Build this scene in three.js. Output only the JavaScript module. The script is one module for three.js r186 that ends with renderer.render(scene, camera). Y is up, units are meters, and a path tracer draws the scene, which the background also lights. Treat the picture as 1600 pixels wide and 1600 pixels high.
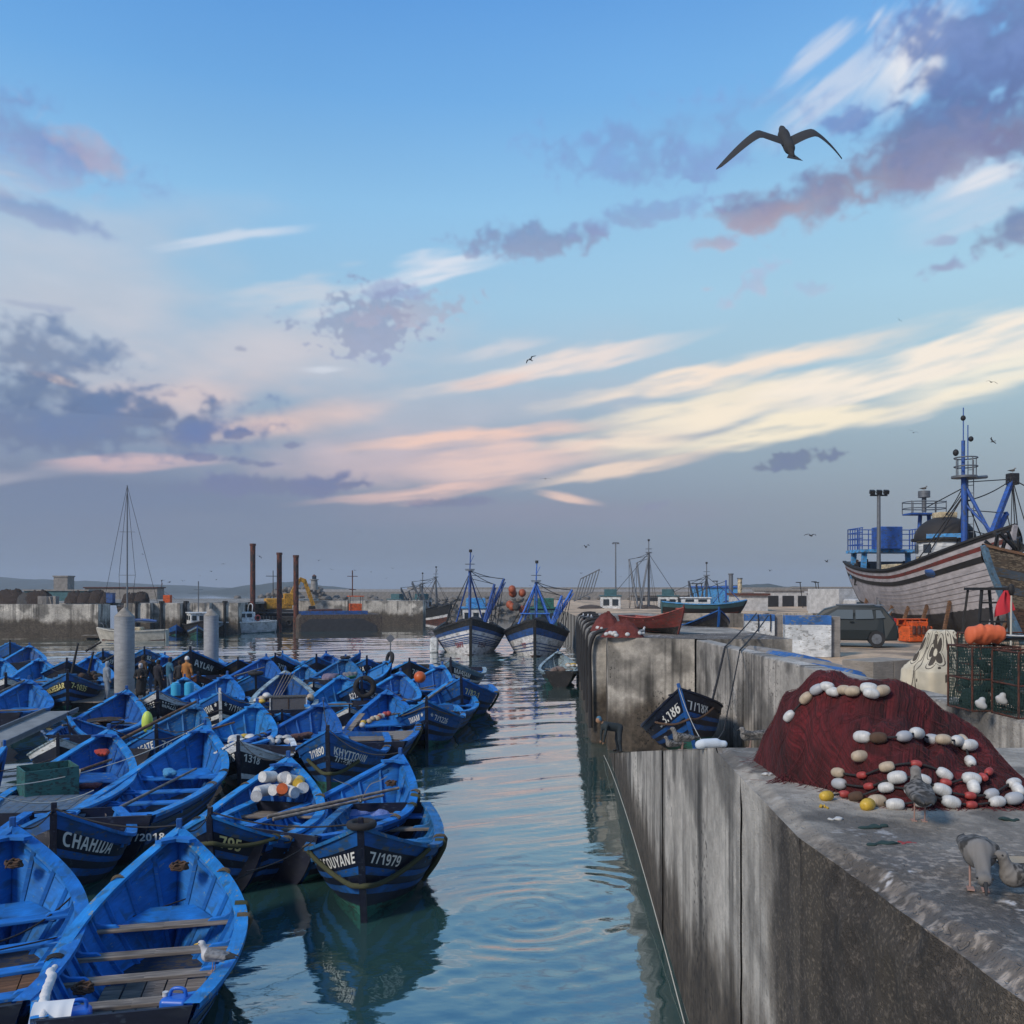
import * as THREE from 'three';
import { mergeGeometries, mergeVertices, toCreasedNormals } from 'three/addons/utils/BufferGeometryUtils.js';
import { RoundedBoxGeometry } from 'three/addons/geometries/RoundedBoxGeometry.js';
import { FontLoader } from 'three/addons/loaders/FontLoader.js';

// ---------- camera: level lens 5.5 m above the water, shifted upwards ----------
const F = 1400, HOR = 920, EYE = 5.5;
const scene = new THREE.Scene();
const camera = new THREE.PerspectiveCamera(2 * Math.atan(800 / F) * 180 / Math.PI, 1, 0.1, 20000);
camera.position.set(0, EYE, 0);
camera.lookAt(0, EYE, -10);
camera.setViewOffset(1600, 1600, 0, 800 - HOR, 1600, 1600);
const renderer = new THREE.WebGLRenderer({ antialias: true });
renderer.toneMapping = THREE.LinearToneMapping;
renderer.toneMappingExposure = 1.9;
renderer.shadowMap.enabled = true;

// ---------- small maths ----------
function rng(seed) { let a = seed >>> 0; return () => { a = (a + 0x6D2B79F5) | 0; let t = Math.imul(a ^ (a >>> 15), 1 | a); t = (t + Math.imul(t ^ (t >>> 7), 61 | t)) ^ t; return ((t ^ (t >>> 14)) >>> 0) / 4294967296; }; }
const R0 = rng(7);
const TAB = new Float32Array(65536); { const r = rng(99); for (let i = 0; i < 65536; i++) TAB[i] = r(); }
const lerp = (a, b, t) => a + (b - a) * t, clamp = (x, a = 0, b = 1) => x < a ? a : x > b ? b : x;
const sst = (a, b, x) => { const t = clamp((x - a) / (b - a)); return t * t * (3 - 2 * t); };
function vn(x, y, p = 256) {
  const xi = Math.floor(x), yi = Math.floor(y); let fx = x - xi, fy = y - yi, a, b, c, d; fx = fx * fx * (3 - 2 * fx); fy = fy * fy * (3 - 2 * fy);
  if (p === 256) { a = xi & 255; b = (xi + 1) & 255; c = (yi & 255) << 8; d = ((yi + 1) & 255) << 8; } else { a = ((xi % p) + p) % p; b = (a + 1) % p; c = ((yi % p) + p) % p; d = ((c + 1) % p) << 8; c <<= 8; }
  const p00 = TAB[a + c], p01 = TAB[a + d], l = p00 + (TAB[b + c] - p00) * fx, h = p01 + (TAB[b + d] - p01) * fx; return l + (h - l) * fy;
}
function fbm(x, y, o = 4, p = 256) { let s = 0, a = 0.5, n = 0; for (let i = 0; i < o; i++) { s += a * vn(x, y, p); n += a; a *= 0.5; x = x * 2 + 17; y = y * 2 + 31; if (p < 256) p = p * 2 > 256 ? 256 : p * 2; } return s / n; }
const lin = (c) => { c /= 255; return c <= 0.04045 ? c / 12.92 : Math.pow((c + 0.055) / 1.055, 2.4); };
// a photo pixel seen on a level surface at height h -> place
function G(px, py, h = 0) { const z = F * (EYE - h) / (py - HOR); return new THREE.Vector3((px - 800) * z / F, h, -z); }
// a photo pixel at a known distance
function D(px, py, z) { return new THREE.Vector3((px - 800) * z / F, EYE - (py - HOR) * z / F, -z); }

// ---------- sky: air and clouds at dusk, warm glow at the right, sun behind left ----------
const GLOW_AZ = 0.75, SUN_AZ = -2.35, SUN_EL = 0.6, EXPOSURE = 1.9;
{
  const W = 4096, Hh = 2048, data = new Float32Array(W * Hh * 4);
  const toA = (px) => Math.atan((px - 800) / F) * F;
  const toE = (px, py) => Math.atan((HOR - py) / F * Math.cos(Math.atan((px - 800) / F))) * F;
  // air: [elevation in sky units, colour far from the glow, colour towards the glow]
  const AIR = [[-60, [120, 131, 150], [140, 147, 153]], [40, [119, 131, 154], [142, 150, 157]], [130, [124, 136, 163], [152, 164, 172]], [220, [138, 154, 180], [162, 184, 194]], [320, [160, 182, 206], [174, 206, 220]],
    [430, [154, 194, 224], [172, 212, 234]], [560, [138, 190, 232], [158, 206, 238]], [700, [108, 168, 226], [126, 184, 236]], [840, [86, 148, 216], [104, 164, 228]], [1100, [92, 154, 218], [108, 166, 226]], [1500, [92, 152, 214], [100, 160, 220]], [2300, [90, 148, 210], [92, 150, 212]]]
    .map(([e, a, b]) => [e, a.map(lin), b.map(lin)]);
  const els = [];
  // cloud(px, py, radius x, radius y, turn in degrees, colour top, colour underside, density, raggedness, grain)
  const cloud = (px, py, rx, ry, rot, c, c2, dens, rag = 0.9, gr = 1, st = 1) => els.push({ a: toA(px), e: toE(px, py), rx, ry, cs: Math.cos(rot * Math.PI / 180), sn: Math.sin(rot * Math.PI / 180), c: c.map(lin), c2: c2.map(lin), dens, rag, gr, st, R: Math.max(rx, ry) * 1.9 });
  const streak = (x1, y1, x2, y2, w, c, dens, rag = 0.8) => { const l = Math.hypot(x2 - x1, y2 - y1); cloud((x1 + x2) / 2, (y1 + y2) / 2, l / 2 * 1.1, w * 1.05, -Math.atan2(y2 - y1, x2 - x1) * 180 / Math.PI, c, c, dens, rag, 0.9, 4); };
  const VEIL = [190, 200, 216], PEACH = [244, 208, 194], CREAM = [255, 240, 216], WHITE = [226, 230, 240], SLATE = [104, 127, 170], MAUVE = [116, 129, 164], PINKG = [180, 158, 184];
  // veils
  cloud(90, 470, 380, 170, 0, VEIL, [204, 200, 206], 0.78, 0.5, 0.5);
  cloud(430, 545, 430, 105, 10, [208, 208, 216], [222, 206, 206], 0.72, 0.6, 0.6, 2);
  cloud(230, 350, 260, 60, 12, VEIL, VEIL, 0.4, 0.6, 0.6, 2);
  cloud(760, 640, 420, 70, 8, [186, 196, 212], [206, 196, 202], 0.5, 0.7, 0.7, 2.5);
  cloud(650, 720, 360, 52, 3, [206, 192, 200], [222, 196, 196], 0.7, 0.7, 0.7, 3);
  cloud(950, 704, 280, 36, 7, [214, 200, 196], [206, 196, 198], 0.5, 0.7, 0.8, 3);
  cloud(300, 620, 200, 40, 8, [232, 206, 200], [228, 206, 202], 0.55, 0.7, 0.8, 2);
  cloud(430, 660, 170, 34, 10, PEACH, PEACH, 0.66, 0.8, 0.9, 3);
  cloud(880, 800, 420, 40, 0, [150, 148, 168], [142, 144, 164], 0.5, 0.6, 0.7, 3);
  cloud(800, 555, 260, 70, 8, [186, 200, 216], [200, 202, 210], 0.4, 0.7, 0.7, 2.5);
  // streaks, brighter towards the glow
  streak(270, 398, 480, 346, 9, WHITE, 0.6); streak(380, 480, 600, 440, 26, [212, 214, 222], 0.65); streak(560, 445, 770, 408, 17, WHITE, 0.85);
  streak(690, 610, 1090, 526, 20, [244, 228, 220], 0.85); streak(720, 560, 860, 530, 12, [222, 218, 222], 0.6); streak(900, 622, 1390, 548, 21, [253, 234, 216], 0.95);
  streak(930, 664, 1330, 606, 22, CREAM, 0.85); streak(1180, 632, 1700, 530, 36, [255, 242, 226], 0.92); streak(1400, 606, 1720, 584, 22, [255, 246, 226], 0.8);
  streak(960, 698, 1490, 642, 17, [255, 242, 216], 0.95); streak(850, 700, 1100, 684, 13, [255, 236, 214], 0.8); streak(1000, 668, 1220, 640, 13, [255, 240, 218], 0.8);
  streak(560, 702, 910, 672, 16, PEACH, 0.95); streak(640, 740, 930, 706, 22, [240, 208, 198], 0.8); streak(820, 756, 1120, 706, 12, [250, 224, 204], 0.85); streak(500, 786, 830, 746, 11, [244, 206, 194], 0.8);
  streak(840, 768, 936, 786, 8, [250, 214, 196], 0.8); streak(470, 578, 540, 572, 7, WHITE, 0.6); streak(700, 610, 830, 590, 14, PEACH, 0.5); streak(100, 735, 320, 716, 11, [228, 196, 196], 0.7); streak(60, 590, 110, 600, 7, [255, 224, 204], 0.9);
  streak(1210, 180, 1390, 90, 44, [208, 218, 236], 0.75); streak(1370, 130, 1480, 24, 46, [232, 234, 240], 0.95); streak(1390, 250, 1560, 280, 40, [190, 206, 230], 0.5); streak(1440, 340, 1620, 300, 60, [196, 212, 232], 0.55); streak(1490, 290, 1580, 270, 16, [232, 232, 238], 0.8);
  // cumulus: blue-grey with warmer undersides
  const cu = (px, py, rx, ry, rot = 0, dens = 0.95, c = SLATE, c2 = MAUVE, rag = 1.1, gr = 1) => cloud(px, py, rx, ry, rot, c, c2, dens, rag, gr, 1.4);
  cu(1520, 100, 110, 100, 0, 0.98, [108, 134, 188], [96, 120, 172], 0.9); cu(1600, 70, 90, 90, 0, 0.85, [118, 142, 192], [104, 126, 178]); cu(1480, 190, 130, 56, 5, 0.98, [100, 126, 178], [98, 122, 172], 0.8); cu(1590, 190, 100, 60, 0, 0.95, [104, 126, 176], [112, 124, 170], 0.8);
  cu(1330, 188, 46, 20, 0, 0.85, [114, 140, 198], [112, 136, 192]); cu(1400, 260, 130, 56, 14, 0.98, [112, 128, 170], [138, 140, 170], 0.7); cu(1295, 304, 130, 46, 12, 0.98, [116, 128, 168], [162, 154, 174], 0.7); cu(1190, 332, 84, 34, 6, 0.97, [128, 138, 174], [178, 164, 178], 0.8);
  cu(1500, 240, 130, 36, 10, 0.95, [124, 134, 172], [152, 148, 172], 0.7); cu(1600, 220, 60, 36, 0, 0.9, [116, 126, 170], [132, 134, 170]); cu(1116, 380, 36, 16, 0, 0.9, [152, 158, 194], [186, 176, 194]); cu(1472, 418, 40, 15, 5, 0.8, [130, 136, 182], [158, 152, 188]); cu(1584, 362, 54, 34, 10, 0.92, [112, 126, 168], [146, 146, 172]);
  cu(1480, 376, 24, 9, 0, 0.6, [150, 156, 192], [160, 160, 194]); cu(850, 374, 118, 30, 3, 0.88, [122, 144, 186], [146, 150, 180], 1.2); cu(985, 345, 110, 22, 5, 0.7, [130, 156, 204], [146, 158, 200], 1.3); cu(1000, 245, 140, 60, -4, 0.62, [122, 154, 208], [130, 150, 200], 1.5, 0.8); cu(1120, 235, 120, 50, 10, 0.5, [130, 160, 212], [130, 156, 206], 1.5, 0.8); cu(1060, 200, 200, 30, 4, 0.3, [130, 160, 212], [130, 160, 206], 1.2, 0.8);
  cu(1180, 452, 46, 20, 20, 0.6, [176, 184, 214], [196, 188, 210], 1.6); cu(1270, 450, 36, 12, 0, 0.55, [164, 184, 218], [180, 188, 214], 1.6); cu(1105, 452, 16, 7, 0, 0.6, [206, 190, 208], [206, 190, 208]);
  cu(1236, 722, 52, 14, 4, 0.97, [94, 102, 132], [88, 96, 126], 1.2, 1.6); cu(1192, 732, 16, 8, 0, 0.8, [98, 104, 134], [98, 104, 134], 1.2, 1.6);
  cu(560, 508, 84, 44, 5, 0.82, [138, 154, 186], [150, 160, 190], 1.9, 1.5); cu(650, 488, 80, 20, 8, 0.6, [162, 166, 190], [180, 172, 190], 1.6, 1.3); cu(600, 456, 46, 12, 0, 0.6, [150, 160, 198], [150, 160, 198], 1.7);
  cu(60, 212, 140, 46, -14, 0.85, [116, 140, 194], [140, 152, 196], 0.9, 0.8); cu(140, 238, 76, 26, -28, 0.66, [178, 172, 194], [186, 176, 194], 1.1, 0.9); cu(30, 325, 90, 16, -8, 0.75, [124, 146, 190], [146, 160, 196], 1, 0.9); cu(30, 262, 120, 26, -4, 0.5, [150, 168, 204], [170, 178, 206], 1);
  cu(40, 556, 130, 54, -8, 0.92, [110, 132, 168], [118, 134, 166], 1); cu(110, 668, 250, 56, 3, 0.99, [104, 126, 166], [114, 128, 162], 0.8); cu(215, 646, 140, 38, 6, 0.98, [102, 124, 164], [112, 126, 160], 1); cu(60, 616, 150, 44, 0, 0.95, [104, 126, 164], [106, 126, 162], 0.9); cu(320, 674, 56, 16, 4, 0.9, [104, 122, 166], [112, 124, 164], 1);
  cu(170, 775, 330, 46, 0, 0.75, [116, 130, 160], [114, 128, 154], 0.7, 0.7); cu(450, 760, 150, 20, 2, 0.85, [112, 122, 160], [118, 124, 158], 1); cu(530, 757, 50, 10, 0, 0.85, [106, 116, 154], [112, 120, 154], 1.2); cu(680, 786, 110, 9, 2, 0.7, [124, 128, 158], [124, 128, 158], 1);
  cu(372, 680, 24, 7, 10, 0.9, [104, 120, 162], [110, 120, 160], 1.2, 1.4); cu(458, 696, 18, 6, 4, 0.8, [126, 134, 168], [126, 134, 168], 1.2, 1.4); cu(330, 716, 50, 7, 0, 0.8, [112, 124, 162], [112, 124, 162], 1.1, 1.3); cu(400, 724, 34, 6, 0, 0.75, [114, 124, 162], [114, 124, 162], 1.1, 1.3); cu(378, 546, 15, 5, 0, 0.7, [150, 158, 184], [150, 158, 184], 1.1, 1.4); cu(1022, 790, 24, 6, 14, 0.6, [138, 142, 168], [138, 142, 168], 1.4, 1.3); cu(50, 478, 60, 7, 0, 0.6, [158, 170, 196], [158, 170, 196], 1, 1);
  // the same kinds of cloud all the way round, warmer near the glow
  const r = rng(31);
  for (let i = 0; i < 150; i++) {
    const a = (r() * 2 - 1) * Math.PI * F, e = 40 + Math.pow(r(), 1.2) * 1500, near = clamp(1 - Math.abs(Math.atan2(Math.sin(a / F - GLOW_AZ), Math.cos(a / F - GLOW_AZ))) / 1.2);
    const c0 = Math.cos(a / F), inside = Math.abs(a) < 880 && e < 860, k = r(), big = 0.6 + r() * 1.2, tilt = 4 + r() * 8; if (inside && c0 > 0) continue;
    const warm = [lerp(214, 255, near), lerp(208, 238, near), lerp(214, 216, near)];
    const at = k < 0.35 ? { rx: 230 * big, ry: 20 * big, c: warm, c2: warm, dens: 0.75, rag: 0.8, st: 4 } : k < 0.6 ? { rx: 340 * big, ry: 90 * big, c: VEIL, c2: [206, 200, 208], dens: 0.6, rag: 0.6, st: 2 } : { rx: 130 * big, ry: 46 * big, c: [110, 130, 182], c2: [140, 138, 178], dens: 0.92, rag: 1.1, st: 1.4 };
    els.push({ a, e, rx: at.rx, ry: at.ry, cs: Math.cos(tilt / 57.3), sn: Math.sin(tilt / 57.3), c: at.c.map(lin), c2: at.c2.map(lin), dens: at.dens, rag: at.rag, gr: 1, st: at.st, R: Math.max(at.rx, at.ry) * 1.9 });
  }
  const shade = (az, el) => {
    const A = az * F, E = el * F, dz = Math.atan2(Math.sin(az - GLOW_AZ), Math.cos(az - GLOW_AZ)), w = Math.exp(-dz * dz / 0.55), dim = 1 - 0.36 * sst(1.3, 2.0, Math.abs(dz)) * (1 - sst(300, 900, E)); let k = 0; while (k < AIR.length - 2 && AIR[k + 1][0] < E) k++;
    const t = clamp((E - AIR[k][0]) / (AIR[k + 1][0] - AIR[k][0])), squeeze = Math.max(0.25, Math.cos(el)), wob = dim * (0.96 + 0.08 * fbm(A / 420 + 9, E / 160 + 4, 3)), c = [0, 0, 0];
    for (let n = 0; n < 3; n++) c[n] = wob * lerp(lerp(AIR[k][1][n], AIR[k][2][n], w), lerp(AIR[k + 1][1][n], AIR[k + 1][2][n], w), t);
    for (const q of row) {
      let x = A - q.a; if (x > Math.PI * F) x -= 2 * Math.PI * F; if (x < -Math.PI * F) x += 2 * Math.PI * F; x *= squeeze > 0.8 ? 1 : squeeze; if (x > q.R || x < -q.R) continue;
      const y = E - q.e, xr = x * q.cs + y * q.sn, yr = -x * q.sn + y * q.cs, u = xr / q.rx, v = yr / q.ry, d = Math.sqrt(u * u + v * v); if (d > 1.9) continue;
      let al, under, sh;
      if (q.st >= 4) { // cirrus: filaments that fray at both ends
        const n1 = fbm((A * q.cs + E * q.sn) / 150, (E * q.cs - A * q.sn) / 26 + 7, 4) - 0.5, n2 = fbm((A * q.cs + E * q.sn) / 60 + 30, (E * q.cs - A * q.sn) / 7, 3), vv = v * (0.8 + 0.6 * Math.abs(u)) + n1 * 2.1;
        al = q.dens * sst(1.25, 0.2, Math.abs(u) + n1 * 0.8) * sst(1.05, 0.35, Math.abs(vv)) * clamp(0.3 + 1.35 * n2); under = 0; sh = 1;
      } else if (q.st >= 2 || q.gr < 0.75) { // veil
        const n1 = fbm(A / 190 + 3, E / 70 + 11, 4) - 0.5, n2 = fbm(A / 60 + 40, E / 22, 3) - 0.5; al = q.dens * sst(0, 0.95, 1 - d + q.rag * (n1 * 1.3 + n2 * 0.4)); under = clamp(0.5 - v * 0.55); sh = 1 + n2 * 0.08;
      } else { // heaped cloud
        const sc = 60 / q.gr, wx = fbm(A / 30, E / 30, 3) - 0.5, n1 = fbm((A + wx * 26) / sc + 13, (E + wx * 20) / (sc * 0.62), 5) - 0.5, b = 1 - Math.abs(2 * fbm((A - wx * 18) / (sc * 0.55) + 50, (E + wx * 12) / (sc * 0.42) + 20, 3) - 1), n2 = fbm(A / 9, E / 7, 3) - 0.5;
        const f = 1 - d * (0.85 + 0.25 * (v < 0 ? -v : 0)) + q.rag * (n1 * 1.3 + (b - 0.72) * 0.8 + n2 * 0.3); al = q.dens * sst(0.05, 0.75 / Math.max(0.8, q.gr), f) * (0.86 + 0.3 * n1); al = al > 1 ? 1 : al;
        under = clamp(0.45 - v * 0.6 - n1 * 1.1 + (b - 0.7) * 0.5); sh = 1 + n1 * 0.3 + n2 * 0.1 + 0.25 * sst(0.5, 0.05, f);
      }
      if (al <= 0) continue;
      for (let n = 0; n < 3; n++) c[n] += (lerp(q.c[n], q.c2[n], under) * sh - c[n]) * al;
    }
    return c.map((q) => q / EXPOSURE);
  };
  let row = [];
  const azOf = (i) => { const ang = ((i + 0.5) / W - 0.5) * 2 * Math.PI; return Math.atan2(Math.cos(ang), -Math.sin(ang)); };
  for (let j = Hh / 2 - 24; j < Hh; j++) {
    const el = ((j + 0.5) / Hh - 0.5) * Math.PI; row = els.filter((q) => Math.abs(q.e - el * F) < q.R);
    const put = (i, c) => { const o = (j * W + i) * 4; data[o] = c[0]; data[o + 1] = c[1]; data[o + 2] = c[2]; data[o + 3] = 1; };
    for (let i = 0; i < W;) { // out of view every fourth texel is computed and the rest lie between
      const az = azOf(i); if (Math.abs(az) < 0.62 && el < 0.66) { put(i, shade(az, el)); i++; continue; }
      if (j % 4 && j > Hh / 2 - 24) { const s = ((j - 1) * W + i) * 4; put(i, [data[s], data[s + 1], data[s + 2]]); i++; continue; }
      const c = shade(az, el); for (let k = 0; k < 4 && i < W; k++, i++) put(i, c);
    }
  }
  for (let j = 0; j < Hh / 2 - 24; j++) for (let i = 0; i < W; i++) { const o = (j * W + i) * 4, s = ((Hh / 2 - 24) * W + i) * 4; data[o] = data[s]; data[o + 1] = data[s + 1]; data[o + 2] = data[s + 2]; data[o + 3] = 1; }
  const sky = new THREE.DataTexture(data, W, Hh, THREE.RGBAFormat, THREE.FloatType);
  sky.mapping = THREE.EquirectangularReflectionMapping; sky.magFilter = sky.minFilter = THREE.LinearFilter; sky.needsUpdate = true;
  scene.background = sky; scene.environment = sky;
}
const sun = new THREE.DirectionalLight(new THREE.Color(1, 0.9, 0.78), 1.5);
sun.position.set(Math.sin(SUN_AZ) * Math.cos(SUN_EL) * 100, Math.sin(SUN_EL) * 100, -Math.cos(SUN_AZ) * Math.cos(SUN_EL) * 100);
sun.castShadow = true; sun.shadow.radius = 22; sun.shadow.mapSize.set(2048, 2048);
Object.assign(sun.shadow.camera, { left: -90, right: 90, top: 90, bottom: -90, near: 1, far: 400 });
scene.add(sun, sun.target);

scene.fog = new THREE.FogExp2(0xb4bfcc, 0.0003); // evening haze over the harbour

// ---------- textures and materials ----------
function texture(w, h, fn, srgb = true, sx = 1, sy = 1) {
  const d = new Uint8Array(w * h * 4);
  for (let j = 0; j < h; j++) for (let i = 0; i < w; i++) { const c = fn(i / w, j / h), o = (j * w + i) * 4; d[o] = clamp(c[0], 0, 255); d[o + 1] = clamp(c[1], 0, 255); d[o + 2] = clamp(c[2], 0, 255); d[o + 3] = 255; }
  const t = new THREE.DataTexture(d, w, h); t.wrapS = t.wrapT = THREE.RepeatWrapping; t.magFilter = THREE.LinearFilter; t.minFilter = THREE.LinearMipmapLinearFilter; t.repeat.set(sx, sy);
  if (srgb) t.colorSpace = THREE.SRGBColorSpace; t.needsUpdate = true; return t;
}
const grey = (v) => [v, v, v];
function std(color, rough = 0.8, o = {}) { const m = new THREE.MeshStandardMaterial({ color: Array.isArray(color) ? new THREE.Color(...color) : color, roughness: rough, side: THREE.DoubleSide, ...o }); return m; }
// tints around white: multiply a paint colour; worn: scratches down to pale wood
const tintTex = texture(512, 512, (u, v) => { const n = fbm(u * 8, v * 8, 5, 8), g = vn(u * 16, v * 180, 180 > 256 ? 256 : 180); return grey(170 + 60 * n + 26 * g); }, true, 0.5, 0.5);
function paintTex(base, chip, wear, seed = 0) {
  return texture(400, 400, (u, v) => {
    const n = fbm(u * 6 + seed, v * 6, 5, 6), st = fbm(u * 10 + seed, v * 64 + 3, 3, 64), k = 0.74 + 0.36 * n + 0.16 * (st - 0.5);
    const ch = sst(1 - wear, 1 - wear + 0.05, fbm(u * 20 + 5 + seed, v * 48, 4, 48) * 0.75 + 0.25 * fbm(u * 4 + seed, v * 4 + 2, 2, 4));
    const dirt = sst(0.56, 0.75, fbm(u * 5 + 30 + seed, v * 12 + 7, 4, 12)) * 0.35;
    return [0, 1, 2].map((c) => lerp(lerp(base[c] * k, chip[c] * (0.7 + 0.5 * n), ch), [52, 54, 54][c], dirt));
  }, true, 0.6, 0.6);
}
const bumpTex = texture(512, 512, (u, v) => grey(255 * (0.5 * fbm(u * 12, v * 12, 5, 12) + 0.5 * fbm(u * 90, v * 90, 2, 90))), false, 0.5, 0.5);
const grainBump = texture(512, 512, (u, v) => grey(255 * (0.6 * fbm(u * 6, v * 70, 4, 70) + 0.4 * fbm(u * 24, v * 24, 3, 24))), false, 0.5, 0.5);
const M = {};
M.blue = std(0xffffff, 0.72, { map: paintTex([14, 114, 198], [96, 134, 172], 0.3, 0), bumpMap: grainBump, bumpScale: 0.004 });
M.blue2 = std(0xffffff, 0.75, { map: paintTex([10, 92, 172], [92, 112, 132], 0.33, 3), bumpMap: grainBump, bumpScale: 0.004 });
M.blue3 = std(0xffffff, 0.75, { map: paintTex([26, 130, 208], [120, 146, 170], 0.32, 6), bumpMap: grainBump, bumpScale: 0.004 });
M.blue4 = std(0xffffff, 0.65, { map: paintTex([24, 106, 168], [116, 128, 138], 0.36, 8), bumpMap: grainBump, bumpScale: 0.004 }); M.floorw = std(0xffffff, 0.8, { map: paintTex([26, 46, 76], [70, 64, 58], 0.5, 7), bumpMap: grainBump, bumpScale: 0.006 }); M.capw = std(0xffffff, 0.65, { map: paintTex([30, 134, 210], [132, 140, 146], 0.36, 4), bumpMap: grainBump, bumpScale: 0.006 });  // floorw: dark floor, darkened further to deepen the shade inside the hulls
M.navy = std(0xffffff, 0.5, { map: paintTex([10, 18, 42], [44, 54, 70], 0.32, 9), bumpMap: grainBump, bumpScale: 0.004 });
M.trim = std(0xffffff, 0.55, { map: paintTex([18, 88, 162], [84, 92, 100], 0.36, 12), bumpMap: grainBump, bumpScale: 0.004 });
M.whitep = std(0xffffff, 0.6, { map: paintTex([222, 226, 228], [164, 160, 152], 0.36, 15), bumpMap: grainBump, bumpScale: 0.004 });
M.woodg = std(0xffffff, 0.85, { map: texture(512, 512, (u, v) => { const n = fbm(u * 5, v * 60, 4, 60), m = fbm(u * 5 + 9, v * 5, 4, 5), k = 0.55 + 0.7 * n; return [132 * k * (0.8 + 0.4 * m), 122 * k * (0.8 + 0.4 * m), 112 * k * (0.8 + 0.4 * m)]; }, true, 0.6, 0.6), bumpMap: grainBump, bumpScale: 0.006 });
M.woodb = std(0xffffff, 0.85, { map: texture(512, 512, (u, v) => { const n = fbm(u * 5, v * 60, 4, 60), m = fbm(u * 5 + 9, v * 5, 4, 5), k = 0.5 + 0.8 * n; return [120 * k * (0.7 + 0.5 * m), 88 * k * (0.7 + 0.5 * m), 64 * k * (0.7 + 0.5 * m)]; }, true, 0.6, 0.6), bumpMap: grainBump, bumpScale: 0.006 });
M.green = std(0xffffff, 0.65, { map: paintTex([38, 110, 98], [40, 60, 50], 0.42, 18), bumpMap: grainBump, bumpScale: 0.004 });
M.dark = std(0xffffff, 0.7, { map: paintTex([30, 31, 34], [70, 64, 58], 0.38, 21), bumpMap: grainBump, bumpScale: 0.004 });
M.red = std(0xffffff, 0.65, { map: paintTex([118, 50, 46], [84, 66, 60], 0.42, 24), bumpMap: grainBump, bumpScale: 0.004 });
M.rust = std(0xffffff, 0.85, { map: paintTex([112, 62, 48], [58, 44, 40], 0.5, 27), bumpMap: bumpTex, bumpScale: 0.01 });
M.brown = std(0xffffff, 0.7, { map: paintTex([84, 44, 36], [50, 36, 32], 0.44, 30), bumpMap: grainBump, bumpScale: 0.004 });
M.orange = std(0xffffff, 0.7, { map: paintTex([226, 96, 34], [110, 60, 40], 0.36, 33), bumpMap: bumpTex, bumpScale: 0.004 });
M.yellow = std(0xffffff, 0.7, { map: paintTex([206, 150, 40], [100, 76, 46], 0.4, 36), bumpMap: bumpTex, bumpScale: 0.004 });
M.cream = std(0xffffff, 0.7, { map: paintTex([206, 190, 156], [120, 100, 80], 0.4, 39), bumpMap: bumpTex, bumpScale: 0.004 });
M.rope = std(0xffffff, 0.95, { map: texture(128, 128, (u, v) => { const k = 0.5 + 0.6 * Math.abs(Math.sin((u + v) * Math.PI * 8)) * (0.6 + 0.6 * vn(u * 20, v * 20, 20)); return [104 * k, 92 * k, 72 * k]; }, true, 6, 6) });
M.ropeb = std([0.02, 0.02, 0.022], 0.9); M.ropew = std([0.5, 0.48, 0.42], 0.9); M.ropeg = std([0.055, 0.06, 0.028], 0.95, { bumpMap: bumpTex, bumpScale: 0.02 });
M.rubber = std([0.018, 0.018, 0.02], 0.85, { bumpMap: bumpTex, bumpScale: 0.005 });
M.steel = std([0.22, 0.24, 0.27], 0.55, { map: tintTex, metalness: 0.4 });
M.glass = std([0.03, 0.04, 0.05], 0.06);
M.plasticw = std([0.78, 0.78, 0.76], 0.45, { map: tintTex }); M.plasticy = std([0.8, 0.52, 0.06], 0.45, { map: tintTex }); M.plastico = std([0.8, 0.16, 0.03], 0.45, { map: tintTex }); M.plasticr = std([0.5, 0.07, 0.06], 0.55, { map: tintTex }); M.plasticb = std([0.02, 0.13, 0.55], 0.35); M.jerry = std([0.05, 0.38, 0.62], 0.4); M.plasticc = std([0.62, 0.5, 0.36], 0.55, { map: tintTex });

// ---------- names, labels, parts ----------
const used = {};
function numbered(n) { const k = used[n] = (used[n] ?? -1) + 1; return k ? n + '_' + String(k).padStart(3, '0') : n; }
function shadow(o) { o.traverse((m) => { if (m.isMesh) { m.castShadow = m.receiveShadow = true; } }); return o; }
function tag(o, label, category, group, kind) { if (label) o.userData.label = label; if (category) o.userData.category = category; if (group) o.userData.group = group; if (kind) o.userData.kind = kind; return o; }
function thing(name, label, category, pos = [0, 0, 0], turn = 0, group) { const o = new THREE.Group(); o.name = numbered(name); o.position.set(...(pos.isVector3 ? pos.toArray() : pos)); o.rotation.y = turn; scene.add(o); return tag(o, label, category, group); }
function part(name, geo, m, parent, label) { const o = new THREE.Mesh(geo, m); o.name = name; if (parent) parent.add(o); if (label) o.userData.label = label; o.castShadow = o.receiveShadow = true; return o; }
function solo(name, geo, m, label, category, group, kind) { const o = part(numbered(name), geo, m, scene); return tag(o, label, category, group, kind); }
function setting(name, geo, m) { const o = part(numbered(name), geo, m, scene); o.userData.kind = 'structure'; return o; }
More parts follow.
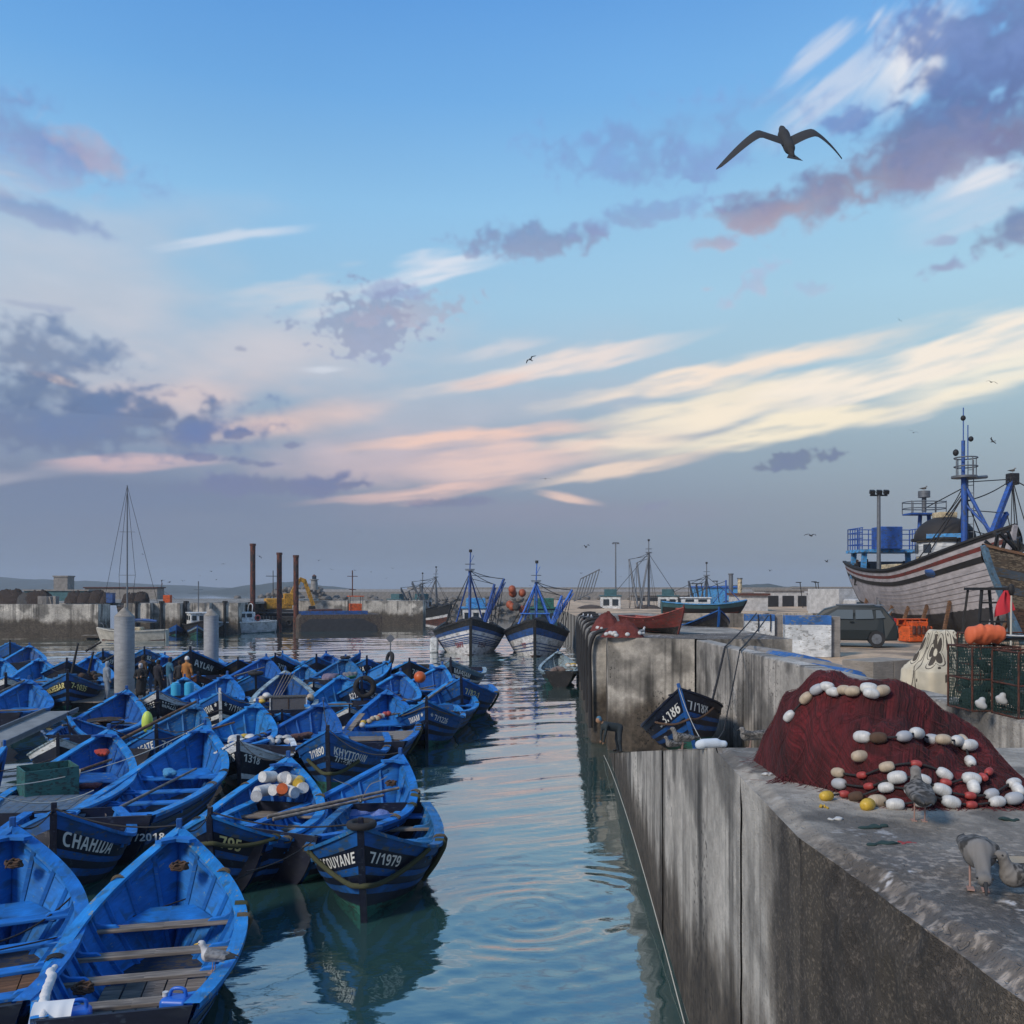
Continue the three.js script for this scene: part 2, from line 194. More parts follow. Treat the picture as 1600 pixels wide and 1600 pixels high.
// ---------- shapes ----------
function boxUV(g, k = 1) { // uv in metres by the face's main direction
  if (g.index) g = g.toNonIndexed(); const p = g.attributes.position, n = p.count, uv = new Float32Array(n * 2), a = new THREE.Vector3(), b = new THREE.Vector3(), c = new THREE.Vector3();
  for (let i = 0; i < n; i += 3) {
    a.fromBufferAttribute(p, i); b.fromBufferAttribute(p, i + 1).sub(a); c.fromBufferAttribute(p, i + 2).sub(a); b.cross(c); const x = Math.abs(b.x), y = Math.abs(b.y), z = Math.abs(b.z);
    for (let q = 0; q < 3; q++) { a.fromBufferAttribute(p, i + q); const [s, t] = y >= x && y >= z ? [a.x, a.z] : x > z ? [a.z, a.y] : [a.x, a.y]; uv[(i + q) * 2] = s * k; uv[(i + q) * 2 + 1] = t * k; }
  }
  g.setAttribute('uv', new THREE.BufferAttribute(uv, 2)); return g;
}
THREE.BufferGeometry.prototype.flat = function () { return this.index ? this.toNonIndexed() : this; };
const mv = (g, x = 0, y = 0, z = 0) => g.translate(x, y, z);
function box(w, h, d, x = 0, y = 0, z = 0, bev = 0) { return boxUV(mv(bev ? new RoundedBoxGeometry(w, h, d, 1, bev) : new THREE.BoxGeometry(w, h, d), x, y, z)); }
const V = (a) => a.isVector3 ? a.clone() : new THREE.Vector3(...a);
function rod(a, b, r, r2 = r, n = 6) { a = V(a); b = V(b); const l = a.distanceTo(b), g = new THREE.CylinderGeometry(r2, r, l, n, 1); g.applyQuaternion(new THREE.Quaternion().setFromUnitVectors(new THREE.Vector3(0, 1, 0), b.clone().sub(a).normalize())); g.translate((a.x + b.x) / 2, (a.y + b.y) / 2, (a.z + b.z) / 2); return g.flat(); }
function beam(a, b, w, h = w) { a = V(a); b = V(b); const l = a.distanceTo(b), g = new THREE.BoxGeometry(w, h, l), m = new THREE.Matrix4().lookAt(b, a, new THREE.Vector3(0, 1, 0)); g.applyMatrix4(m); g.translate((a.x + b.x) / 2, (a.y + b.y) / 2, (a.z + b.z) / 2); return boxUV(g); }
function cyl(r, h, x, y, z, r2 = r, n = 14) { return mv(new THREE.CylinderGeometry(r2, r, h, n, 1), x, y, z).flat(); }
function tube(pts, r, n = 24, k = 6, closed = false) { return new THREE.TubeGeometry(new THREE.CatmullRomCurve3(pts.map(V), closed), n, r, k, closed).flat(); }
function sag(a, b, drop, n = 7) { a = V(a); b = V(b); const o = []; for (let i = 0; i <= n; i++) { const t = i / n, p = a.clone().lerp(b, t); p.y -= drop * 4 * t * (1 - t); o.push(p); } return o; }
function ball(rx, ry, rz, x = 0, y = 0, z = 0, n = 10) { return mv(new THREE.SphereGeometry(1, n + 2, n).scale(rx, ry, rz), x, y, z).flat(); }
function join(...gs) { gs = gs.flat().map((g) => { g = g.index ? g.toNonIndexed() : g; for (const k of Object.keys(g.attributes)) if (!['position', 'normal', 'uv'].includes(k)) g.deleteAttribute(k); return g; }); return mergeGeometries(gs); }
function grid(nu, nv, fn, uvfn) { // fn(u, v) -> [x, y, z], u and v from 0 to 1
  const pos = [], uv = [], idx = []; for (let j = 0; j <= nv; j++) for (let i = 0; i <= nu; i++) { const u = i / nu, v = j / nv, p = fn(u, v); pos.push(p[0], p[1], p[2]); const q = uvfn ? uvfn(u, v, p) : [p[0], p[2]]; uv.push(q[0], q[1]); }
  for (let j = 0; j < nv; j++) for (let i = 0; i < nu; i++) { const a = j * (nu + 1) + i; idx.push(a, a + 1, a + nu + 1, a + 1, a + nu + 2, a + nu + 1); }
  const g = new THREE.BufferGeometry(); g.setAttribute('position', new THREE.Float32BufferAttribute(pos, 3)); g.setAttribute('uv', new THREE.Float32BufferAttribute(uv, 2)); g.setIndex(idx); g.computeVertexNormals(); return g;
}
function prism(pts, depth, bev = 0) { const s = new THREE.Shape(pts.map((p) => new THREE.Vector2(p[0], p[1]))); return boxUV(new THREE.ExtrudeGeometry(s, { depth, bevelEnabled: bev > 0, bevelSize: bev, bevelThickness: bev, bevelSegments: 1 })); }
// smooth blend of tapered capsules, meshed with surface nets: bones [[ax,ay,az],[bx,by,bz],ra,rb]
function capDist(p, b) { const [a, c, ra, rb] = b, dx = c[0] - a[0], dy = c[1] - a[1], dz = c[2] - a[2], px = p[0] - a[0], py = p[1] - a[1], pz = p[2] - a[2], l = dx * dx + dy * dy + dz * dz, t = l ? clamp((px * dx + py * dy + pz * dz) / l) : 0; return Math.hypot(px - dx * t, py - dy * t, pz - dz * t) - lerp(ra, rb, t); }
function blend(bones, k) { return (p) => { let d = 1e9; for (const b of bones) { const e = capDist(p, b), h = clamp(0.5 + 0.5 * (e - d) / k); d = lerp(e, d, h) - k * h * (1 - h); if (d > 1e8) d = e; } return d; }; }
function nets(fn, lo, hi, cell) {
  const n = [0, 1, 2].map((i) => Math.ceil((hi[i] - lo[i]) / cell) + 1), at = (i, j, k) => i + n[0] * (j + n[1] * k), f = new Float32Array(n[0] * n[1] * n[2]), vi = new Int32Array(f.length).fill(-1), pos = [], idx = [];
  for (let k = 0; k < n[2]; k++) for (let j = 0; j < n[1]; j++) for (let i = 0; i < n[0]; i++) f[at(i, j, k)] = fn([lo[0] + i * cell, lo[1] + j * cell, lo[2] + k * cell]);
  const C = [[0, 0, 0], [1, 0, 0], [0, 1, 0], [1, 1, 0], [0, 0, 1], [1, 0, 1], [0, 1, 1], [1, 1, 1]], Ed = [[0, 1], [2, 3], [4, 5], [6, 7], [0, 2], [1, 3], [4, 6], [5, 7], [0, 4], [1, 5], [2, 6], [3, 7]];
  for (let k = 0; k < n[2] - 1; k++) for (let j = 0; j < n[1] - 1; j++) for (let i = 0; i < n[0] - 1; i++) {
    const v = C.map((c) => f[at(i + c[0], j + c[1], k + c[2])]); let m = 0; const s = [0, 0, 0];
    for (const [a, b] of Ed) if ((v[a] < 0) !== (v[b] < 0)) { const t = v[a] / (v[a] - v[b]); for (let q = 0; q < 3; q++) s[q] += lerp(C[a][q], C[b][q], t); m++; }
    if (m) { vi[at(i, j, k)] = pos.length / 3; pos.push(lo[0] + (i + s[0] / m) * cell, lo[1] + (j + s[1] / m) * cell, lo[2] + (k + s[2] / m) * cell); }
  }
  const quad = (a, b, c, d, flip) => { if (a < 0 || b < 0 || c < 0 || d < 0) return; if (flip) idx.push(a, c, b, a, d, c); else idx.push(a, b, c, a, c, d); };
  for (let k = 1; k < n[2] - 1; k++) for (let j = 1; j < n[1] - 1; j++) for (let i = 1; i < n[0] - 1; i++) {
    const a = f[at(i, j, k)] < 0;
    if (a !== f[at(i + 1, j, k)] < 0) quad(vi[at(i, j - 1, k - 1)], vi[at(i, j, k - 1)], vi[at(i, j, k)], vi[at(i, j - 1, k)], !a);
    if (a !== f[at(i, j + 1, k)] < 0) quad(vi[at(i - 1, j, k - 1)], vi[at(i - 1, j, k)], vi[at(i, j, k)], vi[at(i, j, k - 1)], !a);
    if (a !== f[at(i, j, k + 1)] < 0) quad(vi[at(i - 1, j - 1, k)], vi[at(i, j - 1, k)], vi[at(i, j, k)], vi[at(i - 1, j, k)], !a);
  }
  const g = new THREE.BufferGeometry(); g.setAttribute('position', new THREE.Float32BufferAttribute(pos, 3)); g.setIndex(idx); g.computeVertexNormals(); g.setAttribute('uv', new THREE.Float32BufferAttribute(new Float32Array(pos.length / 3 * 2), 2)); return g;
}
function paintBy(g, fn) { const p = g.attributes.position, c = new Float32Array(p.count * 3); for (let i = 0; i < p.count; i++) { const q = fn(p.getX(i), p.getY(i), p.getZ(i)); c[i * 3] = q[0]; c[i * 3 + 1] = q[1]; c[i * 3 + 2] = q[2]; } g.setAttribute('color', new THREE.BufferAttribute(c, 3)); return g; }
// ---------- water ----------
{
  const waves = [], r = rng(5); for (let i = 0; i < 16; i++) { const L = 0.28 * Math.pow(1.19, i) , th = (r() - 0.5) * 1.5 + 0.35; waves.push([Math.cos(th) * 0.5 * 6.283 / L, Math.sin(th) * 0.3 * 6.283 / L + 6.283 / L * 0.85, r() * 6.28, L * 0.0013 * (0.6 + 0.8 * r())]); }
  const rings = [G(830, 1430), G(905, 1395), G(760, 1560), G(1000, 1480)].map((p, i) => [p.x, p.z, 0.42 + 0.1 * i, [0.006, 0.005, 0.004, 0.004][i], [2.6, 1.8, 2, 1.4][i]]);
  const height = (x, z) => {
    const far = sst(30, 75, -z), patch = 0.35 + 1.1 * fbm(x / 5 + 3, z / 9, 3), amp = patch * (1 + 2.4 * far); let h = 0;
    for (const w of waves) h += Math.sin(x * w[0] + z * w[1] + w[2] + 1.3 * vn(x * 0.7 + 5, z * 0.7)) * w[3]; h *= amp;
    for (const q of rings) { const d = Math.hypot(x - q[0], z - q[1]); h += q[3] * Math.cos(d * 6.283 / q[2] + 2.2 * vn(x * 0.9 + 7, z * 0.9)) * (0.3 + 1.2 * vn(x * 1.1, z * 1.1 + 5)) * Math.exp(-d * d / (q[4] * q[4])); }
    return h;
  };
  const zs = []; for (let z = 7; z < 130; z *= 1.0043) zs.push(z); for (let z = 131; z < 2600; z *= 1.1) zs.push(z); zs.push(2600);
  const us = []; for (let u = -4; u < -0.8; u += 0.2) us.push(u); for (let u = -0.8; u < 0.24; u += 0.0023) us.push(u); for (let u = 0.3; u <= 4; u += 0.2) us.push(u);
  const nz = zs.length, nu = us.length, pos = new Float32Array(nz * nu * 3), uv = new Float32Array(nz * nu * 2), idx = [];
  for (let j = 0; j < nz; j++) for (let i = 0; i < nu; i++) { const z = -zs[j], x = clamp(us[i] * zs[j], -2600, 2600), o = j * nu + i, live = zs[j] < 130 && us[i] >= -0.8 && us[i] < 0.3; pos[o * 3] = x; pos[o * 3 + 1] = live ? height(x, z) * (1 - sst(110, 130, zs[j])) : 0; pos[o * 3 + 2] = z; uv[o * 2] = x; uv[o * 2 + 1] = z; }
  for (let j = 0; j < nz - 1; j++) for (let i = 0; i < nu - 1; i++) { const a = j * nu + i; idx.push(a, a + 1, a + nu, a + 1, a + nu + 1, a + nu); }
  const g = new THREE.BufferGeometry(); g.setAttribute('position', new THREE.BufferAttribute(pos, 3)); g.setAttribute('uv', new THREE.BufferAttribute(uv, 2)); g.setIndex(idx); g.computeVertexNormals();
  const ripple = texture(1024, 1024, (u, v) => grey(255 * (0.55 * fbm(u * 10, v * 16, 4, 16) + 0.45 * fbm(u * 40, v * 64, 3, 64))), false, 1 / 9, 1 / 9);
  const m = new THREE.MeshPhysicalMaterial({ color: new THREE.Color(0.028, 0.078, 0.074), roughness: 0.04, ior: 2.8, side: THREE.DoubleSide, bumpMap: ripple, bumpScale: 0.012, clearcoat: 1, clearcoatRoughness: 0.03 });
  setting('water', g, m);
  setting('water', boxUV(mv(new THREE.PlaneGeometry(120, 90).rotateX(-Math.PI / 2), 0, 0, 38)), m);
}
// ---------- quays ----------
const Q = 3.85, YARD = 2.9, CREST = -9.31, SLOPE = 0.186;
const faceX = (z) => z < -6.1 ? 1.63 - 0.0536 * z : z < -3.64 ? lerp(1.96, 2.1, (z + 6.1) / 2.46) : 2.1 + 0.03 * (z + 3.64);
const topY = (z) => z < CREST ? Q + (z - CREST) * SLOPE : Q;
const edgeIn = (z) => 0.12 * sst(-6.1, -5.2, z) * fbm(z * 4, 7, 4), edgeDown = (z) => 0.05 + 0.07 * sst(-6.1, -5.2, z) * fbm(z * 4, 7, 4);
function concrete(w, h, L, Hm, o = {}) { // L x Hm metres of cast concrete: drips, tide stain, aggregate
  const { tide = 1.4, rough = () => 0, base = [150, 149, 146], alga = [58, 51, 43], drip = 1 } = o;
  return texture(w, h, (u, v) => {
    const s = u * L, y = v * Hm, n = fbm(s * 0.9, y * 0.9, 5), fine = fbm(s * 9, y * 9, 4), dr = fbm(s * 2.6 + 20, y * 0.16, 4), dr2 = fbm(s * 11 + 4, y * 0.3 + 9, 3), sp = vn(s * 60 + 3, y * 60), rg = rough(s, y);
    let k = 0.62 + 0.5 * n + 0.22 * (fine - 0.5); const msk = sst(0.4, 0.62, fbm(s * 0.5 + 30, y * 0.35, 3)); k *= 1 - drip * 0.5 * sst(0.55, 0.8, dr) * msk - drip * 0.2 * sst(0.55, 0.72, dr2) * msk; k *= 1 - 0.35 * sst(0.5, 0.7, fbm(s * 0.8 + 70, y * 0.8 + 11, 4)); k *= 1 + 0.1 * (sp - 0.5);
    const line = tide + 1.5 * (fbm(s * 0.45 + 2, 3.3, 3) - 0.5) + 0.6 * (dr - 0.5) + 0.22 * (dr2 - 0.5) + 0.5 * (fbm(s * 3, y * 3 + 5, 3) - 0.5), wet = sst(0.5, -0.4, y - line);
    const ag = fbm(s * 60, y * 60, 2); let c = base.map((b, i) => lerp(b * k, alga[i] * (0.6 + 0.9 * fine), wet * 0.86));
    if (rg > 0) { const peb = sst(0.6, 0.72, ag) * 0.9, st = sst(0.42, 0.6, fbm(s * 3.2 + 7, y * 0.22, 4)); c = c.map((x, i) => lerp(x, lerp([74, 68, 62][i] * (0.6 + 0.7 * fine), [136, 124, 108][i] * (0.5 + 0.5 * n), st * 0.6) * (0.86 + 0.42 * peb), rg)); }
    const pore = sst(0.78, 0.86, vn(s * 22 + 60, y * 22)) * sst(0.5, 0.7, n); return c.map((x) => x * (1 - 0.5 * pore));
  });
}
const fineBump = texture(1024, 1024, (u, v) => grey(255 * (0.45 * fbm(u * 16, v * 16, 4, 16) + 0.35 * fbm(u * 128, v * 128, 2, 128) - 0.5 * sst(0.8, 0.9, vn(u * 60, v * 60, 60)) + 0.2)), false, 1, 1);
const fb = (k) => { const t = fineBump.clone(); t.repeat.set(k, k); t.needsUpdate = true; return t; };
{
  const near = thing('quay', null, null); near.userData.kind = 'structure';
  const L1 = 22, texNear = concrete(2048, 1024, L1, 4.6, { tide: 1.75, base: [218, 211, 200], rough: (s, y) => sst(-0.35, 0.35, s - 13.35 + 0.12 * y + 1.1 * (fbm(s * 1.5, y * 1.2, 4) - 0.5)) });
  const texRamp = concrete(1024, 512, 24, 4.6, { tide: 1.15, base: [210, 203, 192] });
  texNear.repeat.set(1 / L1, 1 / 4.6); texRamp.repeat.set(1 / 24, 1 / 4.6);
  const mNear = std(0xffffff, 0.85, { map: texNear, bumpMap: fb(1), bumpScale: 0.02 }), mRamp = std(0xffffff, 0.85, { map: texRamp, bumpMap: fb(1), bumpScale: 0.015 });
  const texRough = concrete(1024, 1024, 4.5, 4.6, { tide: -3, rough: () => 1 }); texRough.repeat.set(1 / 4.5, 1 / 4.6); const mRough = std(0xffffff, 0.9, { map: texRough, bumpMap: fb(1.5), bumpScale: 0.03 });
  const cuts = [-34, -27, -20.4, -14.2, -9.9, -8.1, -6.1, -3.3, 0.5, 12]; // joints
  for (let i = 0; i < cuts.length - 1; i++) {
    const a = cuts[i] + 0.004, b = cuts[i + 1] - 0.004, step = [0, 0.012, -0.01, 0.008, 0, 0.015, 0, 0.01, 0][i], rgh = i >= 6, n = Math.max(8, Math.ceil((b - a) * (rgh ? 26 : 10))), nv = rgh ? 90 : 40;
    const g = grid(n, nv, (u, v) => {
      const z = lerp(a, b, u), t = topY(z), y = lerp(-0.8, t, v), amp = rgh ? 0.035 * sst(-6.1, -5.4, z) : 0.006, kt = sst(0.35, 0, t - y);
      return z > CREST ? [faceX(z) + (step + amp * (fbm(z * 5, y * 5, 4) - 0.5) * 2) * (1 - kt) + edgeIn(z) * kt, y - edgeDown(z) * kt, z] : [faceX(z) + step + amp * (fbm(z * 5, y * 5, 4) - 0.5), y, z];
    }, (u, v, p) => [p[2] + (i >= 4 ? 20 : 36), p[1]]);
    part('wall_panel', g, rgh ? mRough : i >= 4 ? mNear : mRamp, near);
  }
  part('wall_core', grid(60, 1, (u, v) => { const z = lerp(-34, 12, u); return [faceX(z) + 0.2, lerp(-0.8, topY(z) - 0.3, v), z]; }, (u, v, p) => [p[2] + 36, p[1]]), mRamp, near);
  // top: flat apron with a worn wet end, then the slip that runs down into the water
  const texTop = texture(1024, 2048, (u, v) => {
    const x = u * 9, z = v * 22 - 10.5, n = fbm(x * 1.1, z * 1.1, 5), f = fbm(x * 12, z * 12, 4), ag = fbm(x * 30, z * 30, 3), worn = sst(-6.4, -5.2, z + 1.2 * (fbm(x * 0.7, z * 0.7, 3) - 0.5));
    const k = 0.6 + 0.55 * n + 0.3 * (f - 0.5), c0 = [176, 167, 154].map((b) => b * k), c1 = [112, 104, 96].map((b) => b * (0.5 + 0.55 * n + 0.8 * sst(0.5, 0.68, ag) * f)), c = c0.map((b, i) => lerp(b, c1[i], worn));
    const gu = sst(0.6, 0.68, fbm(x * 2.2 + 9, z * 2.8, 5)) * sst(0.4, 0.55, ag) * 0.85, st = sst(0.58, 0.72, fbm(x * 1.6 + 40, z * 1.6, 4)) * 0.5; return c.map((b, i) => lerp(lerp(b, [58, 55, 52][i], st * (1 - worn)), [205, 205, 208][i], gu * (0.25 + 0.75 * worn) * sst(0.44, 0.6, f)));
  });
  const wetTop = texture(1024, 1024, (u, v) => { const x = u * 9, z = v * 22 - 10.5, worn = sst(-7.2, -5, z), w = sst(0.5, 0.62, fbm(x * 1.6 + 9, z * 2.2, 4) + 0.12 * (fbm(x * 14, z * 14, 3) - 0.5)); return grey(255 * lerp(0.92, 0.3 + 0.5 * fbm(x * 9, z * 9, 3), w * worn)); }, false);
  for (const t of [texTop, wetTop]) { t.repeat.set(1 / 9, 1 / 22); }
  const mTop = std(0xffffff, 1, { map: texTop, roughnessMap: wetTop, bumpMap: fb(0.9), bumpScale: 0.018 });
  part('apron', grid(220, 340, (u, v) => {
    const z = lerp(10, CREST, v), x0 = faceX(z), w = sst(-6.4, -5, z), uu = Math.pow(u, 1.7), x = lerp(x0 + edgeIn(z), 6.6, uu), dx = x - x0 - edgeIn(z), rnd = edgeDown(z) * sst(0.13, 0, dx) * (z > CREST + 0.02 ? 1 : 0), wk = u === 0 ? 0 : 1;
    return [x, Q - rnd + wk * w * 0.06 * (fbm(x * 2.6, z * 2.6, 5) - 0.5) + wk * 0.012 * (fbm(x * 1.4, z * 1.4, 3) - 0.5), z];
  }, (u, v, p) => [p[0], p[2] + 10.5]), mTop, near);
  const mSlip = std(0xffffff, 0.9, { map: texRamp, bumpMap: fb(1), bumpScale: 0.02 });
  part('slipway', grid(40, 90, (u, v) => { const z = lerp(CREST, -36, v), x = lerp(faceX(z), 6.3, u); return [x, topY(z) - 0.006 + 0.02 * (fbm(x * 2, z * 2, 3) - 0.5) * (v > 0.01 ? 1 : 0), z]; }, (u, v, p) => [p[0] + 3, p[2] * 0.1 + 3.9]), mSlip, near);
  const sk = []; { const rr = rng(3); for (let i = 0; i < 9; i++) { const z = -6.3 - i * 0.33 - rr() * 0.15; sk.push([faceX(z), z, 0.1 + rr() * 0.12]); } }
  // slip side wall and the yard beyond it
  const sideTex = concrete(1024, 512, 24, 6.5, { tide: 2.3, base: [196, 189, 179] }); sideTex.repeat.set(1 / 24, 1 / 6.5);
  const mSide = std(0xffffff, 0.9, { map: sideTex, bumpMap: fb(1), bumpScale: 0.02 }), wallX = (z) => lerp(5.97, 6.34, (z + 29) / 18);
  const side = thing('retaining_wall', 'long grey concrete wall along the upper side of the slipway', 'wall'); const jz = [-29, -23.6, -18.8, -14.6, -10.4, -5.2, 0, 10];
  for (let i = 0; i < jz.length - 1; i++) {
    const a = jz[i] + 0.01, b = jz[i + 1] - 0.01; const sec = [[0, -1.2], [0, Q - 0.03], [0.03, Q], [0.42, Q], [0.45, Q - 0.03], [0.45, 2.4]];
    part('wall_panel', grid(12, 5, (u, v) => { const z = lerp(a, b, u), q = sec[Math.round(v * 5)]; return [wallX(z) + q[0] + (i % 2) * 0.012, q[1] + (i % 2) * 0.006, z]; }, (u, v, p) => [p[2] + 30, p[1] + 1.2 + (v > 0.3 ? p[0] - 6 : 0)]).flat(), mSide, side);
  }
  side.children.forEach((m) => m.geometry.computeVertexNormals());
  // far quay: corner block across the slip and the fender wall along the canal
  const far = thing('quay', null, null); far.userData.kind = 'structure';
  const texFront = concrete(1024, 1024, 3.2, 4.6, { tide: 2.25, base: [206, 199, 188] }); texFront.repeat.set(1 / 3.2, 1 / 4.6);
  const mFront = std(0xffffff, 0.9, { map: texFront, bumpMap: fb(1), bumpScale: 0.02 });
  const c0 = [3.27, -30.6], c1 = [5.99, -29.4];
  part('wall_panel', grid(30, 30, (u, v) => [lerp(c0[0], c1[0], u), lerp(-0.8, Q, v), lerp(c0[1], c1[1], u) + 0.02 * fbm(u * 9, v * 9, 3)], (u, v) => [u * 3, v * 4.6]), mFront, far);
  const texCanal = concrete(1024, 512, 32, 4.6, { tide: 1.9, base: [206, 199, 188] }); texCanal.repeat.set(1 / 32, 1 / 4.6);
  const mCanal = std(0xffffff, 0.9, { map: texCanal, bumpMap: fb(1), bumpScale: 0.03 }), cx = (z) => 1.63 - 0.0536 * z;
  for (let i = 0; i < 6; i++) { const a = -30.6 - i * 5, b = a - 4.96; part('wall_panel', grid(6, 12, (u, v) => { const z = lerp(a, b, u); return [cx(z) - 0.02 * (i % 2), lerp(-0.8, Q, v), z]; }, (u, v, p) => [-p[2] - 30, p[1]]), mCanal, far); }
  part('wall_panel', grid(4, 4, (u, v) => [lerp(cx(-60.6), 40, u), lerp(-0.8, Q, v), -60.6], (u, v, p) => [p[0], p[1]]), mCanal, far);
  part('deck', join(grid(10, 30, (u, v) => { const z = lerp(-29.4, -60.6, v); return [lerp(Math.max(cx(z), v < 0.03 ? 3.3 : 0), 9.2, u), Q - 0.002, v === 0 ? lerp(c0[1], -29.4, clamp(u * 2)) : z]; }, (u, v, p) => [p[0], p[2] + 60])), std(0xffffff, 0.9, { map: texTop, bumpMap: fb(0.9), bumpScale: 0.02 }), far);
  part('deck_edge', grid(4, 2, (u, v) => [lerp(6.4, 9.2, u), lerp(2.4, Q, v), -29.4], (u, v, p) => [p[0], p[1]]), mCanal, far); part('deck_edge', grid(1, 1, (u, v) => [9.2, lerp(2.5, Q, v), lerp(-29.4, -60.6, u)]), mCanal, far);
  // rounded fender blocks with hanging tubes along the canal edge
  for (let i = 0; i < 7; i++) {
    const z = -32.6 - i * 3.9, x = cx(z); const t = thing('quay_fender', 'weathered concrete fender block with black rubber tube hung over the quay edge', 'fender', [x, 0, z], 0, 'fenders along the far quay edge');
    part('block', boxUV(new RoundedBoxGeometry(0.9, 4.1, 1.7, 3, 0.28).translate(-0.12, Q - 1.95, 0)), mCanal, t);
    part('rubber_tube', tube([[0.5, Q + 0.17, 0.98], [0.1, Q + 0.2, 0.98], [-0.42, Q + 0.08, 0.98], [-0.62, Q - 0.4, 0.98], [-0.62, Q - 1.6, 0.98], [-0.6, 0.6, 0.98]], 0.075, 26, 7), M.rubber, t);
    if (i % 2) part('chain', tube([[-0.6, 3.4, 0.4], [-0.66, 2.2, 0.2], [-0.62, 1.0, 0.5]], 0.03, 14, 5), M.rubber, t);
  }
  // yard ground
  const sand = texture(1024, 1024, (u, v) => { const n = fbm(u * 6, v * 6, 6, 6), f = fbm(u * 80, v * 80, 3, 80), w = sst(0.55, 0.7, fbm(u * 4 + 5, v * 4, 4, 4)); return [lerp(196, 140, w) * (0.6 + 0.5 * n + 0.25 * f), lerp(168, 122, w) * (0.6 + 0.5 * n + 0.25 * f), lerp(138, 104, w) * (0.6 + 0.5 * n + 0.25 * f)]; }, true, 1 / 14, 1 / 14);
  const mSand = std(0xffffff, 0.95, { map: sand, bumpMap: fb(0.6), bumpScale: 0.04 });
  setting('yard_ground', grid(90, 130, (u, v) => { const z = lerp(10, -215, Math.pow(v, 1.6)), x = lerp(z < -29 && z > -62 ? 9.1 : z <= -62 ? 6 : wallX(Math.max(-29, Math.min(z, 10))) + 0.4, 160, Math.pow(u, 1.8)); return [x, YARD + 0.14 * (fbm(x * 0.22, z * 0.22, 4) - 0.5), z]; }, (u, v, p) => [p[0], p[2]]), mSand);
  setting('yard_edge', grid(1, 1, (u, v) => [6, lerp(-1, YARD + 0.04, v), lerp(-62, -215, u)]), mCanal);
  setting('ground', grid(1, 1, (u, v) => [lerp(2.2, 160, u), 3.0, lerp(60, 10, v)]), mSand);
}
// ---------- wooden boats ----------
const font = await new FontLoader().loadAsync('fonts/droid/droid_sans_bold.typeface.json');
function hull(P) {
  const h = { ...P };
  h.b = (t) => t > 0 ? P.B * (1 - Math.pow(t, P.pb ?? 2.1)) : P.B * (1 - (1 - P.tr) * t * t);
  h.sheer = (t) => P.s0 + (t > 0 ? P.sb * Math.pow(t, P.se ?? 2.1) : P.ss * t * t);
  h.keel = (t) => P.k0 + (t < 0 ? (P.kr ?? 0.12) * t * t : 0);
  h.w = (t, v) => Math.pow(Math.max(v, 0), lerp(P.e0 ?? 0.4, P.e1 ?? 0.8, sst(0.1, 1, t)));
  h.pt = (t, v, side = 1, off = 0) => { const k = h.keel(t), s = h.sheer(t), x = h.b(t) * h.w(t, v) + off; return [side * Math.max(x, off > 0 ? off * 0.6 : 0), k + (s - k) * v, t * P.L / 2 - P.rake * Math.pow(Math.max(0, 1 - v), 1.2) * sst(0.1, 1, t) + (t < -0.5 ? -(P.sr ?? 0.12) * (v - 1) * sst(0.5, 1, -t) : 0) + (off > 0 ? off * sst(0.8, 1, t) : 0)]; };
  // a run of planking between two heights; ts: bow-dense stations
  h.strake = (v0, v1, side, off, nt = 28, nv = 2, t0 = -1, t1 = 1) => { const g = grid(nt, nv, (u, v) => h.pt(lerp(t0, t1, 1 - Math.pow(1 - u, 1.5)), lerp(v0, v1, v), side, off), (u, v, p) => [p[2], p[1] + 0.3 * Math.abs(p[0])]); if (side < 0) flip(g); return g; };
  h.rail = (side, prof, nt = 30, t0 = -1, t1 = 1, v = 1) => { // profile [out, up] swept along the sheer
    return grid(nt, prof.length - 1, (u, w) => { const t = lerp(t0, t1, 1 - Math.pow(1 - u, 1.5)), q = prof[Math.round(w * (prof.length - 1))], p = h.pt(t, v, 1, 0), e = 0.001, a = h.pt(Math.min(t, 1 - e), v), c = h.pt(Math.min(t, 1 - e) + e, v); let nx = c[2] - a[2], nz = -(c[0] - a[0]); const l = Math.hypot(nx, nz) || 1; nx /= l; nz /= l; const x = p[0] + q[0] * nx; return [side * Math.max(x, 0.0), p[1] + q[1], p[2] + q[0] * nz]; }, (u, w, p) => [p[2], p[0] + p[1]]).flat();
  };
  h.section = (t, shrink = 0, v1 = 1) => { const pts = []; for (let i = 0; i <= 14; i++) { const v = v1 * (1 - i / 14), p = h.pt(t, v, 1, -shrink); pts.push([p[0], p[1]]); } for (let i = 13; i >= 0; i--) { const v = v1 * (1 - i / 14), p = h.pt(t, v, -1, -shrink); pts.push([p[0], p[1]]); } return pts; };
  return h;
}
function flip(g) { const i = g.index.array; for (let k = 0; k < i.length; k += 3) { const a = i[k + 1]; i[k + 1] = i[k + 2]; i[k + 2] = a; } g.computeVertexNormals(); return g; }
function flatNormals(g) { if (g.index) g = g.flat(); g.computeVertexNormals(); return g; }
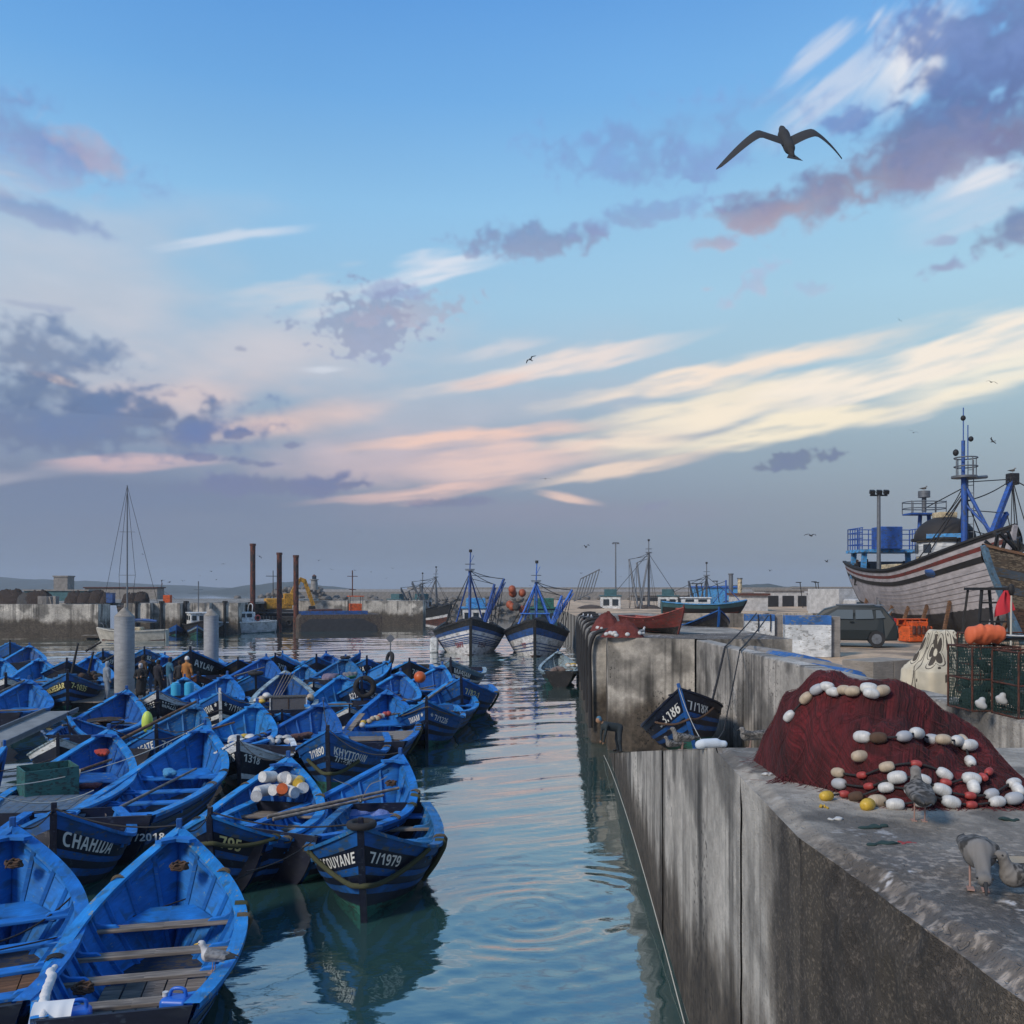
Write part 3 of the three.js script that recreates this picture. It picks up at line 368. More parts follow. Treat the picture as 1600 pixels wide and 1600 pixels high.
// letters laid on the planking of a bow: side +1 reads from the stem aft, -1 towards the stem
function bowText(h, text, side, size, v0, t0, gap = 0.016) {
  const g = new THREE.ShapeGeometry(font.generateShapes(text, size), 3).flat(), p = g.attributes.position; g.computeBoundingBox(); const w = g.boundingBox.max.x;
  for (let i = 0; i < p.count; i++) { const X = p.getX(i), Y = p.getY(i), d = side > 0 ? X : w - X, t = t0 - d * h.perT, q0 = h.pt(t, v0), q1 = h.pt(t, 1), v = v0 + Y * (1 - v0) / (Math.hypot(q1[1] - q0[1], q1[0] - q0[0]) || 1), q = h.pt(t, v, side, gap); p.setXYZ(i, q[0], q[1], q[2]); }
  g.computeVertexNormals(); return g;
}
const BH = hull({ L: 6, B: 1.12, tr: 0.7, s0: 0.8, sb: 0.85, ss: 0.1, k0: -0.3, rake: 0.55, pb: 2.5 }); BH.perT = 1 / 3.75;
const boatGeo = {}; // shapes shared by every boat
function geos(full) {
  const key = full ? 'full' : 'lite'; if (boatGeo[key]) return boatGeo[key]; const h = BH, o = boatGeo[key] = {}, nt = full ? 30 : 16;
  const V0 = [[-0.02, 0.3, 0], [0.3, 0.42, 0.006], [0.42, 0.5, 0.016], [0.5, 0.6, 0.006], [0.6, 0.67, 0.016], [0.67, 0.86, 0.006], [0.86, 1, 0.022]];
  o.strakes = V0.map(([a, b, off]) => [1, -1].map((s) => h.strake(a - 0.004, b + 0.004, s, off, nt, 2)));
  o.inner = [1, -1].map((s) => h.strake(0.06, 0.99, -s * -1, -0.05, nt, full ? 8 : 5));
  o.cap = [1, -1].map((s) => flatNormals(h.rail(s, [[-0.12, -0.02], [-0.12, 0.03], [0.055, 0.03], [0.055, -0.03], [0.02, -0.035]], nt)));
  o.inwale = [1, -1].map((s) => flatNormals(h.rail(s, [[-0.05, -0.13], [-0.1, -0.13], [-0.1, -0.2], [-0.05, -0.2]], nt, -0.95, 0.9)));
  const rib = (t, s, wd = 0.035) => { const n = 7, pos = []; for (let i = 0; i <= n; i++) { const v = lerp(0.1, 0.98, i / n); pos.push(h.pt(t, v, s, -0.045), h.pt(t, v, s, -0.1)); } const g = grid(3, n, (u, w) => { const i = Math.round(w * n), k = Math.round(u * 3), p = pos[i * 2 + (k === 1 || k === 2 ? 1 : 0)]; return [p[0], p[1], p[2] + (k < 2 ? -wd : wd)]; }, (u, w, p) => [p[2], p[1]]); return flatNormals(g); };
  const nr = full ? 11 : 7; o.ribs = []; for (let i = 0; i < nr; i++) { const t = lerp(-0.86, 0.84, i / (nr - 1)); for (const s of [1, -1]) o.ribs.push(rib(t, s, full ? 0.035 : 0.05)); }
  const tw = [-0.62, -0.28, 0.05, 0.36]; o.thwarts = tw.map((t) => { const y = h.sheer(t) - 0.24, v = (y - h.keel(t)) / (h.sheer(t) - h.keel(t)), w = 2 * (h.b(t) * h.w(t, v) - 0.03); return box(w, 0.05, 0.24, 0, y, t * 3, full ? 0.012 : 0); });
  o.knees = []; if (full) for (const t of tw) for (const s of [1, -1]) { const x = h.pt(t, 1)[0] - 0.06, y = h.sheer(t) - 0.03; const g = prism([[0, 0], [-0.05, 0.0], [-0.08, -0.09], [-0.16, -0.14], [-0.34, -0.155], [-0.38, -0.185], [0, -0.19]], 0.05, 0.008); if (s < 0) g.scale(-1, 1, 1); g.translate(s * x, y, t * 3 - 0.025); o.knees.push(flatNormals(g)); }
  const bench = (dy) => grid(12, 6, (u, v) => { const q = u * 2 - 1, t = lerp(0.46 + 0.13 * (1 - q * q), 0.76, v), y = h.sheer(0.5) - 0.42 + dy + 0.1 * v, vv = clamp((y - h.keel(t)) / (h.sheer(t) - h.keel(t))); return [q * Math.max(0.02, h.b(t) * h.w(t, vv) - 0.09), y, h.pt(t, vv)[2] - 0.1 * v]; });
  o.bench = flatNormals(join(bench(0), flip(bench(-0.06)), grid(12, 1, (u, v) => { const q = u * 2 - 1, t = 0.46 + 0.13 * (1 - q * q), y = h.sheer(0.5) - 0.42 - 0.06 * v, vv = clamp((y - h.keel(t)) / (h.sheer(t) - h.keel(t))); return [q * (h.b(t) * h.w(t, vv) - 0.09), y, h.pt(t, vv)[2]]; })));
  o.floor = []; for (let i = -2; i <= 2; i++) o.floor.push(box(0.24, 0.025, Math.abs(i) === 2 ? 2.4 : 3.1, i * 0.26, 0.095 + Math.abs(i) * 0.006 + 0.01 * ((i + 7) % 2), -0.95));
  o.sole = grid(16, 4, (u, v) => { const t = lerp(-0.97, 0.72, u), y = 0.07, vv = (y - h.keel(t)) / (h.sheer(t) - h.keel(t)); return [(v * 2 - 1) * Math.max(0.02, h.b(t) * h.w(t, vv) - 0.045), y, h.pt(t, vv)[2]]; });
  o.transom = flatNormals(prism(h.section(-1, 0.012, 1.0), 0.05).translate(0, 0.02, -3.06));
  o.aft = box(1.42, 0.04, 0.42, 0, h.sheer(-0.92) - 0.2, -2.74, 0.01);
  const stem = []; for (let i = 0; i <= 8; i++) stem.push(h.pt(1, i / 8)); o.stem = join(...stem.slice(0, -1).map((p, i) => beam([0, p[1], p[2] + 0.02], [0, stem[i + 1][1], stem[i + 1][2] + 0.02], 0.1, 0.09)), box(0.085, 0.2, 0.09, 0, stem[8][1] + 0.07, stem[8][2] - 0.02, 0.015));
  o.hook = flatNormals(prism([[0, 0], [0.3, -0.42], [0.2, -0.5], [0, -0.36], [-0.2, -0.5], [-0.3, -0.42]], 0.05).rotateX(Math.PI / 2).translate(0, h.sheer(0.97) - 0.02, h.pt(1, 1)[2] - 0.05));
  return o;
}
const SCHEMES = {
  dim: ['green', 'navy', 'trim', 'navy', 'trim', 'navy', 'navy'],  // darker copy of the navy scheme: slip wall shade put into the paint
  navy: ['green', 'navy', 'trim', 'navy', 'trim', 'navy', 'trim'], stripe: ['green', 'trim', 'navy', 'trim', 'navy', 'trim', 'trim'], white: ['green', 'navy', 'whitep', 'navy', 'navy', 'navy', 'whitep'], white2: ['green', 'whitep', 'navy', 'whitep', 'navy', 'navy', 'blue2'],
  brown: ['dark', 'navy', 'navy', 'navy', 'navy', 'navy', 'brown'], black: ['dark', 'dark', 'dark', 'dark', 'dark', 'dark', 'navy'], plain: ['green', 'navy', 'navy', 'navy', 'trim', 'trim', 'blue2'], pale: ['green', 'navy', 'navy', 'navy', 'whitep', 'navy', 'steelblue'], red: ['dark', 'red', 'red', 'red', 'red', 'red', 'red'], teal: ['green', 'green', 'dark', 'green', 'dark', 'dark', 'pale'],
};
M.steelblue = std(0xffffff, 0.6, { map: paintTex([96, 132, 160], [120, 120, 118], 0.4, 44), bumpMap: grainBump, bumpScale: 0.004 });
M.pale = std(0xffffff, 0.6, { map: paintTex([150, 172, 182], [110, 110, 106], 0.42, 47), bumpMap: grainBump, bumpScale: 0.004 });
const letterW = std([0.72, 0.73, 0.7], 0.6), letterY = std([0.72, 0.66, 0.3], 0.6);
const boats = [], FLEET = 'blue fishing boats rafted together in the harbour';
function boat(name, label, cat, bow, stern, o = {}) {
  const s = (o.s ?? 1) * (bow[1] < 1072 && o.group === undefined ? 1.07 : 1), full = o.full ?? (bow[1] > 1100), g = geos(full), R = rng(Math.round(bow[0] * 7 + bow[1] * 13));
  const b = G(bow[0], bow[1], 1.65 * s), e = G(stern[0], stern[1], 0.88 * s); let dx = b.x - e.x, dz = b.z - e.z, L = Math.hypot(dx, dz); dx /= L; dz /= L; L = clamp(L, o.min ?? 4.2, o.max ?? 7.4);
  const t = thing(name, label, cat, [b.x - dx * L / 2, (o.lift ?? 0) + (R() - 0.5) * 0.05, b.z - dz * L / 2], Math.atan2(dx, dz), o.group === undefined ? FLEET : o.group);
  t.scale.set(s * (o.wide ?? 1.1), s, L / 6); t.rotation.z = o.roll ?? (R() - 0.5) * 0.05; t.rotation.order = 'YXZ';
  const id0 = (o.id ?? 'a')[0], sc = SCHEMES[o.scheme ?? 'navy'].map((k) => M[k]), inn = M[o.inner ?? ['blue', 'blue2', 'blue3', 'blue4', 'blue'][Math.floor(R() * 5)]], wood = M[o.wood ?? ['woodg', 'blue', 'blue2'][Math.floor(R() * 3)]], cap = o.cap ? M[o.cap] : R() > 0.45 ? M.capw : inn;
  g.strakes.forEach((two, i) => two.forEach((q) => part('hull_plank', q, sc[i], t)));
  g.inner.forEach((q) => part('inner_planking', q, inn, t)); g.cap.forEach((q) => part('gunwale', q, cap, t)); g.inwale.forEach((q) => part('inwale', q, inn, t)); g.ribs.forEach((q) => part('rib', q, inn, t));
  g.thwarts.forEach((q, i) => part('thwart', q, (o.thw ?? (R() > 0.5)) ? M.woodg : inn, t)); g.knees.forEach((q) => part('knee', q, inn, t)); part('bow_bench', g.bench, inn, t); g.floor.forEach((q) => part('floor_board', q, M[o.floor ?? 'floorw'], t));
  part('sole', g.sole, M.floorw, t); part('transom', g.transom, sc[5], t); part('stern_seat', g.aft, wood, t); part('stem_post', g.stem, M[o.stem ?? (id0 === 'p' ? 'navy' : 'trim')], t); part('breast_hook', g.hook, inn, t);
  const lm = o.yellow ? letterY : letterW;
  if (o.right) part('lettering', bowText(BH, o.right, 1, o.size ?? 0.24, 0.71, 0.955), lm, t); if (o.left) part('lettering', bowText(BH, o.left, -1, o.size ?? 0.24, 0.71, 0.955), lm, t);
  if (o.right2) part('lettering', bowText(BH, o.right2, 1, (o.size ?? 0.24) * 0.85, 0.6, 0.94), lm, t);
  if (o.sternText) o.sternText.forEach(([tx, x]) => { const sg = new THREE.ShapeGeometry(font.generateShapes(tx, 0.15), 3); sg.rotateY(Math.PI).translate(x, 0.42, -3.075); part('lettering', sg, lm, t); });
  t.userData.L = L; delete t.userData.L; boats.push({ t, L, s, name: o.id }); if (o.id) boats[o.id] = t; t.updateMatrixWorld(true); return t;
}
// bows that point away: the open inside shows. bows that point here: painted planking and names show.
const A = (id, bow, stern, label, o = {}) => boat('fishing_boat', label, 'boat', bow, stern, { id, ...o }), plainA = 'plain blue wooden boat among the moored fleet with its bow towards open water', plainP = 'blue and navy wooden boat in the moored fleet with its prow towards the slipway side';
A('a1', [280, 1296], [182, 1588], 'bright blue open boat with two blue jerry cans and white rags in its stern', { thw: true, inner: 'blue', scheme: 'navy', floor: 'woodg', wide: 1.02 });
A('a2', [24, 1290], [-100, 1590], 'bright blue open boat beside the one carrying two jerry cans', { inner: 'blue', thw: false, floor: 'woodb' });
A('a3', [322, 1134], [172, 1280], 'long bright blue boat with small white lettering on its navy transom', { thw: false, inner: 'blue', sternText: [['7/2018', -0.35], ['TALIOUA', 0.55]] });
A('a4', [452, 1184], [352, 1312], 'blue boat with white and orange plastic drums on its bow', { thw: true, inner: 'blue2' });
A('a5', [627, 1181], [452, 1300], 'blue boat holding pale blue netting and two long oars', { thw: true, inner: 'blue' });
A('a6', [168, 1140], [40, 1272], 'dark blue boat with grey plank deck and green metal box', { inner: 'blue2', wood: 'woodg', thw: false });
A('a7', [197, 1078], [120, 1150], 'blue boat with a dark hoop net lying inside', { full: true });
A('a8', [307, 1100], [228, 1160], 'blue boat with white tipped bow and a pole across it', { full: true });
A('a9', [402, 1098], [322, 1166], 'blue boat with a heap of white floats and a boathook', { full: true });
A('a10', [355, 1054], [302, 1100], plainA, {}); A('a11', [446, 1049], [442, 1112], 'dark blue boat with orange floats and a big grey crate', { inner: 'trim', cap: 'pale', full: true }); A('a12', [534, 1056], [528, 1104], 'blue boat with pale wooden seats and one round cream buoy', { full: true, thw: true });
A('a13', [504, 1097], [420, 1165], 'blue boat with white bags and reddish net over its seats', { full: true }); A('a14', [607, 1078], [588, 1166], 'blue boat with plank stern deck and flag poles with orange floats', { full: true, wood: 'woodg' }); A('a15', [625, 1050], [596, 1092], plainA, {}); A('a16', [709, 1060], [690, 1112], 'plain blue boat at the outer edge of the fleet beside the channel', { full: true, s: 0.9 });
A('a17', [691, 1039], [658, 1072], plainA); A('a18', [612, 1030], [584, 1056], 'blue boat with a rolled grey net and a diamond marker on its bow', {}); A('a19', [540, 1028], [506, 1064], 'blue boat loaded with purple net, rope and a green basket'); A('a20', [415, 1026], [372, 1062], plainA); A('a21', [477, 1039], [470, 1064], plainA, { s: 0.8 });
A('a22', [63, 1028], [36, 1076], plainA, { floor: 'woodb' }); A('a23', [46, 1062], [-10, 1116], plainA, { full: true, thw: true }); A('a24', [0, 1029], [-40, 1068], plainA); A('a25', [47, 1008], [22, 1036], plainA, { inner: 'trim' }); A('a26', [143, 1025], [122, 1066], 'blue boat with rope heap and dark poles standing out of it'); A('a27', [289, 1059], [277, 1096], 'small blue boat with two light blue water drums', { s: 0.85 });
A('a28', [258, 1024], [262, 1050], plainA); A('a30', [441, 1021], [462, 1042], plainA); A('a31', [509, 1022], [516, 1046], plainA); A('a32', [563, 1020], [560, 1042], plainA); A('a33', [8, 1168], [-75, 1228], plainA, { full: true }); A('a34', [-30, 1100], [-90, 1150], plainA);
// prows
A('p1', [565, 1294], [606, 1258], 'navy boat with two blue stripes, white name and rope garland on its prow', { left: 'ACOUYANE', right: '7/1979', scheme: 'navy', min: 4.4, wide: 1.08, size: 0.2 });
A('p2', [325, 1274], [432, 1268], 'navy boat with faded yellow numbers and worn brown planks', { right: '795', yellow: true, scheme: 'navy', s: 0.94, min: 3.9, max: 3.9 });
A('p3', [80, 1268], [120, 1252], 'navy boat with large white name CHAHIDA on its prow', { right: 'CHAHIDA', min: 3.4, max: 3.4, size: 0.27, s: 1.0, scheme: 'navy' });
A('p4', [510, 1144], [580, 1128], 'blue and navy striped boat with two lines of white lettering and mossy rope', { left: '7/1890', right: 'KHYTTOUN', right2: '7/18902', scheme: 'stripe', s: 1.02, max: 4.6, size: 0.21 });
A('p5', [371, 1158], [432, 1140], 'navy boat with white gunwale and number 1318', { right: '1318', left: '78', scheme: 'white', cap: 'whitep', s: 0.9, max: 4.4 });
A('p6', [246, 1140], [290, 1118], 'navy boat lettered AGATE in white under a bow rope', { left: 'AGATE', right: '7/18', s: 0.9, max: 4.2, scheme: 'plain' });
A('p7', [247, 1079], [278, 1064], 'navy boat with broad white gunwale band and white chevron', { left: '7/1002', right: 'MAZZOUNA', scheme: 'white', full: true, max: 4.6, size: 0.22 });
A('p8', [345, 1081], [366, 1062], 'navy boat with white chevrons and two stars on its prow', { left: 'DIVA *', right: '* 7/1191', scheme: 'white2', full: true, max: 4.6, stem: 'whitep' });
A('p9', [310, 1056], [332, 1040], 'small boat with brown painted gunwale and white number', { right: '7/1170', scheme: 'brown', s: 0.9, cap: 'brown' });
A('p10', [104, 1052], [136, 1042], 'navy boat with cream yellow name and number beside the man in grey', { left: 'OUCHEBAR', right: '7-1035', yellow: true, full: true });
A('p11', [666, 1096], [690, 1078], 'navy and blue striped boat with a white star each side of its stem', { left: 'IMAM *', right: '* 7/1226', full: true, scheme: 'stripe', size: 0.2, max: 4.6 });
A('p13', [704, 1031], [745, 1037], 'navy boat with pale grey gunwale at the channel corner of the fleet', { scheme: 'pale', cap: 'pale', right: 'MARIAM', max: 5 }); A('p14', [722, 1060], [752, 1052], 'navy boat with blue stripes and small cream number at the channel edge', { right: '7/82-1', yellow: true, scheme: 'stripe', full: true, max: 4.8 });
A('p15', [640, 1033], [656, 1026], plainP, { scheme: 'black', right: '7/83' }); A('p16', [573, 1030], [580, 1022], plainP, { left: '71A', right: '7/26' }); A('p17', [566, 1064], [588, 1050], plainP, { left: '8217', right: '7/825', full: true }); A('p18', [400, 1053], [410, 1042], plainP, { scheme: 'plain', s: 0.85 }); A('p19', [429, 1025], [446, 1016], plainP, { scheme: 'black', right: '7/12' }); A('p20', [373, 1031], [378, 1022], plainP, { scheme: 'black', s: 0.9 });
A('p22', [495, 1027], [500, 1018], plainP, {}); A('p23', [490, 1066], [494, 1056], plainP, { scheme: 'white', s: 0.7, min: 3.4 }); A('p24', [546, 1104], [552, 1090], plainP, { scheme: 'white', s: 0.7, min: 3.2, max: 3.4, full: true }); A('p25', [441, 1113], [446, 1116], 'blue boat stern on behind the grey crate boat', { right: '7/18', left: '18', s: 0.8, min: 3 , max: 3, full: true });
A('p26', [299, 1017], [318, 1010], 'large navy boat with white letters behind the man in the orange coat', { right: 'AYLAN', size: 0.32, scheme: 'black', s: 1.25 }); A('p27', [226, 1014], [234, 1008], plainP, { right: '8217' }); A('p28', [103, 1033], [110, 1024], plainP, { scheme: 'black' }); A('p29', [162, 1017], [172, 1010], plainP, { right: '7/19' }); A('p30', [9, 1058], [0, 1050], plainP, { scheme: 'white', right: 'ASLAKO', full: true }); A('p31', [16, 1003], [20, 998], plainP, { scheme: 'plain' });
A('p32', [90, 1153], [130, 1146], 'boat with pale blue and white prow tucked under the grey gangway', { scheme: 'white', cap: 'pale', s: 0.8, min: 3, max: 3.2 }); A('p33', [106, 1118], [232, 1146], 'short navy hulled boat lying crosswise with its ribs showing', { s: 0.8, min: 3.6, max: 4.4, full: true });
M.derrickb = std(0xffffff, 0.6, { map: paintTex([58, 118, 214], [70, 80, 100], 0.4, 62) }); M.pilep = std([0.46, 0.47, 0.48], 0.7, { map: tintTex, bumpMap: bumpTex, bumpScale: 0.01 }); M.pilec = std([0.4, 0.36, 0.31], 0.8, { map: tintTex, bumpMap: bumpTex, bumpScale: 0.02 });
// ---------- far shore, breakwater, harbour craft ----------
M.hill = std([0.07, 0.085, 0.075], 1, { map: tintTex }); M.rock = std([0.24, 0.22, 0.2], 0.95, { map: tintTex, bumpMap: bumpTex, bumpScale: 0.2 }); M.render = std([0.34, 0.32, 0.3], 0.9, { map: tintTex }); M.whitewall = std([0.66, 0.66, 0.66], 0.85, { map: tintTex }); M.hullw = std(0xffffff, 0.6, { map: paintTex([232, 230, 232], [160, 150, 138], 0.34, 50), bumpMap: grainBump, bumpScale: 0.006 }); M.hullb = std(0xffffff, 0.6, { map: paintTex([40, 84, 150], [90, 90, 90], 0.4, 53), bumpMap: grainBump, bumpScale: 0.006 }); M.derrick = std(0xffffff, 0.6, { map: paintTex([44, 92, 176], [70, 80, 100], 0.4, 56) }); M.skyb = std(0xffffff, 0.6, { map: paintTex([74, 160, 226], [120, 130, 140], 0.4, 59) }); M.teal = std([0.06, 0.17, 0.2], 0.7, { map: tintTex }); M.black = std([0.02, 0.02, 0.022], 0.7, { map: tintTex }); M.bird = std([0.03, 0.032, 0.036], 0.9);
{
  const hills = (pts, z, th) => { const n = pts.length - 1; return grid(n * 10, 6, (u, v) => { const k = Math.min(n - 1, Math.floor(u * n)), f = u * n - k, px = lerp(pts[k][0], pts[k + 1][0], f), py = lerp(pts[k][1], pts[k + 1][1], f), p = D(px, py, z), b = [0, 0.35, 0.62, 0.85, 1, 0.9, 0.2][Math.round(v * 6)]; return [p.x, -1 + (p.y + 1 + 3.5 * (fbm(px / 14, z / 99, 4) - 0.5)) * b, -z + th * (0.5 - v)]; }, (u, v, p) => [p[0] / 30, p[1] / 30]); };
  setting('hill', hills([[-500, 900], [-120, 896], [0, 904], [70, 906], [160, 910], [260, 915], [330, 919], [400, 921], [560, 924]], 1500, 500), M.hill);
  setting('hill', hills([[340, 920], [380, 914], [420, 909], [455, 909], [490, 915], [540, 920]], 1150, 260), M.hill);
  setting('hill', hills([[1080, 924], [1130, 916], [1170, 913], [1200, 912], [1240, 915], [1330, 919], [1500, 921]], 700, 160), M.hill);
  // breakwater
  const bw = thing('breakwater', 'long low grey brown sea wall with rubble along its foot across the harbour mouth', 'sea wall');
  part('wall', boxUV(prism([[0, -1], [0, 4.8], [1, 5.4], [3, 5.4], [3, -1]], 300).rotateY(Math.PI / 2).translate(-55, 0, -212)), M.render, bw);
  part('parapet', box(250, 0.5, 1, 100, 5.6, -214.5), M.render, bw);
  { const r = rng(11), gs = []; for (let i = 0; i < 420; i++) { const x = -66 + r() * 110, s = 0.4 + r() * 0.8, g = new THREE.IcosahedronGeometry(s, 0).flat(); g.rotateX(r() * 6).rotateY(r() * 6).scale(1, 0.7, 1).translate(x, clamp(3.6 * (1 - r() * 1.15), -0.3, 5), -210 + r() * 4); gs.push(g); } const q = part('rubble', flatNormals(join(gs)), M.rock, bw); q.userData.kind = 'stuff'; const gs2 = []; for (let i = 0; i < 130; i++) { const x = -67 + r() * 24, s = 0.4 + r() * 0.7, g = new THREE.IcosahedronGeometry(s, 0).flat(); g.rotateX(r() * 6).translate(x, 5.5 * r() * sst(-68, -56, x), -214 + r() * 4); gs2.push(g); } part('rubble', flatNormals(join(gs2)), M.rock, bw).userData.kind = 'stuff'; }
  // harbour light on the breakwater
  { const p = D(491, 925, 205), t = thing('harbour_light', 'small round masonry light tower on the breakwater', 'lighthouse', [p.x, 5.3, p.z]); part('tower', cyl(0.9, 2.2, 0, 1.1, 0, 0.7), M.render, t); part('gallery', cyl(1.0, 0.2, 0, 2.3, 0), M.render, t); part('lantern', cyl(0.5, 0.7, 0, 2.75, 0), M.glass, t); part('dome', mv(new THREE.ConeGeometry(0.6, 0.5, 10), 0, 3.3, 0), M.rust, t); }
  // far-left quay
  const q3 = thing('quay', null, null); q3.userData.kind = 'structure'; const tf = concrete(1024, 512, 60, 4.6, { tide: 1.9, base: [206, 199, 188] }); tf.repeat.set(1 / 60, 1 / 4.6); const mf = std(0xffffff, 0.9, { map: tf });
  const qa = D(108, 945, 92).x; for (let i = 0; i < 7; i++) { const z0 = i < 3 ? -99 : -105 - (i - 3) * 1.1, x0 = i < 3 ? qa - (3 - i) * 22 : qa + (i - 3) * 3.1, w = i < 3 ? 21.97 : 3.06; part('wall_panel', boxUV(new THREE.BoxGeometry(w, 5, 3).translate(x0 + w / 2, 1.3, z0 - 1.5 + (i < 3 ? 0.5 : 0))), mf, q3); }
  part('deck', box(76, 0.3, 50, qa - 27, 3.62, -135), mf, q3); part('wall_panel', box(26, 5, 4, -26, 1.25, -133), mf, q3); part('step', box(9, 0.25, 1.2, qa + 3, 0.3, -98.2), mf, q3);
  for (let i = 0; i < 4; i++) { const x = qa + 1.5 + i * 3.1 - (i % 3) * 0.6; solo('fender_pile', join(cyl(0.16, 4.2, x, 1.9, -104.8 - i * 1.1), box(0.5, 0.3, 0.5, x, 3.9, -105 - i * 1.1)), M.dark, 'dark vertical timber fender pile on the far quay face', 'pile', 'fender piles on the far quay'); }
  // heaps of traps and nets on that quay
  const r = rng(21); const heap = (px, w, h, z, m, label, name = 'net_heap', cat = 'net') => { const p = D(px, 945, z); const g = grid(26, 14, (u, v) => { const a = u * 6.283, k = Math.sin(v * 1.57), rr = 1 + 0.35 * (fbm(Math.cos(a) * 2 + 4 + px, Math.sin(a) * 2 + v * 3, 3) - 0.5); return [p.x + Math.cos(a) * w / 2 * rr * (1 - 0.75 * v * v), 3.75 + h * k * (0.75 + 0.5 * fbm(a * 2 + px, v * 5, 3)), -z - 1 + Math.sin(a) * 1.3 * rr * (1 - v * 0.8)]; }, (u, v) => [u * 4, v * 2]); return solo(name, g, m, label, cat, 'gear heaped along the far quay'); };
  M.netbrown = std([0.075, 0.055, 0.045], 1, { bumpMap: bumpTex, bumpScale: 0.3 }); M.netgrey = std([0.12, 0.115, 0.11], 1, { bumpMap: bumpTex, bumpScale: 0.3 });
  for (const [px, w, h, k] of [[10, 4, 1.6, 0], [34, 3.2, 1.2, 1], [52, 3.6, 1.5, 0], [112, 2.4, 1.4, 0], [130, 2.4, 1.3, 0], [148, 2.2, 1.5, 0], [162, 1.6, 1.2, 0], [200, 2.2, 1.2, 0], [216, 1.8, 1.3, 0], [-30, 5, 1.6, 0]]) heap(px, w, h, 101 + (px > 108 ? 8 : 0), k ? M.netgrey : M.netbrown, 'dark brown heap of traps and netting on the far quay edge');
  { const gs = []; for (let i = 0; i < 5; i++) { const p = D(60 + i * 6, 945, 100); gs.push([p.x, i]); } for (const [x, i] of gs) { const t = thing('cement_block', 'grey concrete block leaning on the far quay edge', 'block', [x, 3.8, -100.5], i * 0.3, 'concrete blocks on the far quay'); part('slab', boxUV(new THREE.BoxGeometry(0.5, 0.9, 0.4).rotateZ(0.2 * (i % 2)).translate(0, 0.42, 0)), M.render, t); } }
  { const p = D(173, 943, 109); const t = thing('blue_container', 'small bright blue container on the far quay', 'container', [p.x, 3.78, p.z], 0); part('body', box(0.8, 1.15, 0.8, 0, 0.58, 0, 0.02), M.hullb, t); part('lid', box(0.86, 0.08, 0.86, 0, 1.2, 0), M.hullb, t); }
  { const p = D(262, 943, 110); const t = thing('orange_crate', 'orange wooden crate standing on the far quay', 'crate', [p.x, 3.78, p.z]); for (let i = 0; i < 4; i++) part('slat', box(0.82, 0.2, 0.03, 0, 0.14 + i * 0.24, 0.4), M.orange, t); part('body', box(0.8, 0.95, 0.76, 0, 0.48, 0), M.orange, t); }
  { const p = D(100, 945, 130), t = thing('stone_tower', 'square stone stump standing behind the far quay', 'tower', [p.x, 3.6, p.z]); part('shaft', box(2, 3.6, 2, 0, 1.8, 0), M.render, t); part('cap', box(2.2, 0.2, 2.2, 0, 3.7, 0), M.render, t); }
  { const p = D(96, 928, 128), t = thing('long_shed', 'low grey green shed behind the heaps on the far quay', 'shed', [p.x, 3.6, p.z]); part('wall', box(9, 1.6, 3, 0, 0.8, 0), M.teal, t); part('roof', box(9.4, 0.2, 3.4, 0, 1.7, 0), M.render, t); }
  { const p = D(195, 930, 150), t = thing('long_shed', 'long low brown building beyond the net heaps', 'shed', [p.x, 3.6, p.z]); part('wall', box(12, 2, 3, 0, 1, 0), M.render, t); part('roof', box(12.4, 0.2, 3.4, 0, 2.1, 0), M.brown, t); }
}
M.yacht = std([0.66, 0.62, 0.54], 0.5, { map: tintTex }); M.launch = std(0xffffff, 0.5, { map: paintTex([186, 194, 202], [140, 140, 138], 0.34, 86) }); M.barge = std(0xffffff, 0.85, { map: paintTex([98, 86, 74], [66, 52, 44], 0.5, 89), bumpMap: bumpTex, bumpScale: 0.02 }); M.antifoul = std([0.05, 0.05, 0.055], 0.8, { map: tintTex }); M.hullg = std([0.6, 0.58, 0.62], 0.75, { map: tintTex }); M.buoyd = std([0.5, 0.12, 0.05], 0.6, { map: tintTex });
// ---------- bigger craft ----------
function craft(name, label, cat, P, bands, pos, turn, group) {
  const h = hull(P); h.perT = 2 / P.L * 0.8; const t = thing(name, label, cat, pos, turn, group); t.rotation.order = 'YXZ';
  for (const [a, b, m, off = 0] of bands) for (const s of [1, -1]) part('hull_plank', h.strake(a - 0.003, b + 0.003, s, off, 26, 3), M[m], t);
  part('deck', flatNormals(grid(20, 2, (u, v) => { const tt = lerp(-1, 0.96, u), q = h.pt(tt, P.dk ?? 0.8); return [(v * 2 - 1) * (q[0] - 0.04), q[1], q[2]]; })), M[P.deck ?? 'woodg'], t);
  for (const s of [1, -1]) part('bulwark', h.strake(P.dk ?? 0.8, 1, -s, -0.08, 24, 2), M[P.bul ?? 'woodg'], t); for (const s of [1, -1]) part('gunwale', flatNormals(h.rail(s, [[-0.12, 0], [-0.12, 0.07], [0.1, 0.07], [0.1, -0.05]], 26)), M[P.rail ?? 'dark'], t);
  part('transom', flatNormals(prism(h.section(-1, 0.02), 0.1).translate(0, 0.02, -P.L / 2 - 0.1)), M[P.trm ?? bands[bands.length - 1][2]], t);
  const st = []; for (let i = 0; i <= 8; i++) st.push(h.pt(1, i / 8)); part('stem', join(...st.slice(0, -1).map((p, i) => beam([0, p[1], p[2] + 0.04], [0, st[i + 1][1], st[i + 1][2] + 0.04], P.sw ?? 0.24, 0.2))), M[P.stem ?? 'dark'], t);
  t.h = h; return t;
}
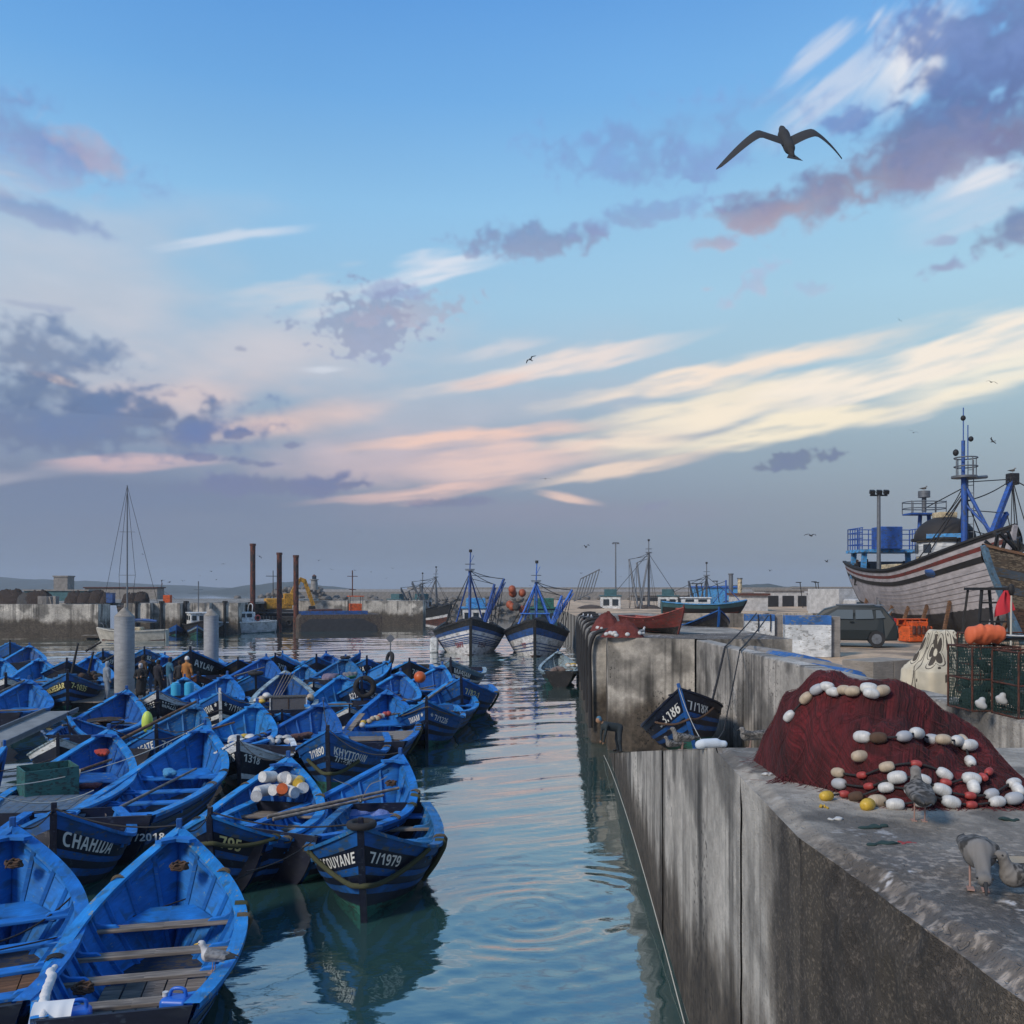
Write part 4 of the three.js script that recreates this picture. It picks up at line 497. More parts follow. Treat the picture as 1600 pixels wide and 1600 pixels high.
const bars = (t, name, m, list, r = 0.06) => list.forEach(([a, b, rr]) => part(name, rod(a, b, rr ?? r), M[m], t)), stays = (t, list, r = 0.02, m = 'ropeb') => list.forEach(([a, b, d]) => part('stay', d ? tube(sag(a, b, d), r, 10, 4) : rod(a, b, r, r, 4), M[m], t));
function house(t, x, y, z, w, h, d, wall, roof, win = 3) { const g = part('wheelhouse', box(w, h, d, x, y + h / 2, z, 0.04), M[wall], t); part('roof', box(w + 0.3, 0.14, d + 0.3, x, y + h + 0.07, z, 0.03), M[roof], t); t = g; for (let i = 0; i < win; i++) { const wx = x - w / 2 + (i + 0.5) * w / win; part('window', box(w / win * 0.62, h * 0.36, 0.05, wx, y + h * 0.66, z + d / 2 + 0.012), M.glass, t); } for (const s of [1, -1]) for (let i = 0; i < 2; i++) part('window', box(0.05, h * 0.36, d * 0.3, x + s * (w / 2 + 0.012), y + h * 0.66, z + (i - 0.5) * d * 0.45), M.glass, t); }
const TR = (o = {}) => ({ L: 15, B: 3.2, tr: 0.72, s0: 1.7, sb: 1.35, ss: 0.5, k0: -1.1, rake: 1.6, pb: 3, e0: 0.42, e1: 0.62, dk: 0.8, bul: 'dark', ...o });
const stripes = [[-0.01, 0.29, 'rust'], [0.29, 0.8, 'hullw'], [0.52, 0.535, 'hullb', 0.02], [0.56, 0.575, 'hullb', 0.02], [0.6, 0.615, 'hullb', 0.02], [0.64, 0.655, 'hullb', 0.02], [0.7, 0.715, 'hullb', 0.02], [0.8, 0.88, 'hullb', 0.03], [0.88, 1, 'dark', 0.04]];
function seiner(label, pos, turn, o = {}) { // purse seiner with tripod mast and folding crane arms
  const t = craft('fishing_trawler', label, 'trawler', TR(o.hull), o.bands ?? stripes, pos, turn, o.group); const d = o.hull?.s0 ?? 1.7, mt = o.mast ?? 8.2, mz = o.mz ?? 2.4, blue = o.paint ?? 'derrick';
  house(t, o.hx ?? 0.6, d - 0.3, -2.6, 2.4, 2.3, 2.6, o.wall ?? 'whitep', o.roof ?? 'skyb'); part('upper_bridge', box(1.8, 0.9, 1.6, o.hx ?? 0.6, d + 2.5, -2.6, 0.05), M[o.roof ?? 'skyb'], t);
  bars(t, 'mast', blue, [[[0, d - 0.3, mz], [0, mt - 1.6, mz], 0.15], [[0, mt - 1.6, mz], [0.06, mt, mz], 0.06], [[0.06, mt - 0.9, mz], [0.35, mt - 0.3, mz], 0.03], [[-1.5, d - 0.3, mz - 1.3], [0, mt - 1.9, mz], 0.08], [[1.5, d - 0.3, mz - 1.3], [0, mt - 1.9, mz], 0.08]]);
  part('crow_nest', join(new THREE.TorusGeometry(0.42, 0.03, 5, 14).rotateX(Math.PI / 2).translate(0, mt - 1.05, mz), new THREE.TorusGeometry(0.42, 0.03, 5, 14).rotateX(Math.PI / 2).translate(0, mt - 1.5, mz), cyl(0.4, 0.06, 0, mt - 1.6, mz)), M.steel, t); part('radar', cyl(0.14, 0.24, 0.06, mt + 0.1, mz), M.dark, t);
  const sx = o.side ?? 1; for (const k of [0, 1]) { const tip = [sx * (3.1 - k * 0.9), mt - 2.3 - k * 0.5, mz - 2.4 + k], foot = [sx * 0.9, d - 0.2, mz - 1.2 + k * 0.5], top = [0, mt - 2 - 0.3 * k, mz]; bars(t, 'crane_arm', k && o.second ? o.second : blue, [[foot, tip, 0.13], [[foot[0] + 0.25 * sx, foot[1] + 0.4, foot[2]], [tip[0] + 0.12 * sx, tip[1] - 0.3, tip[2]], 0.06]]); stays(t, [[top, tip], [[0, mt - 1.6, mz], tip, 0.15], [tip, [sx * 2.4, d, mz - 2.4]], [tip, [sx * 1.8, d, mz - 1.6], 0.1]], 0.03); }
  stays(t, [[[0, mt - 1.7, mz], [0, d + 1.2, 6.6]], [[0, mt - 1.8, mz], [-2.4, d, mz + 1]], [[0, mt - 1.8, mz], [2.4, d, mz + 1]], [[0, mt - 1.8, mz], [-2.5, d, mz - 0.4]], [[0, mt - 1.6, mz], [0, d + 2.5, -2]]], 0.03);
  part('net_stack', ball(2.1, 0.9, 2.2, 0, d, -5.2, 8), M.netbrown, t); part('winch', join(cyl(0.5, 1.6, 0, d + 0.3, 4.4).rotateZ(0)), M.dark, t); part('gear', join(ball(0.8, 0.6, 0.7, 0.4, d + 0.9, 5, 7), ball(0.6, 0.5, 0.6, -0.6, d + 0.8, 4.8, 7)), M.dark, t);
  if (o.dinghy) { const g = part('hull_fender', boxUV(new RoundedBoxGeometry(0.7, 1.3, 2, 2, 0.2).translate(-3.1, 0.6, 2)), M.whitep, t); } return t;
}
{
  const atBow = (px, py, L) => { const b = G(px, py, 0); return [b.x, 0, b.z - L / 2 + 1.2]; };
  const t1 = seiner('trawler with white hull, blue stripes and dark bulwark, white wheelhouse, moored bow on', atBow(728, 1024, 15), 0.06, { mast: 8.7, dinghy: true, group: 'trawlers moored bow on' }); part('lettering', bowText(t1.h, '2354', 1, 0.42, 0.46, 0.9, 0.05), std([0.15, 0.08, 0.1], 0.7), t1); part('lettering', bowText(t1.h, 'SAFI', -1, 0.42, 0.46, 0.9, 0.05), std([0.3, 0.06, 0.06], 0.7), t1);
  const t2 = seiner('trawler with bright blue tripod mast and cluster of orange buoys, moored beside the quay', atBow(842, 1026, 15), -0.05, { mast: 7.7, hull: { B: 2.8 }, paint: 'derrickb', wall: 'teal', roof: 'green', second: 'derrickb', group: 'trawlers moored bow on', bands: [[-0.01, 0.3, 'rust'], [0.3, 0.72, 'hullw'], [0.4, 0.415, 'hullb', 0.02], [0.47, 0.485, 'hullb', 0.02], [0.54, 0.555, 'hullb', 0.02], [0.72, 0.86, 'hullb', 0.03], [0.86, 1, 'dark', 0.04]] });
  part('lettering', bowText(t2.h, 'TIT', -1, 0.4, 0.48, 0.86, 0.05), std([0.25, 0.05, 0.06], 0.7), t2); { const r = rng(4); for (let i = 0; i < 8; i++) part('buoy', ball(0.33, 0.36, 0.33, -1.1 - r() * 1.3, 3.4 + r() * 2.2 - (i % 3) * 0.2, 1.2 + r() * 1.2, 8), i % 4 === 3 ? M.netgrey : M.buoyd, t2); bars(t2, 'mast_leg', 'derrickb', [[[-1.9, 1.5, 3.6], [0, 6.0, 2.4], 0.09], [[1.7, 1.5, 3.6], [0, 6.0, 2.4], 0.09], [[-1.3, 3.4, 3.3], [1.2, 3.4, 3.3], 0.07]]); part('stern_rack', join(...Array.from({ length: 7 }, (_, i) => rod([3.3 + i * 0.28, 4.4 + i * 0.14, -1.5], [3.9 + i * 0.28, 6.4 + i * 0.14, -1.5], 0.05)), rod([3.3, 4.4, -1.5], [5, 5.24, -1.5], 0.06), rod([3.9, 6.4, -1.5], [5.6, 7.24, -1.5], 0.06)), M.steel, t2); }
  // other trawlers along the breakwater
  for (const [px, py, turn, m, lab] of [[640, 968, 1.2, 8, 'far trawler with dark hull lying under the breakwater, mast with one cross bar'], [668, 966, 0.7, 9, 'far trawler with pale stripe near the breakwater, taller mast'], [985, 962, 1.5, 11, 'far trawler beyond the quay with crossed derricks and orange deck gear'], [1075, 958, 1.4, 8, 'far trawler with white cabin beyond the teal hull'], [236, 962, 1.3, 7, 'far trawler with a leaning red mast behind the far quay']]) { const z = px > 900 ? 118 : px < 300 ? 175 : 150, p = D(px, 960, z); seiner(lab, [p.x, px > 900 ? 0.8 : 0, p.z], turn, { mast: m, side: px === 985 ? 1 : -1, hull: { B: 2.4, L: 13 }, bands: [[-0.01, 0.5, 'rust'], [0.5, 0.62, 'hullw'], [0.62, 1, 'dark', 0.03]], paint: px === 236 ? 'rust' : 'steel', roof: 'teal', group: 'trawlers in the outer harbour' }); }
  // sailing yacht
  { const p = G(200, 1001, 0), t = craft('sailing_yacht', 'cream sailing yacht with one tall bare mast tied at the far quay', 'sailboat', { L: 7.2, B: 1.2, tr: 0.6, s0: 1.0, sb: 0.35, ss: 0.1, k0: -0.6, rake: 0.7, dk: 0.94, rail: 'yacht', deck: 'yacht', stem: 'yacht', sw: 0.06 }, [[-0.01, 0.37, 'rust'], [0.37, 1, 'yacht']], [p.x, 0, p.z - 1], -1.5); const h = (920 - 757) * p.z / -F + EYE;
    part('mast', join(rod([0, 0.9, 0.5], [0, h, 0.5], 0.1, 0.06), box(0.3, 0.03, 0.03, 0, h, 0.5)), M.steel, t); for (const k of [0.42, 0.7]) part('spreader', beam([0, h * k, -0.3], [0, h * k, 1.3], 0.05), M.steel, t); stays(t, [[[0, h, 0.5], [0, 1.2, 3.5]], [[0, h, 0.5], [0, 1.1, -3.4]], [[0, h * 0.98, 0.5], [0, h * 0.42, 1.35]], [[0, h * 0.98, 0.5], [0, h * 0.42, -0.35]], [[0, h * 0.42, 1.35], [0.6, 1.1, 0.9]], [[0, h * 0.42, -0.35], [0.6, 1.1, 0.1]]], 0.022); part('boom', rod([0, 2, 0.4], [0, 1.9, -2.6], 0.08), M.steel, t); part('sail_cover', tube([[0, 2.1, 0.3], [0, 2.15, -1.2], [0, 2, -2.6]], 0.16, 10, 7), M.hullb, t); part('cabin', box(1.3, 0.4, 2.6, 0, 1.2, 0.2, 0.1), M.cream, t); for (const s of [1, -1]) part('window', box(0.03, 0.14, 1.2, s * 0.66, 1.26, 0.2), M.glass, t); part('pulpit', tube([[0.5, 1.2, 2.7], [0.45, 1.75, 2.9], [0, 1.85, 3.4], [-0.45, 1.75, 2.9], [-0.5, 1.2, 2.7]], 0.025, 16, 5), M.steel, t); }
  // workboat, launch
  { const p = G(302, 994, 0), t = craft('work_boat', 'black hulled work boat with white cabin roof beside the far quay', 'boat', { L: 9, B: 1.7, tr: 0.8, s0: 1.3, sb: 0.6, ss: 0.2, k0: -0.7, rake: 0.8, pb: 3, rail: 'dark', bul: 'dark', dk: 0.8 }, [[-0.01, 0.36, 'rust'], [0.36, 1, 'dark']], [p.x, 0, p.z - 2], 0.5); house(t, 0, 1.1, 0, 2.4, 1.5, 3, 'whitep', 'whitep', 3); bars(t, 'mast', 'steel', [[[0, 2.7, -0.6], [0, 6.4, -0.6], 0.07], [[-0.5, 5.4, -0.6], [0.5, 5.4, -0.6], 0.03]]); }
  { const p = G(366, 990, 0), t = craft('motor_launch', 'grey motor launch with white cabin and four windows moored at the far quay', 'boat', { L: 8.4, B: 1.5, tr: 0.85, s0: 1.25, sb: 0.35, ss: 0.1, k0: -0.6, rake: 0.9, rail: 'whitep', deck: 'whitep', dk: 0.95, stem: 'launch', sw: 0.06 }, [[-0.01, 0.36, 'teal'], [0.36, 1, 'launch']], [p.x, 0, p.z - 0.4], -1.0); t.scale.setScalar(1.12); part('cabin', flatNormals(boxUV(prism([[-2, 0], [-1.9, 1.1], [0.6, 1.15], [1.6, 0.35], [2.6, 0.1], [2.6, 0]], 1.7, 0.04).rotateY(-Math.PI / 2).translate(0.85, 1.2, 0))), M.whitep, t); for (const s of [1, -1]) for (let i = 0; i < 3; i++) part('window', box(0.03, 0.42, 0.55, s * 0.91, 1.98, -1.3 + i * 0.75), M.glass, t); for (const x of [-0.42, 0.42]) part('window', boxUV(new THREE.BoxGeometry(0.7, 0.5, 0.03).rotateX(-0.85).translate(x, 2.0, 1.1)), M.glass, t); part('radar_arch', tube([[0.8, 2.2, -1.6], [0.7, 3.1, -1.7], [-0.7, 3.1, -1.7], [-0.8, 2.2, -1.6]], 0.05, 12, 5), M.whitep, t); part('lifebuoy', new THREE.TorusGeometry(0.28, 0.07, 6, 14).rotateY(1.57).translate(0.95, 1.7, -2.2), M.plasticr, t); bars(t, 'rail', 'steel', Array.from({ length: 5 }, (_, i) => [[1.2, 1.2, -2.4 - i * 0.35], [1.2, 1.9, -2.4 - i * 0.35], 0.02])); }
  { const labs = ['teal rowing boat behind the cream yacht', 'bright blue rowing boat between the yacht and the work boat', 'rowing boat with white and green bands under the work boat']; [[255, 992, 0.7, 'stripe'], [275, 993, 0.75, 'plain'], [308, 994, 0.8, 'teal']].forEach(([px, py, s, sc], i) => { const z = 1400 * (EYE - 1.65 * s) / (py - 16 - HOR); boat('rowing_boat', labs[i], 'boat', [px, py - 16], [px - 10, py - 22], { s, scheme: sc, min: 4, max: 4.4, full: false, group: 'small boats at the far quay' }); }); }
  // dredging pontoon with spuds and excavator
  { const p = G(520, 986, 0), t = thing('dredging_barge', 'rusty dredging barge with blue bulwark, orange deck hut and mast', 'barge', [p.x, 0, p.z - 3], 0.35); part('hull', flatNormals(prism([[-5.4, -1], [-5.4, 1.6], [-5.1, 2.1], [5.2, 2.1], [5.4, 1.6], [5.2, -1]], 6, 0.05).translate(0, 0, -3)), M.barge, t); part('bow_plate', flatNormals(prism([[-5.2, -0.9], [-5.1, 0.9], [-4, 1.6], [2.8, 1.6], [4.6, 0.7], [5.0, -0.9]], 0.08).translate(0, 0, 3.05)), M.antifoul, t); part('bulwark', box(8.6, 0.55, 0.15, -0.8, 2.35, 2.9), M.hullb, t); part('bulwark', box(8.6, 0.4, 0.15, -0.8, 2.3, -2.9), M.hullb, t); part('hut', box(1.5, 1.1, 1.6, 2.6, 2.95, -1, 0.05), M.orange, t); part('canopy', box(2, 0.12, 2, 2.6, 4.5, -1), M.orange, t); bars(t, 'canopy_post', 'dark', [[-1, -1], [1, -1], [-1, 1], [1, 1]].map(([a, b]) => [[2.6 + a * 0.85, 2.1, -1 + b * 0.85], [2.6 + a * 0.85, 4.45, -1 + b * 0.85], 0.04])); bars(t, 'mast', 'rust', [[[2.2, 4.5, -1], [2.2, 8, -1], 0.08], [[1.5, 7.2, -1], [2.9, 7.2, -1], 0.05], [[1.7, 5.4, -1], [2.7, 5.4, -1], 0.05]]); part('hopper', box(4, 0.8, 3.4, -1.6, 2.4, 0), M.rust, t); for (const x of [5.4, 5.5]) part('tyre_fender', new THREE.TorusGeometry(0.4, 0.16, 7, 14).rotateY(1.57).translate(x, 1.2, 1 - (x - 5.4) * 24), M.rubber, t); }
  { const p = G(437, 982, 0), t = thing('work_pontoon', 'dark steel pontoon carrying the yellow excavator', 'pontoon', [p.x, 0, p.z - 3], 0.1); part('hull', box(8, 2.2, 6, 0, 0.6, 0, 0.1), M.dark, t); part('deck_rail', box(8, 0.1, 0.1, 0, 2.2, 3), M.steel, t); for (let i = 0; i < 4; i++) part('tyre_fender', new THREE.TorusGeometry(0.35, 0.14, 7, 14).translate(-3 + i * 2, 0.8, 3.1), M.rubber, t);
    const x = thing('excavator', 'yellow excavator with folded boom on the dark pontoon', 'excavator', [p.x - 0.6, 1.7, p.z - 3], 0.4); for (const s of [1, -1]) part('track', box(4, 0.8, 0.7, 0, 0.4, s * 1.2, 0.3), M.dark, x); part('body', box(3.6, 1.5, 2.6, -0.4, 1.7, 0, 0.15), M.yellow, x); part('cab', box(1.3, 1.7, 1.1, 0.9, 2.3, 0.8, 0.1), M.yellow, x); part('window', box(1.32, 0.8, 0.9, 0.95, 2.7, 0.85), M.glass, x); part('boom', join(beam([1, 1.8, -0.2], [2.6, 5.2, -0.2], 0.5, 0.6), beam([2.6, 5.2, -0.2], [3.4, 4.9, -0.2], 0.5, 0.6)), M.yellow, x); part('arm', beam([3.3, 5.1, -0.2], [4.6, 1.4, -0.2], 0.35, 0.5), M.yellow, x); part('bucket', box(0.9, 0.9, 1, 4.4, 0.9, -0.2, 0.2), M.dark, x); part('mast', rod([-1, 2.4, -0.6], [-1, 6.4, -0.6], 0.06), M.dark, x); part('cross_bar', rod([-2, 5.6, -0.6], [0, 5.6, -0.6], 0.05), M.dark, x); }
  [[395, 850, 'tallest', 118], [436.5, 864, 'slimmer', 121], [462.5, 868, 'shortest', 118]].forEach(([px, py, w, z]) => { const p = D(px, py, z), t = thing('spud_pile', `${w} of three rust red steel spud piles beside the excavator`, 'pile', [p.x, 0, p.z], 0, 'spud piles'); part('tube', cyl(0.34, p.y + 1, 0, (p.y - 1) / 2, 0), M.rust, t); part('cap', cyl(0.4, 0.3, 0, p.y - 0.1, 0), M.rust, t); });
  // lamp mast on the yard
  { const p = D(962, 848, 120), t = thing('light_mast', 'tall thin lamp mast behind the quay', 'lamp post', [p.x, 2.8, p.z]); part('pole', rod([0, 0, 0], [0, p.y - 2.8, 0], 0.12, 0.08), M.steel, t); part('crossarm', rod([-0.4, p.y - 2.8, 0], [0.4, p.y - 2.8, 0], 0.08), M.steel, t); for (const s of [1, -1]) part('lamp_head', box(0.3, 0.16, 0.3, s * 0.32, p.y - 2.9, 0), M.steel, t); }
  // mooring piles in the fleet
  [[194.5, 949, 42.5, 0.45, 'thicker'], [330, 951, 51.5, 0.41, 'slimmer']].forEach(([px, py, z, r, w]) => { const p = D(px, py, z), t = thing('mooring_pile', `${w} pale grey steel mooring pile with pointed cap among the boats`, 'pile', [p.x, 0, p.z], 0, 'mooring piles'); part('shaft', cyl(r, p.y + 1.5 - r * 0.95, 0, (p.y - 1.5 - r * 0.95) / 2, 0, r, 26), M.pilep, t); part('cap', cyl(r * 1.02, r * 0.95, 0, p.y - r * 0.48, 0, 0.05, 26), M.pilec, t); });
  // yard buildings in the distance
  { const shed = (name, label, cat, px0, px1, py, z, m, roof, doors) => { const a = D(px0, py, z), b = D(px1, py, z), w = b.x - a.x, hh = a.y - YARD, t = thing(name, label, cat, [(a.x + b.x) / 2, YARD - 0.1, -z]); part('wall', box(w, hh, 6, 0, hh / 2, -3), M[m], t); part('roof', box(w + 0.4, 0.25, 6.6, 0, hh + 0.12, -3), M[roof], t); for (let i = 0; i < doors; i++) part('door', box(w / doors * 0.74, hh * 0.7, 0.08, -w / 2 + (i + 0.5) * w / doors, hh * 0.35, 0.03), M.black, t); return t; };
    shed('warehouse', 'long building with bright blue roof band behind the yard', 'building', 1090, 1156, 917, 150, 'skyb', 'derrickb', 0); shed('market_shed', 'pale shed with wide dark openings behind the yard', 'shed', 1195, 1292, 922, 130, 'whitewall', 'render', 4); shed('white_kiosk', 'small white cabin with one window behind the blue topped wall', 'cabin', 1158, 1200, 929, 105, 'whitewall', 'rust', 0); shed('white_lorry_box', 'plain white container at the end of the dark openings', 'container', 1288, 1302, 926, 100, 'whitewall', 'whitewall', 0); shed('store_building', 'long low grey building against the sea wall', 'building', 990, 1090, 930, 190, 'render', 'render', 5); shed('hall', 'wide pale hall on the rise behind the sheds', 'building', 1250, 1345, 918, 190, 'whitewall', 'render', 0);
    [[1142, 897, 'grey'], [1156, 904, 'cream']].forEach(([px, py, w]) => { const p = D(px, py, 140), t = thing('vent_stack', `${w} upright stack above the blue roofed building`, 'chimney', [p.x, YARD, p.z]); part('pipe', cyl(0.34, p.y - YARD, 0, (p.y - YARD) / 2, 0), w === 'grey' ? M.steel : M.cream, t); part('cap', cyl(0.42, 0.2, 0, p.y - YARD, 0), M.steel, t); });
    [[1088, 912], [1096, 912], [1120, 908], [1250, 910], [1278, 910], [1274, 909]].forEach(([px, py], i) => { const p = D(px, py, 112 + i * 3), t = thing('yard_lamp', 'leaning dark lamp pole above the yard sheds', 'lamp post', [p.x, YARD, p.z], 0, 'lamp poles over the yard'); part('pole', rod([0.4, 0, 0], [0, p.y - YARD, 0], 0.06), M.dark, t); part('lamp_head', box(0.7, 0.12, 0.2, -0.2, p.y - YARD, 0), M.dark, t); }); }
}
M.antifoul = std([0.05, 0.05, 0.055], 0.8, { map: tintTex }); M.dome = std([0.035, 0.03, 0.028], 0.75, { map: tintTex }); M.oldwood = std(0xffffff, 0.9, { map: paintTex([92, 70, 58], [50, 40, 36], 0.5, 65), bumpMap: grainBump, bumpScale: 0.01 }); M.oldpaint = std(0xffffff, 0.9, { map: paintTex([122, 112, 98], [74, 66, 58], 0.56, 68), bumpMap: grainBump, bumpScale: 0.01 }); M.slate = std(0xffffff, 0.8, { map: paintTex([70, 84, 100], [84, 76, 66], 0.46, 71), bumpMap: grainBump, bumpScale: 0.006 });
M.carpaint = new THREE.MeshPhysicalMaterial({ color: new THREE.Color(0.01, 0.016, 0.017), roughness: 0.4, metalness: 0.1, clearcoat: 0.15, clearcoatRoughness: 0.2, side: THREE.DoubleSide }); M.carglass = std([0.1, 0.12, 0.13], 0.06); M.taillight = std([0.35, 0.02, 0.02], 0.25); M.bandblue = std(0xffffff, 0.75, { map: paintTex([52, 108, 176], [120, 124, 130], 0.42, 74), bumpMap: bumpTex, bumpScale: 0.006 }); M.blockc = std([0.4, 0.35, 0.29], 0.95, { map: tintTex, bumpMap: bumpTex, bumpScale: 0.02 }); M.flag = std([0.5, 0.025, 0.04], 0.75); M.netgreen = std([0.012, 0.04, 0.038], 0.9); M.netdark = std([0.02, 0.045, 0.045], 1, { bumpMap: bumpTex, bumpScale: 0.03 }); M.redp = std(0xffffff, 0.7, { map: paintTex([176, 92, 84], [120, 90, 80], 0.4, 77) });
M.cloth = std(0xffffff, 0.95, { map: texture(512, 512, (u, v) => { const x = (u * 5) % 1 - 0.5, y = (v * 2) % 1 - 0.5, r = Math.hypot(x, y), a = Math.atan2(y, x), pet = Math.abs(Math.cos(a * 2.5)), dk = (r < 0.16 + 0.16 * pet && Math.abs(r - 0.12 - 0.14 * pet) > 0.03 && r > 0.05) || (Math.abs(Math.abs(x) - 0.42 - 0.05 * Math.sin(v * 30)) < 0.02) || vn(u * 40, v * 26, 40) > 0.84; const n = 0.75 + 0.4 * fbm(u * 10, v * 10, 4, 10); return dk ? [78 * n, 70 * n, 62 * n] : [206 * n, 196 * n, 174 * n]; }), bumpMap: bumpTex, bumpScale: 0.01 });
M.brownf = std([0.12, 0.07, 0.045], 0.95, { map: tintTex }); M.deckb = std(0xffffff, 0.85, { map: paintTex([86, 108, 130], [120, 116, 110], 0.45, 80), bumpMap: grainBump, bumpScale: 0.008 }); M.boxgreen = std(0xffffff, 0.7, { map: paintTex([46, 104, 104], [40, 64, 66], 0.42, 83) }); M.gang = std([0.3, 0.31, 0.31], 0.7, { map: tintTex }); M.netred2 = std([0.26, 0.06, 0.05], 1, { map: tintTex, bumpMap: bumpTex, bumpScale: 0.06 });
// ---------- boats, vehicles and gear on the yard ----------
const perch = {};
{
  // white trawler shored up on the hard
  const bowP = D(1585, 850, 47), st = D(1366, 893, 63), dx = bowP.x - st.x, dz = bowP.z - st.z, L = Math.hypot(dx, dz), yb = YARD + 1.25;
  const t = craft('trawler_on_land', 'white planked trawler with red and black stripes and domed wheelhouse, laid up on the yard', 'trawler', { L, B: 3.1, tr: 0.7, s0: 1.9, sb: 2.2, ss: 0.75, k0: -1.9, rake: 2.4, pb: 2.6, e0: 0.5, e1: 0.7, dk: 0.86, rail: 'black', bul: 'dark', se: 1.7, kr: 0.9, stem: 'hullg', trm: 'steel' },
    [[-0.01, 0.28, 'antifoul'], [0.28, 0.74, 'hullg'], [0.74, 0.8, 'black', 0.03], [0.8, 0.86, 'hullg', 0.02], [0.86, 0.9, 'red', 0.03], [0.9, 0.955, 'hullg', 0.02], [0.955, 1, 'black', 0.05]], [(bowP.x + st.x) / 2, yb + 0.6, (bowP.z + st.z) / 2], Math.atan2(dx, dz));
  const h = t.h; for (const v of [0.36, 0.42, 0.48, 0.54, 0.6, 0.66]) for (const s of [1, -1]) part('plank_batten', h.strake(v, v + 0.012, s, 0.05, 24, 1, -0.55 + (v - 0.36), 0.97), M.hullg, t);
  const dk = (tt) => h.pt(tt, 0.86)[1];
  { // wheelhouse with a domed roof
    const z = 1.2, y = dk(0.15), g = new THREE.CylinderGeometry(1.55, 1.6, 2.2, 24); part('wheelhouse', g.translate(0, y + 1.1, z), M.cream, t); part('window_band', new THREE.CylinderGeometry(1.6, 1.6, 0.8, 24, 1, true).translate(0, y + 1.65, z), M.whitep, t); part('stripe', new THREE.CylinderGeometry(1.62, 1.62, 0.1, 24, 1, true).translate(0, y + 1.05, z), M.red, t);
    for (let i = 0; i < 9; i++) { const a = i * 0.62 + 0.2; part('window', boxUV(new THREE.BoxGeometry(0.5, 0.5, 0.06).translate(0, 0, 1.6).rotateY(a).translate(0, y + 1.7, z)), M.glass, t); } part('eave', new THREE.CylinderGeometry(1.85, 1.85, 0.14, 28).translate(0, y + 2.25, z), M.dark, t); part('dome', new THREE.SphereGeometry(1.7, 24, 10, 0, 6.283, 0, 1.57).scale(1, 0.78, 1).translate(0, y + 2.32, z), M.dome, t); part('hatch', box(1.1, 0.35, 0.9, 0, y + 3.72, z, 0.04), M.cream, t); part('name_board', boxUV(new THREE.BoxGeometry(2, 0.26, 0.06).rotateY(-0.5).translate(-0.8, y + 2.4, z + 1.5)), M.skyb, t); part('tarpaulin', ball(1.1, 0.55, 0.8, -1.4, y + 0.3, z + 2.4, 10), M.hullb, t); part('deck_box', box(1.2, 0.9, 2, -1.6, y + 0.4, z - 2.6, 0.05), M.cream, t); }
  { // stern gallows with railed platform
    const z = -L / 2 + 2.6, y = dk(-0.7); part('gallows', join(...[[-2, 0], [2, 0], [-2, -1.6], [2, -1.6]].map(([x, q]) => beam([x, y - 0.3, z + q], [x * 0.95, y + 1.5, z + q], 0.24, 0.3)), box(4.6, 0.2, 2.4, 0, y + 1.55, z - 0.8)), M.skyb, t); part('tank', box(1.5, 1.5, 1.4, -0.4, y + 2.4, z + 0.1, 0.05), M.derrick, t);
    const rail = []; for (let i = 0; i <= 6; i++) rail.push(rod([-2.2 + i * 0.73, y + 1.65, z - 1.9], [-2.2 + i * 0.73, y + 3.1, z - 1.9], 0.035), rod([-2.2, y + 1.65, z - 1.9 + i * 0.37], [-2.2, y + 3.1, z - 1.9 + i * 0.37], 0.035), rod([2.2, y + 1.65, z - 1.9 + i * 0.37], [2.2, y + 3.1, z - 1.9 + i * 0.37], 0.035)); for (const q of [2.0, 2.4, 2.8, 3.1]) rail.push(rod([-2.2, y + q, z - 1.9], [2.2, y + q, z - 1.9], 0.035), rod([-2.2, y + q, z - 1.9], [-2.2, y + q, z + 0.4], 0.035), rod([2.2, y + q, z - 1.9], [2.2, y + q, z + 0.4], 0.035)); part('railing', join(rail), M.derrick, t); }
  { // signal mast with platform between stern and wheelhouse
    const z = -1.2, y = dk(-0.1); bars(t, 'signal_mast', 'derrick', [[[-0.5, y, z], [-0.25, y + 4, z], 0.12], [[0.6, y, z], [0.3, y + 4, z], 0.12], [[-0.5, y + 1.3, z], [0.6, y + 1.3, z], 0.06], [[-0.4, y + 2.6, z], [0.45, y + 2.6, z], 0.06]]); part('platform', box(2.2, 0.1, 1.2, 0, y + 4.05, z), M.derrick, t); const rl = []; for (const q of [0.4, 0.8]) rl.push(tube([[-1.1, y + 4 + q, z - 0.6], [1.1, y + 4 + q, z - 0.6], [1.1, y + 4 + q, z + 0.6], [-1.1, y + 4 + q, z + 0.6]], 0.03, 24, 4, true)); for (const x of [-1.1, -0.4, 0.4, 1.1]) for (const q of [-0.6, 0.6]) rl.push(rod([x, y + 4.1, z + q], [x, y + 4.85, z + q], 0.03)); part('platform_rail', join(rl), M.steel, t); part('radar', join(cyl(0.14, 1, 0, y + 4.7, z), cyl(0.36, 0.4, 0, y + 5.3, z)), M.steel, t); t.updateMatrixWorld(true); perch.radar = t.localToWorld(new THREE.Vector3(0, y + 5.5, z)); }
  { // main mast and cargo boom
    const z = 3.3, y = dk(0.42), top = y + 5.4; bars(t, 'mast', 'derrick', [[[0, y - 0.4, z], [0, top, z], 0.17], [[-0.06, top, z], [-0.06, top + 2.1, z], 0.1], [[-0.05, top + 2.1, z], [-0.05, top + 4.0, z], 0.03], [[0.22, top + 1, z], [0.22, top + 3, z], 0.03]]); bars(t, 'mast_leg', 'derrick', [[[1.7, y, z + 1.6], [0.1, top - 0.6, z], 0.1], [[0.1, top - 1.6, z], [2.2, y + 0.2, z + 2.2], 0.08]]);
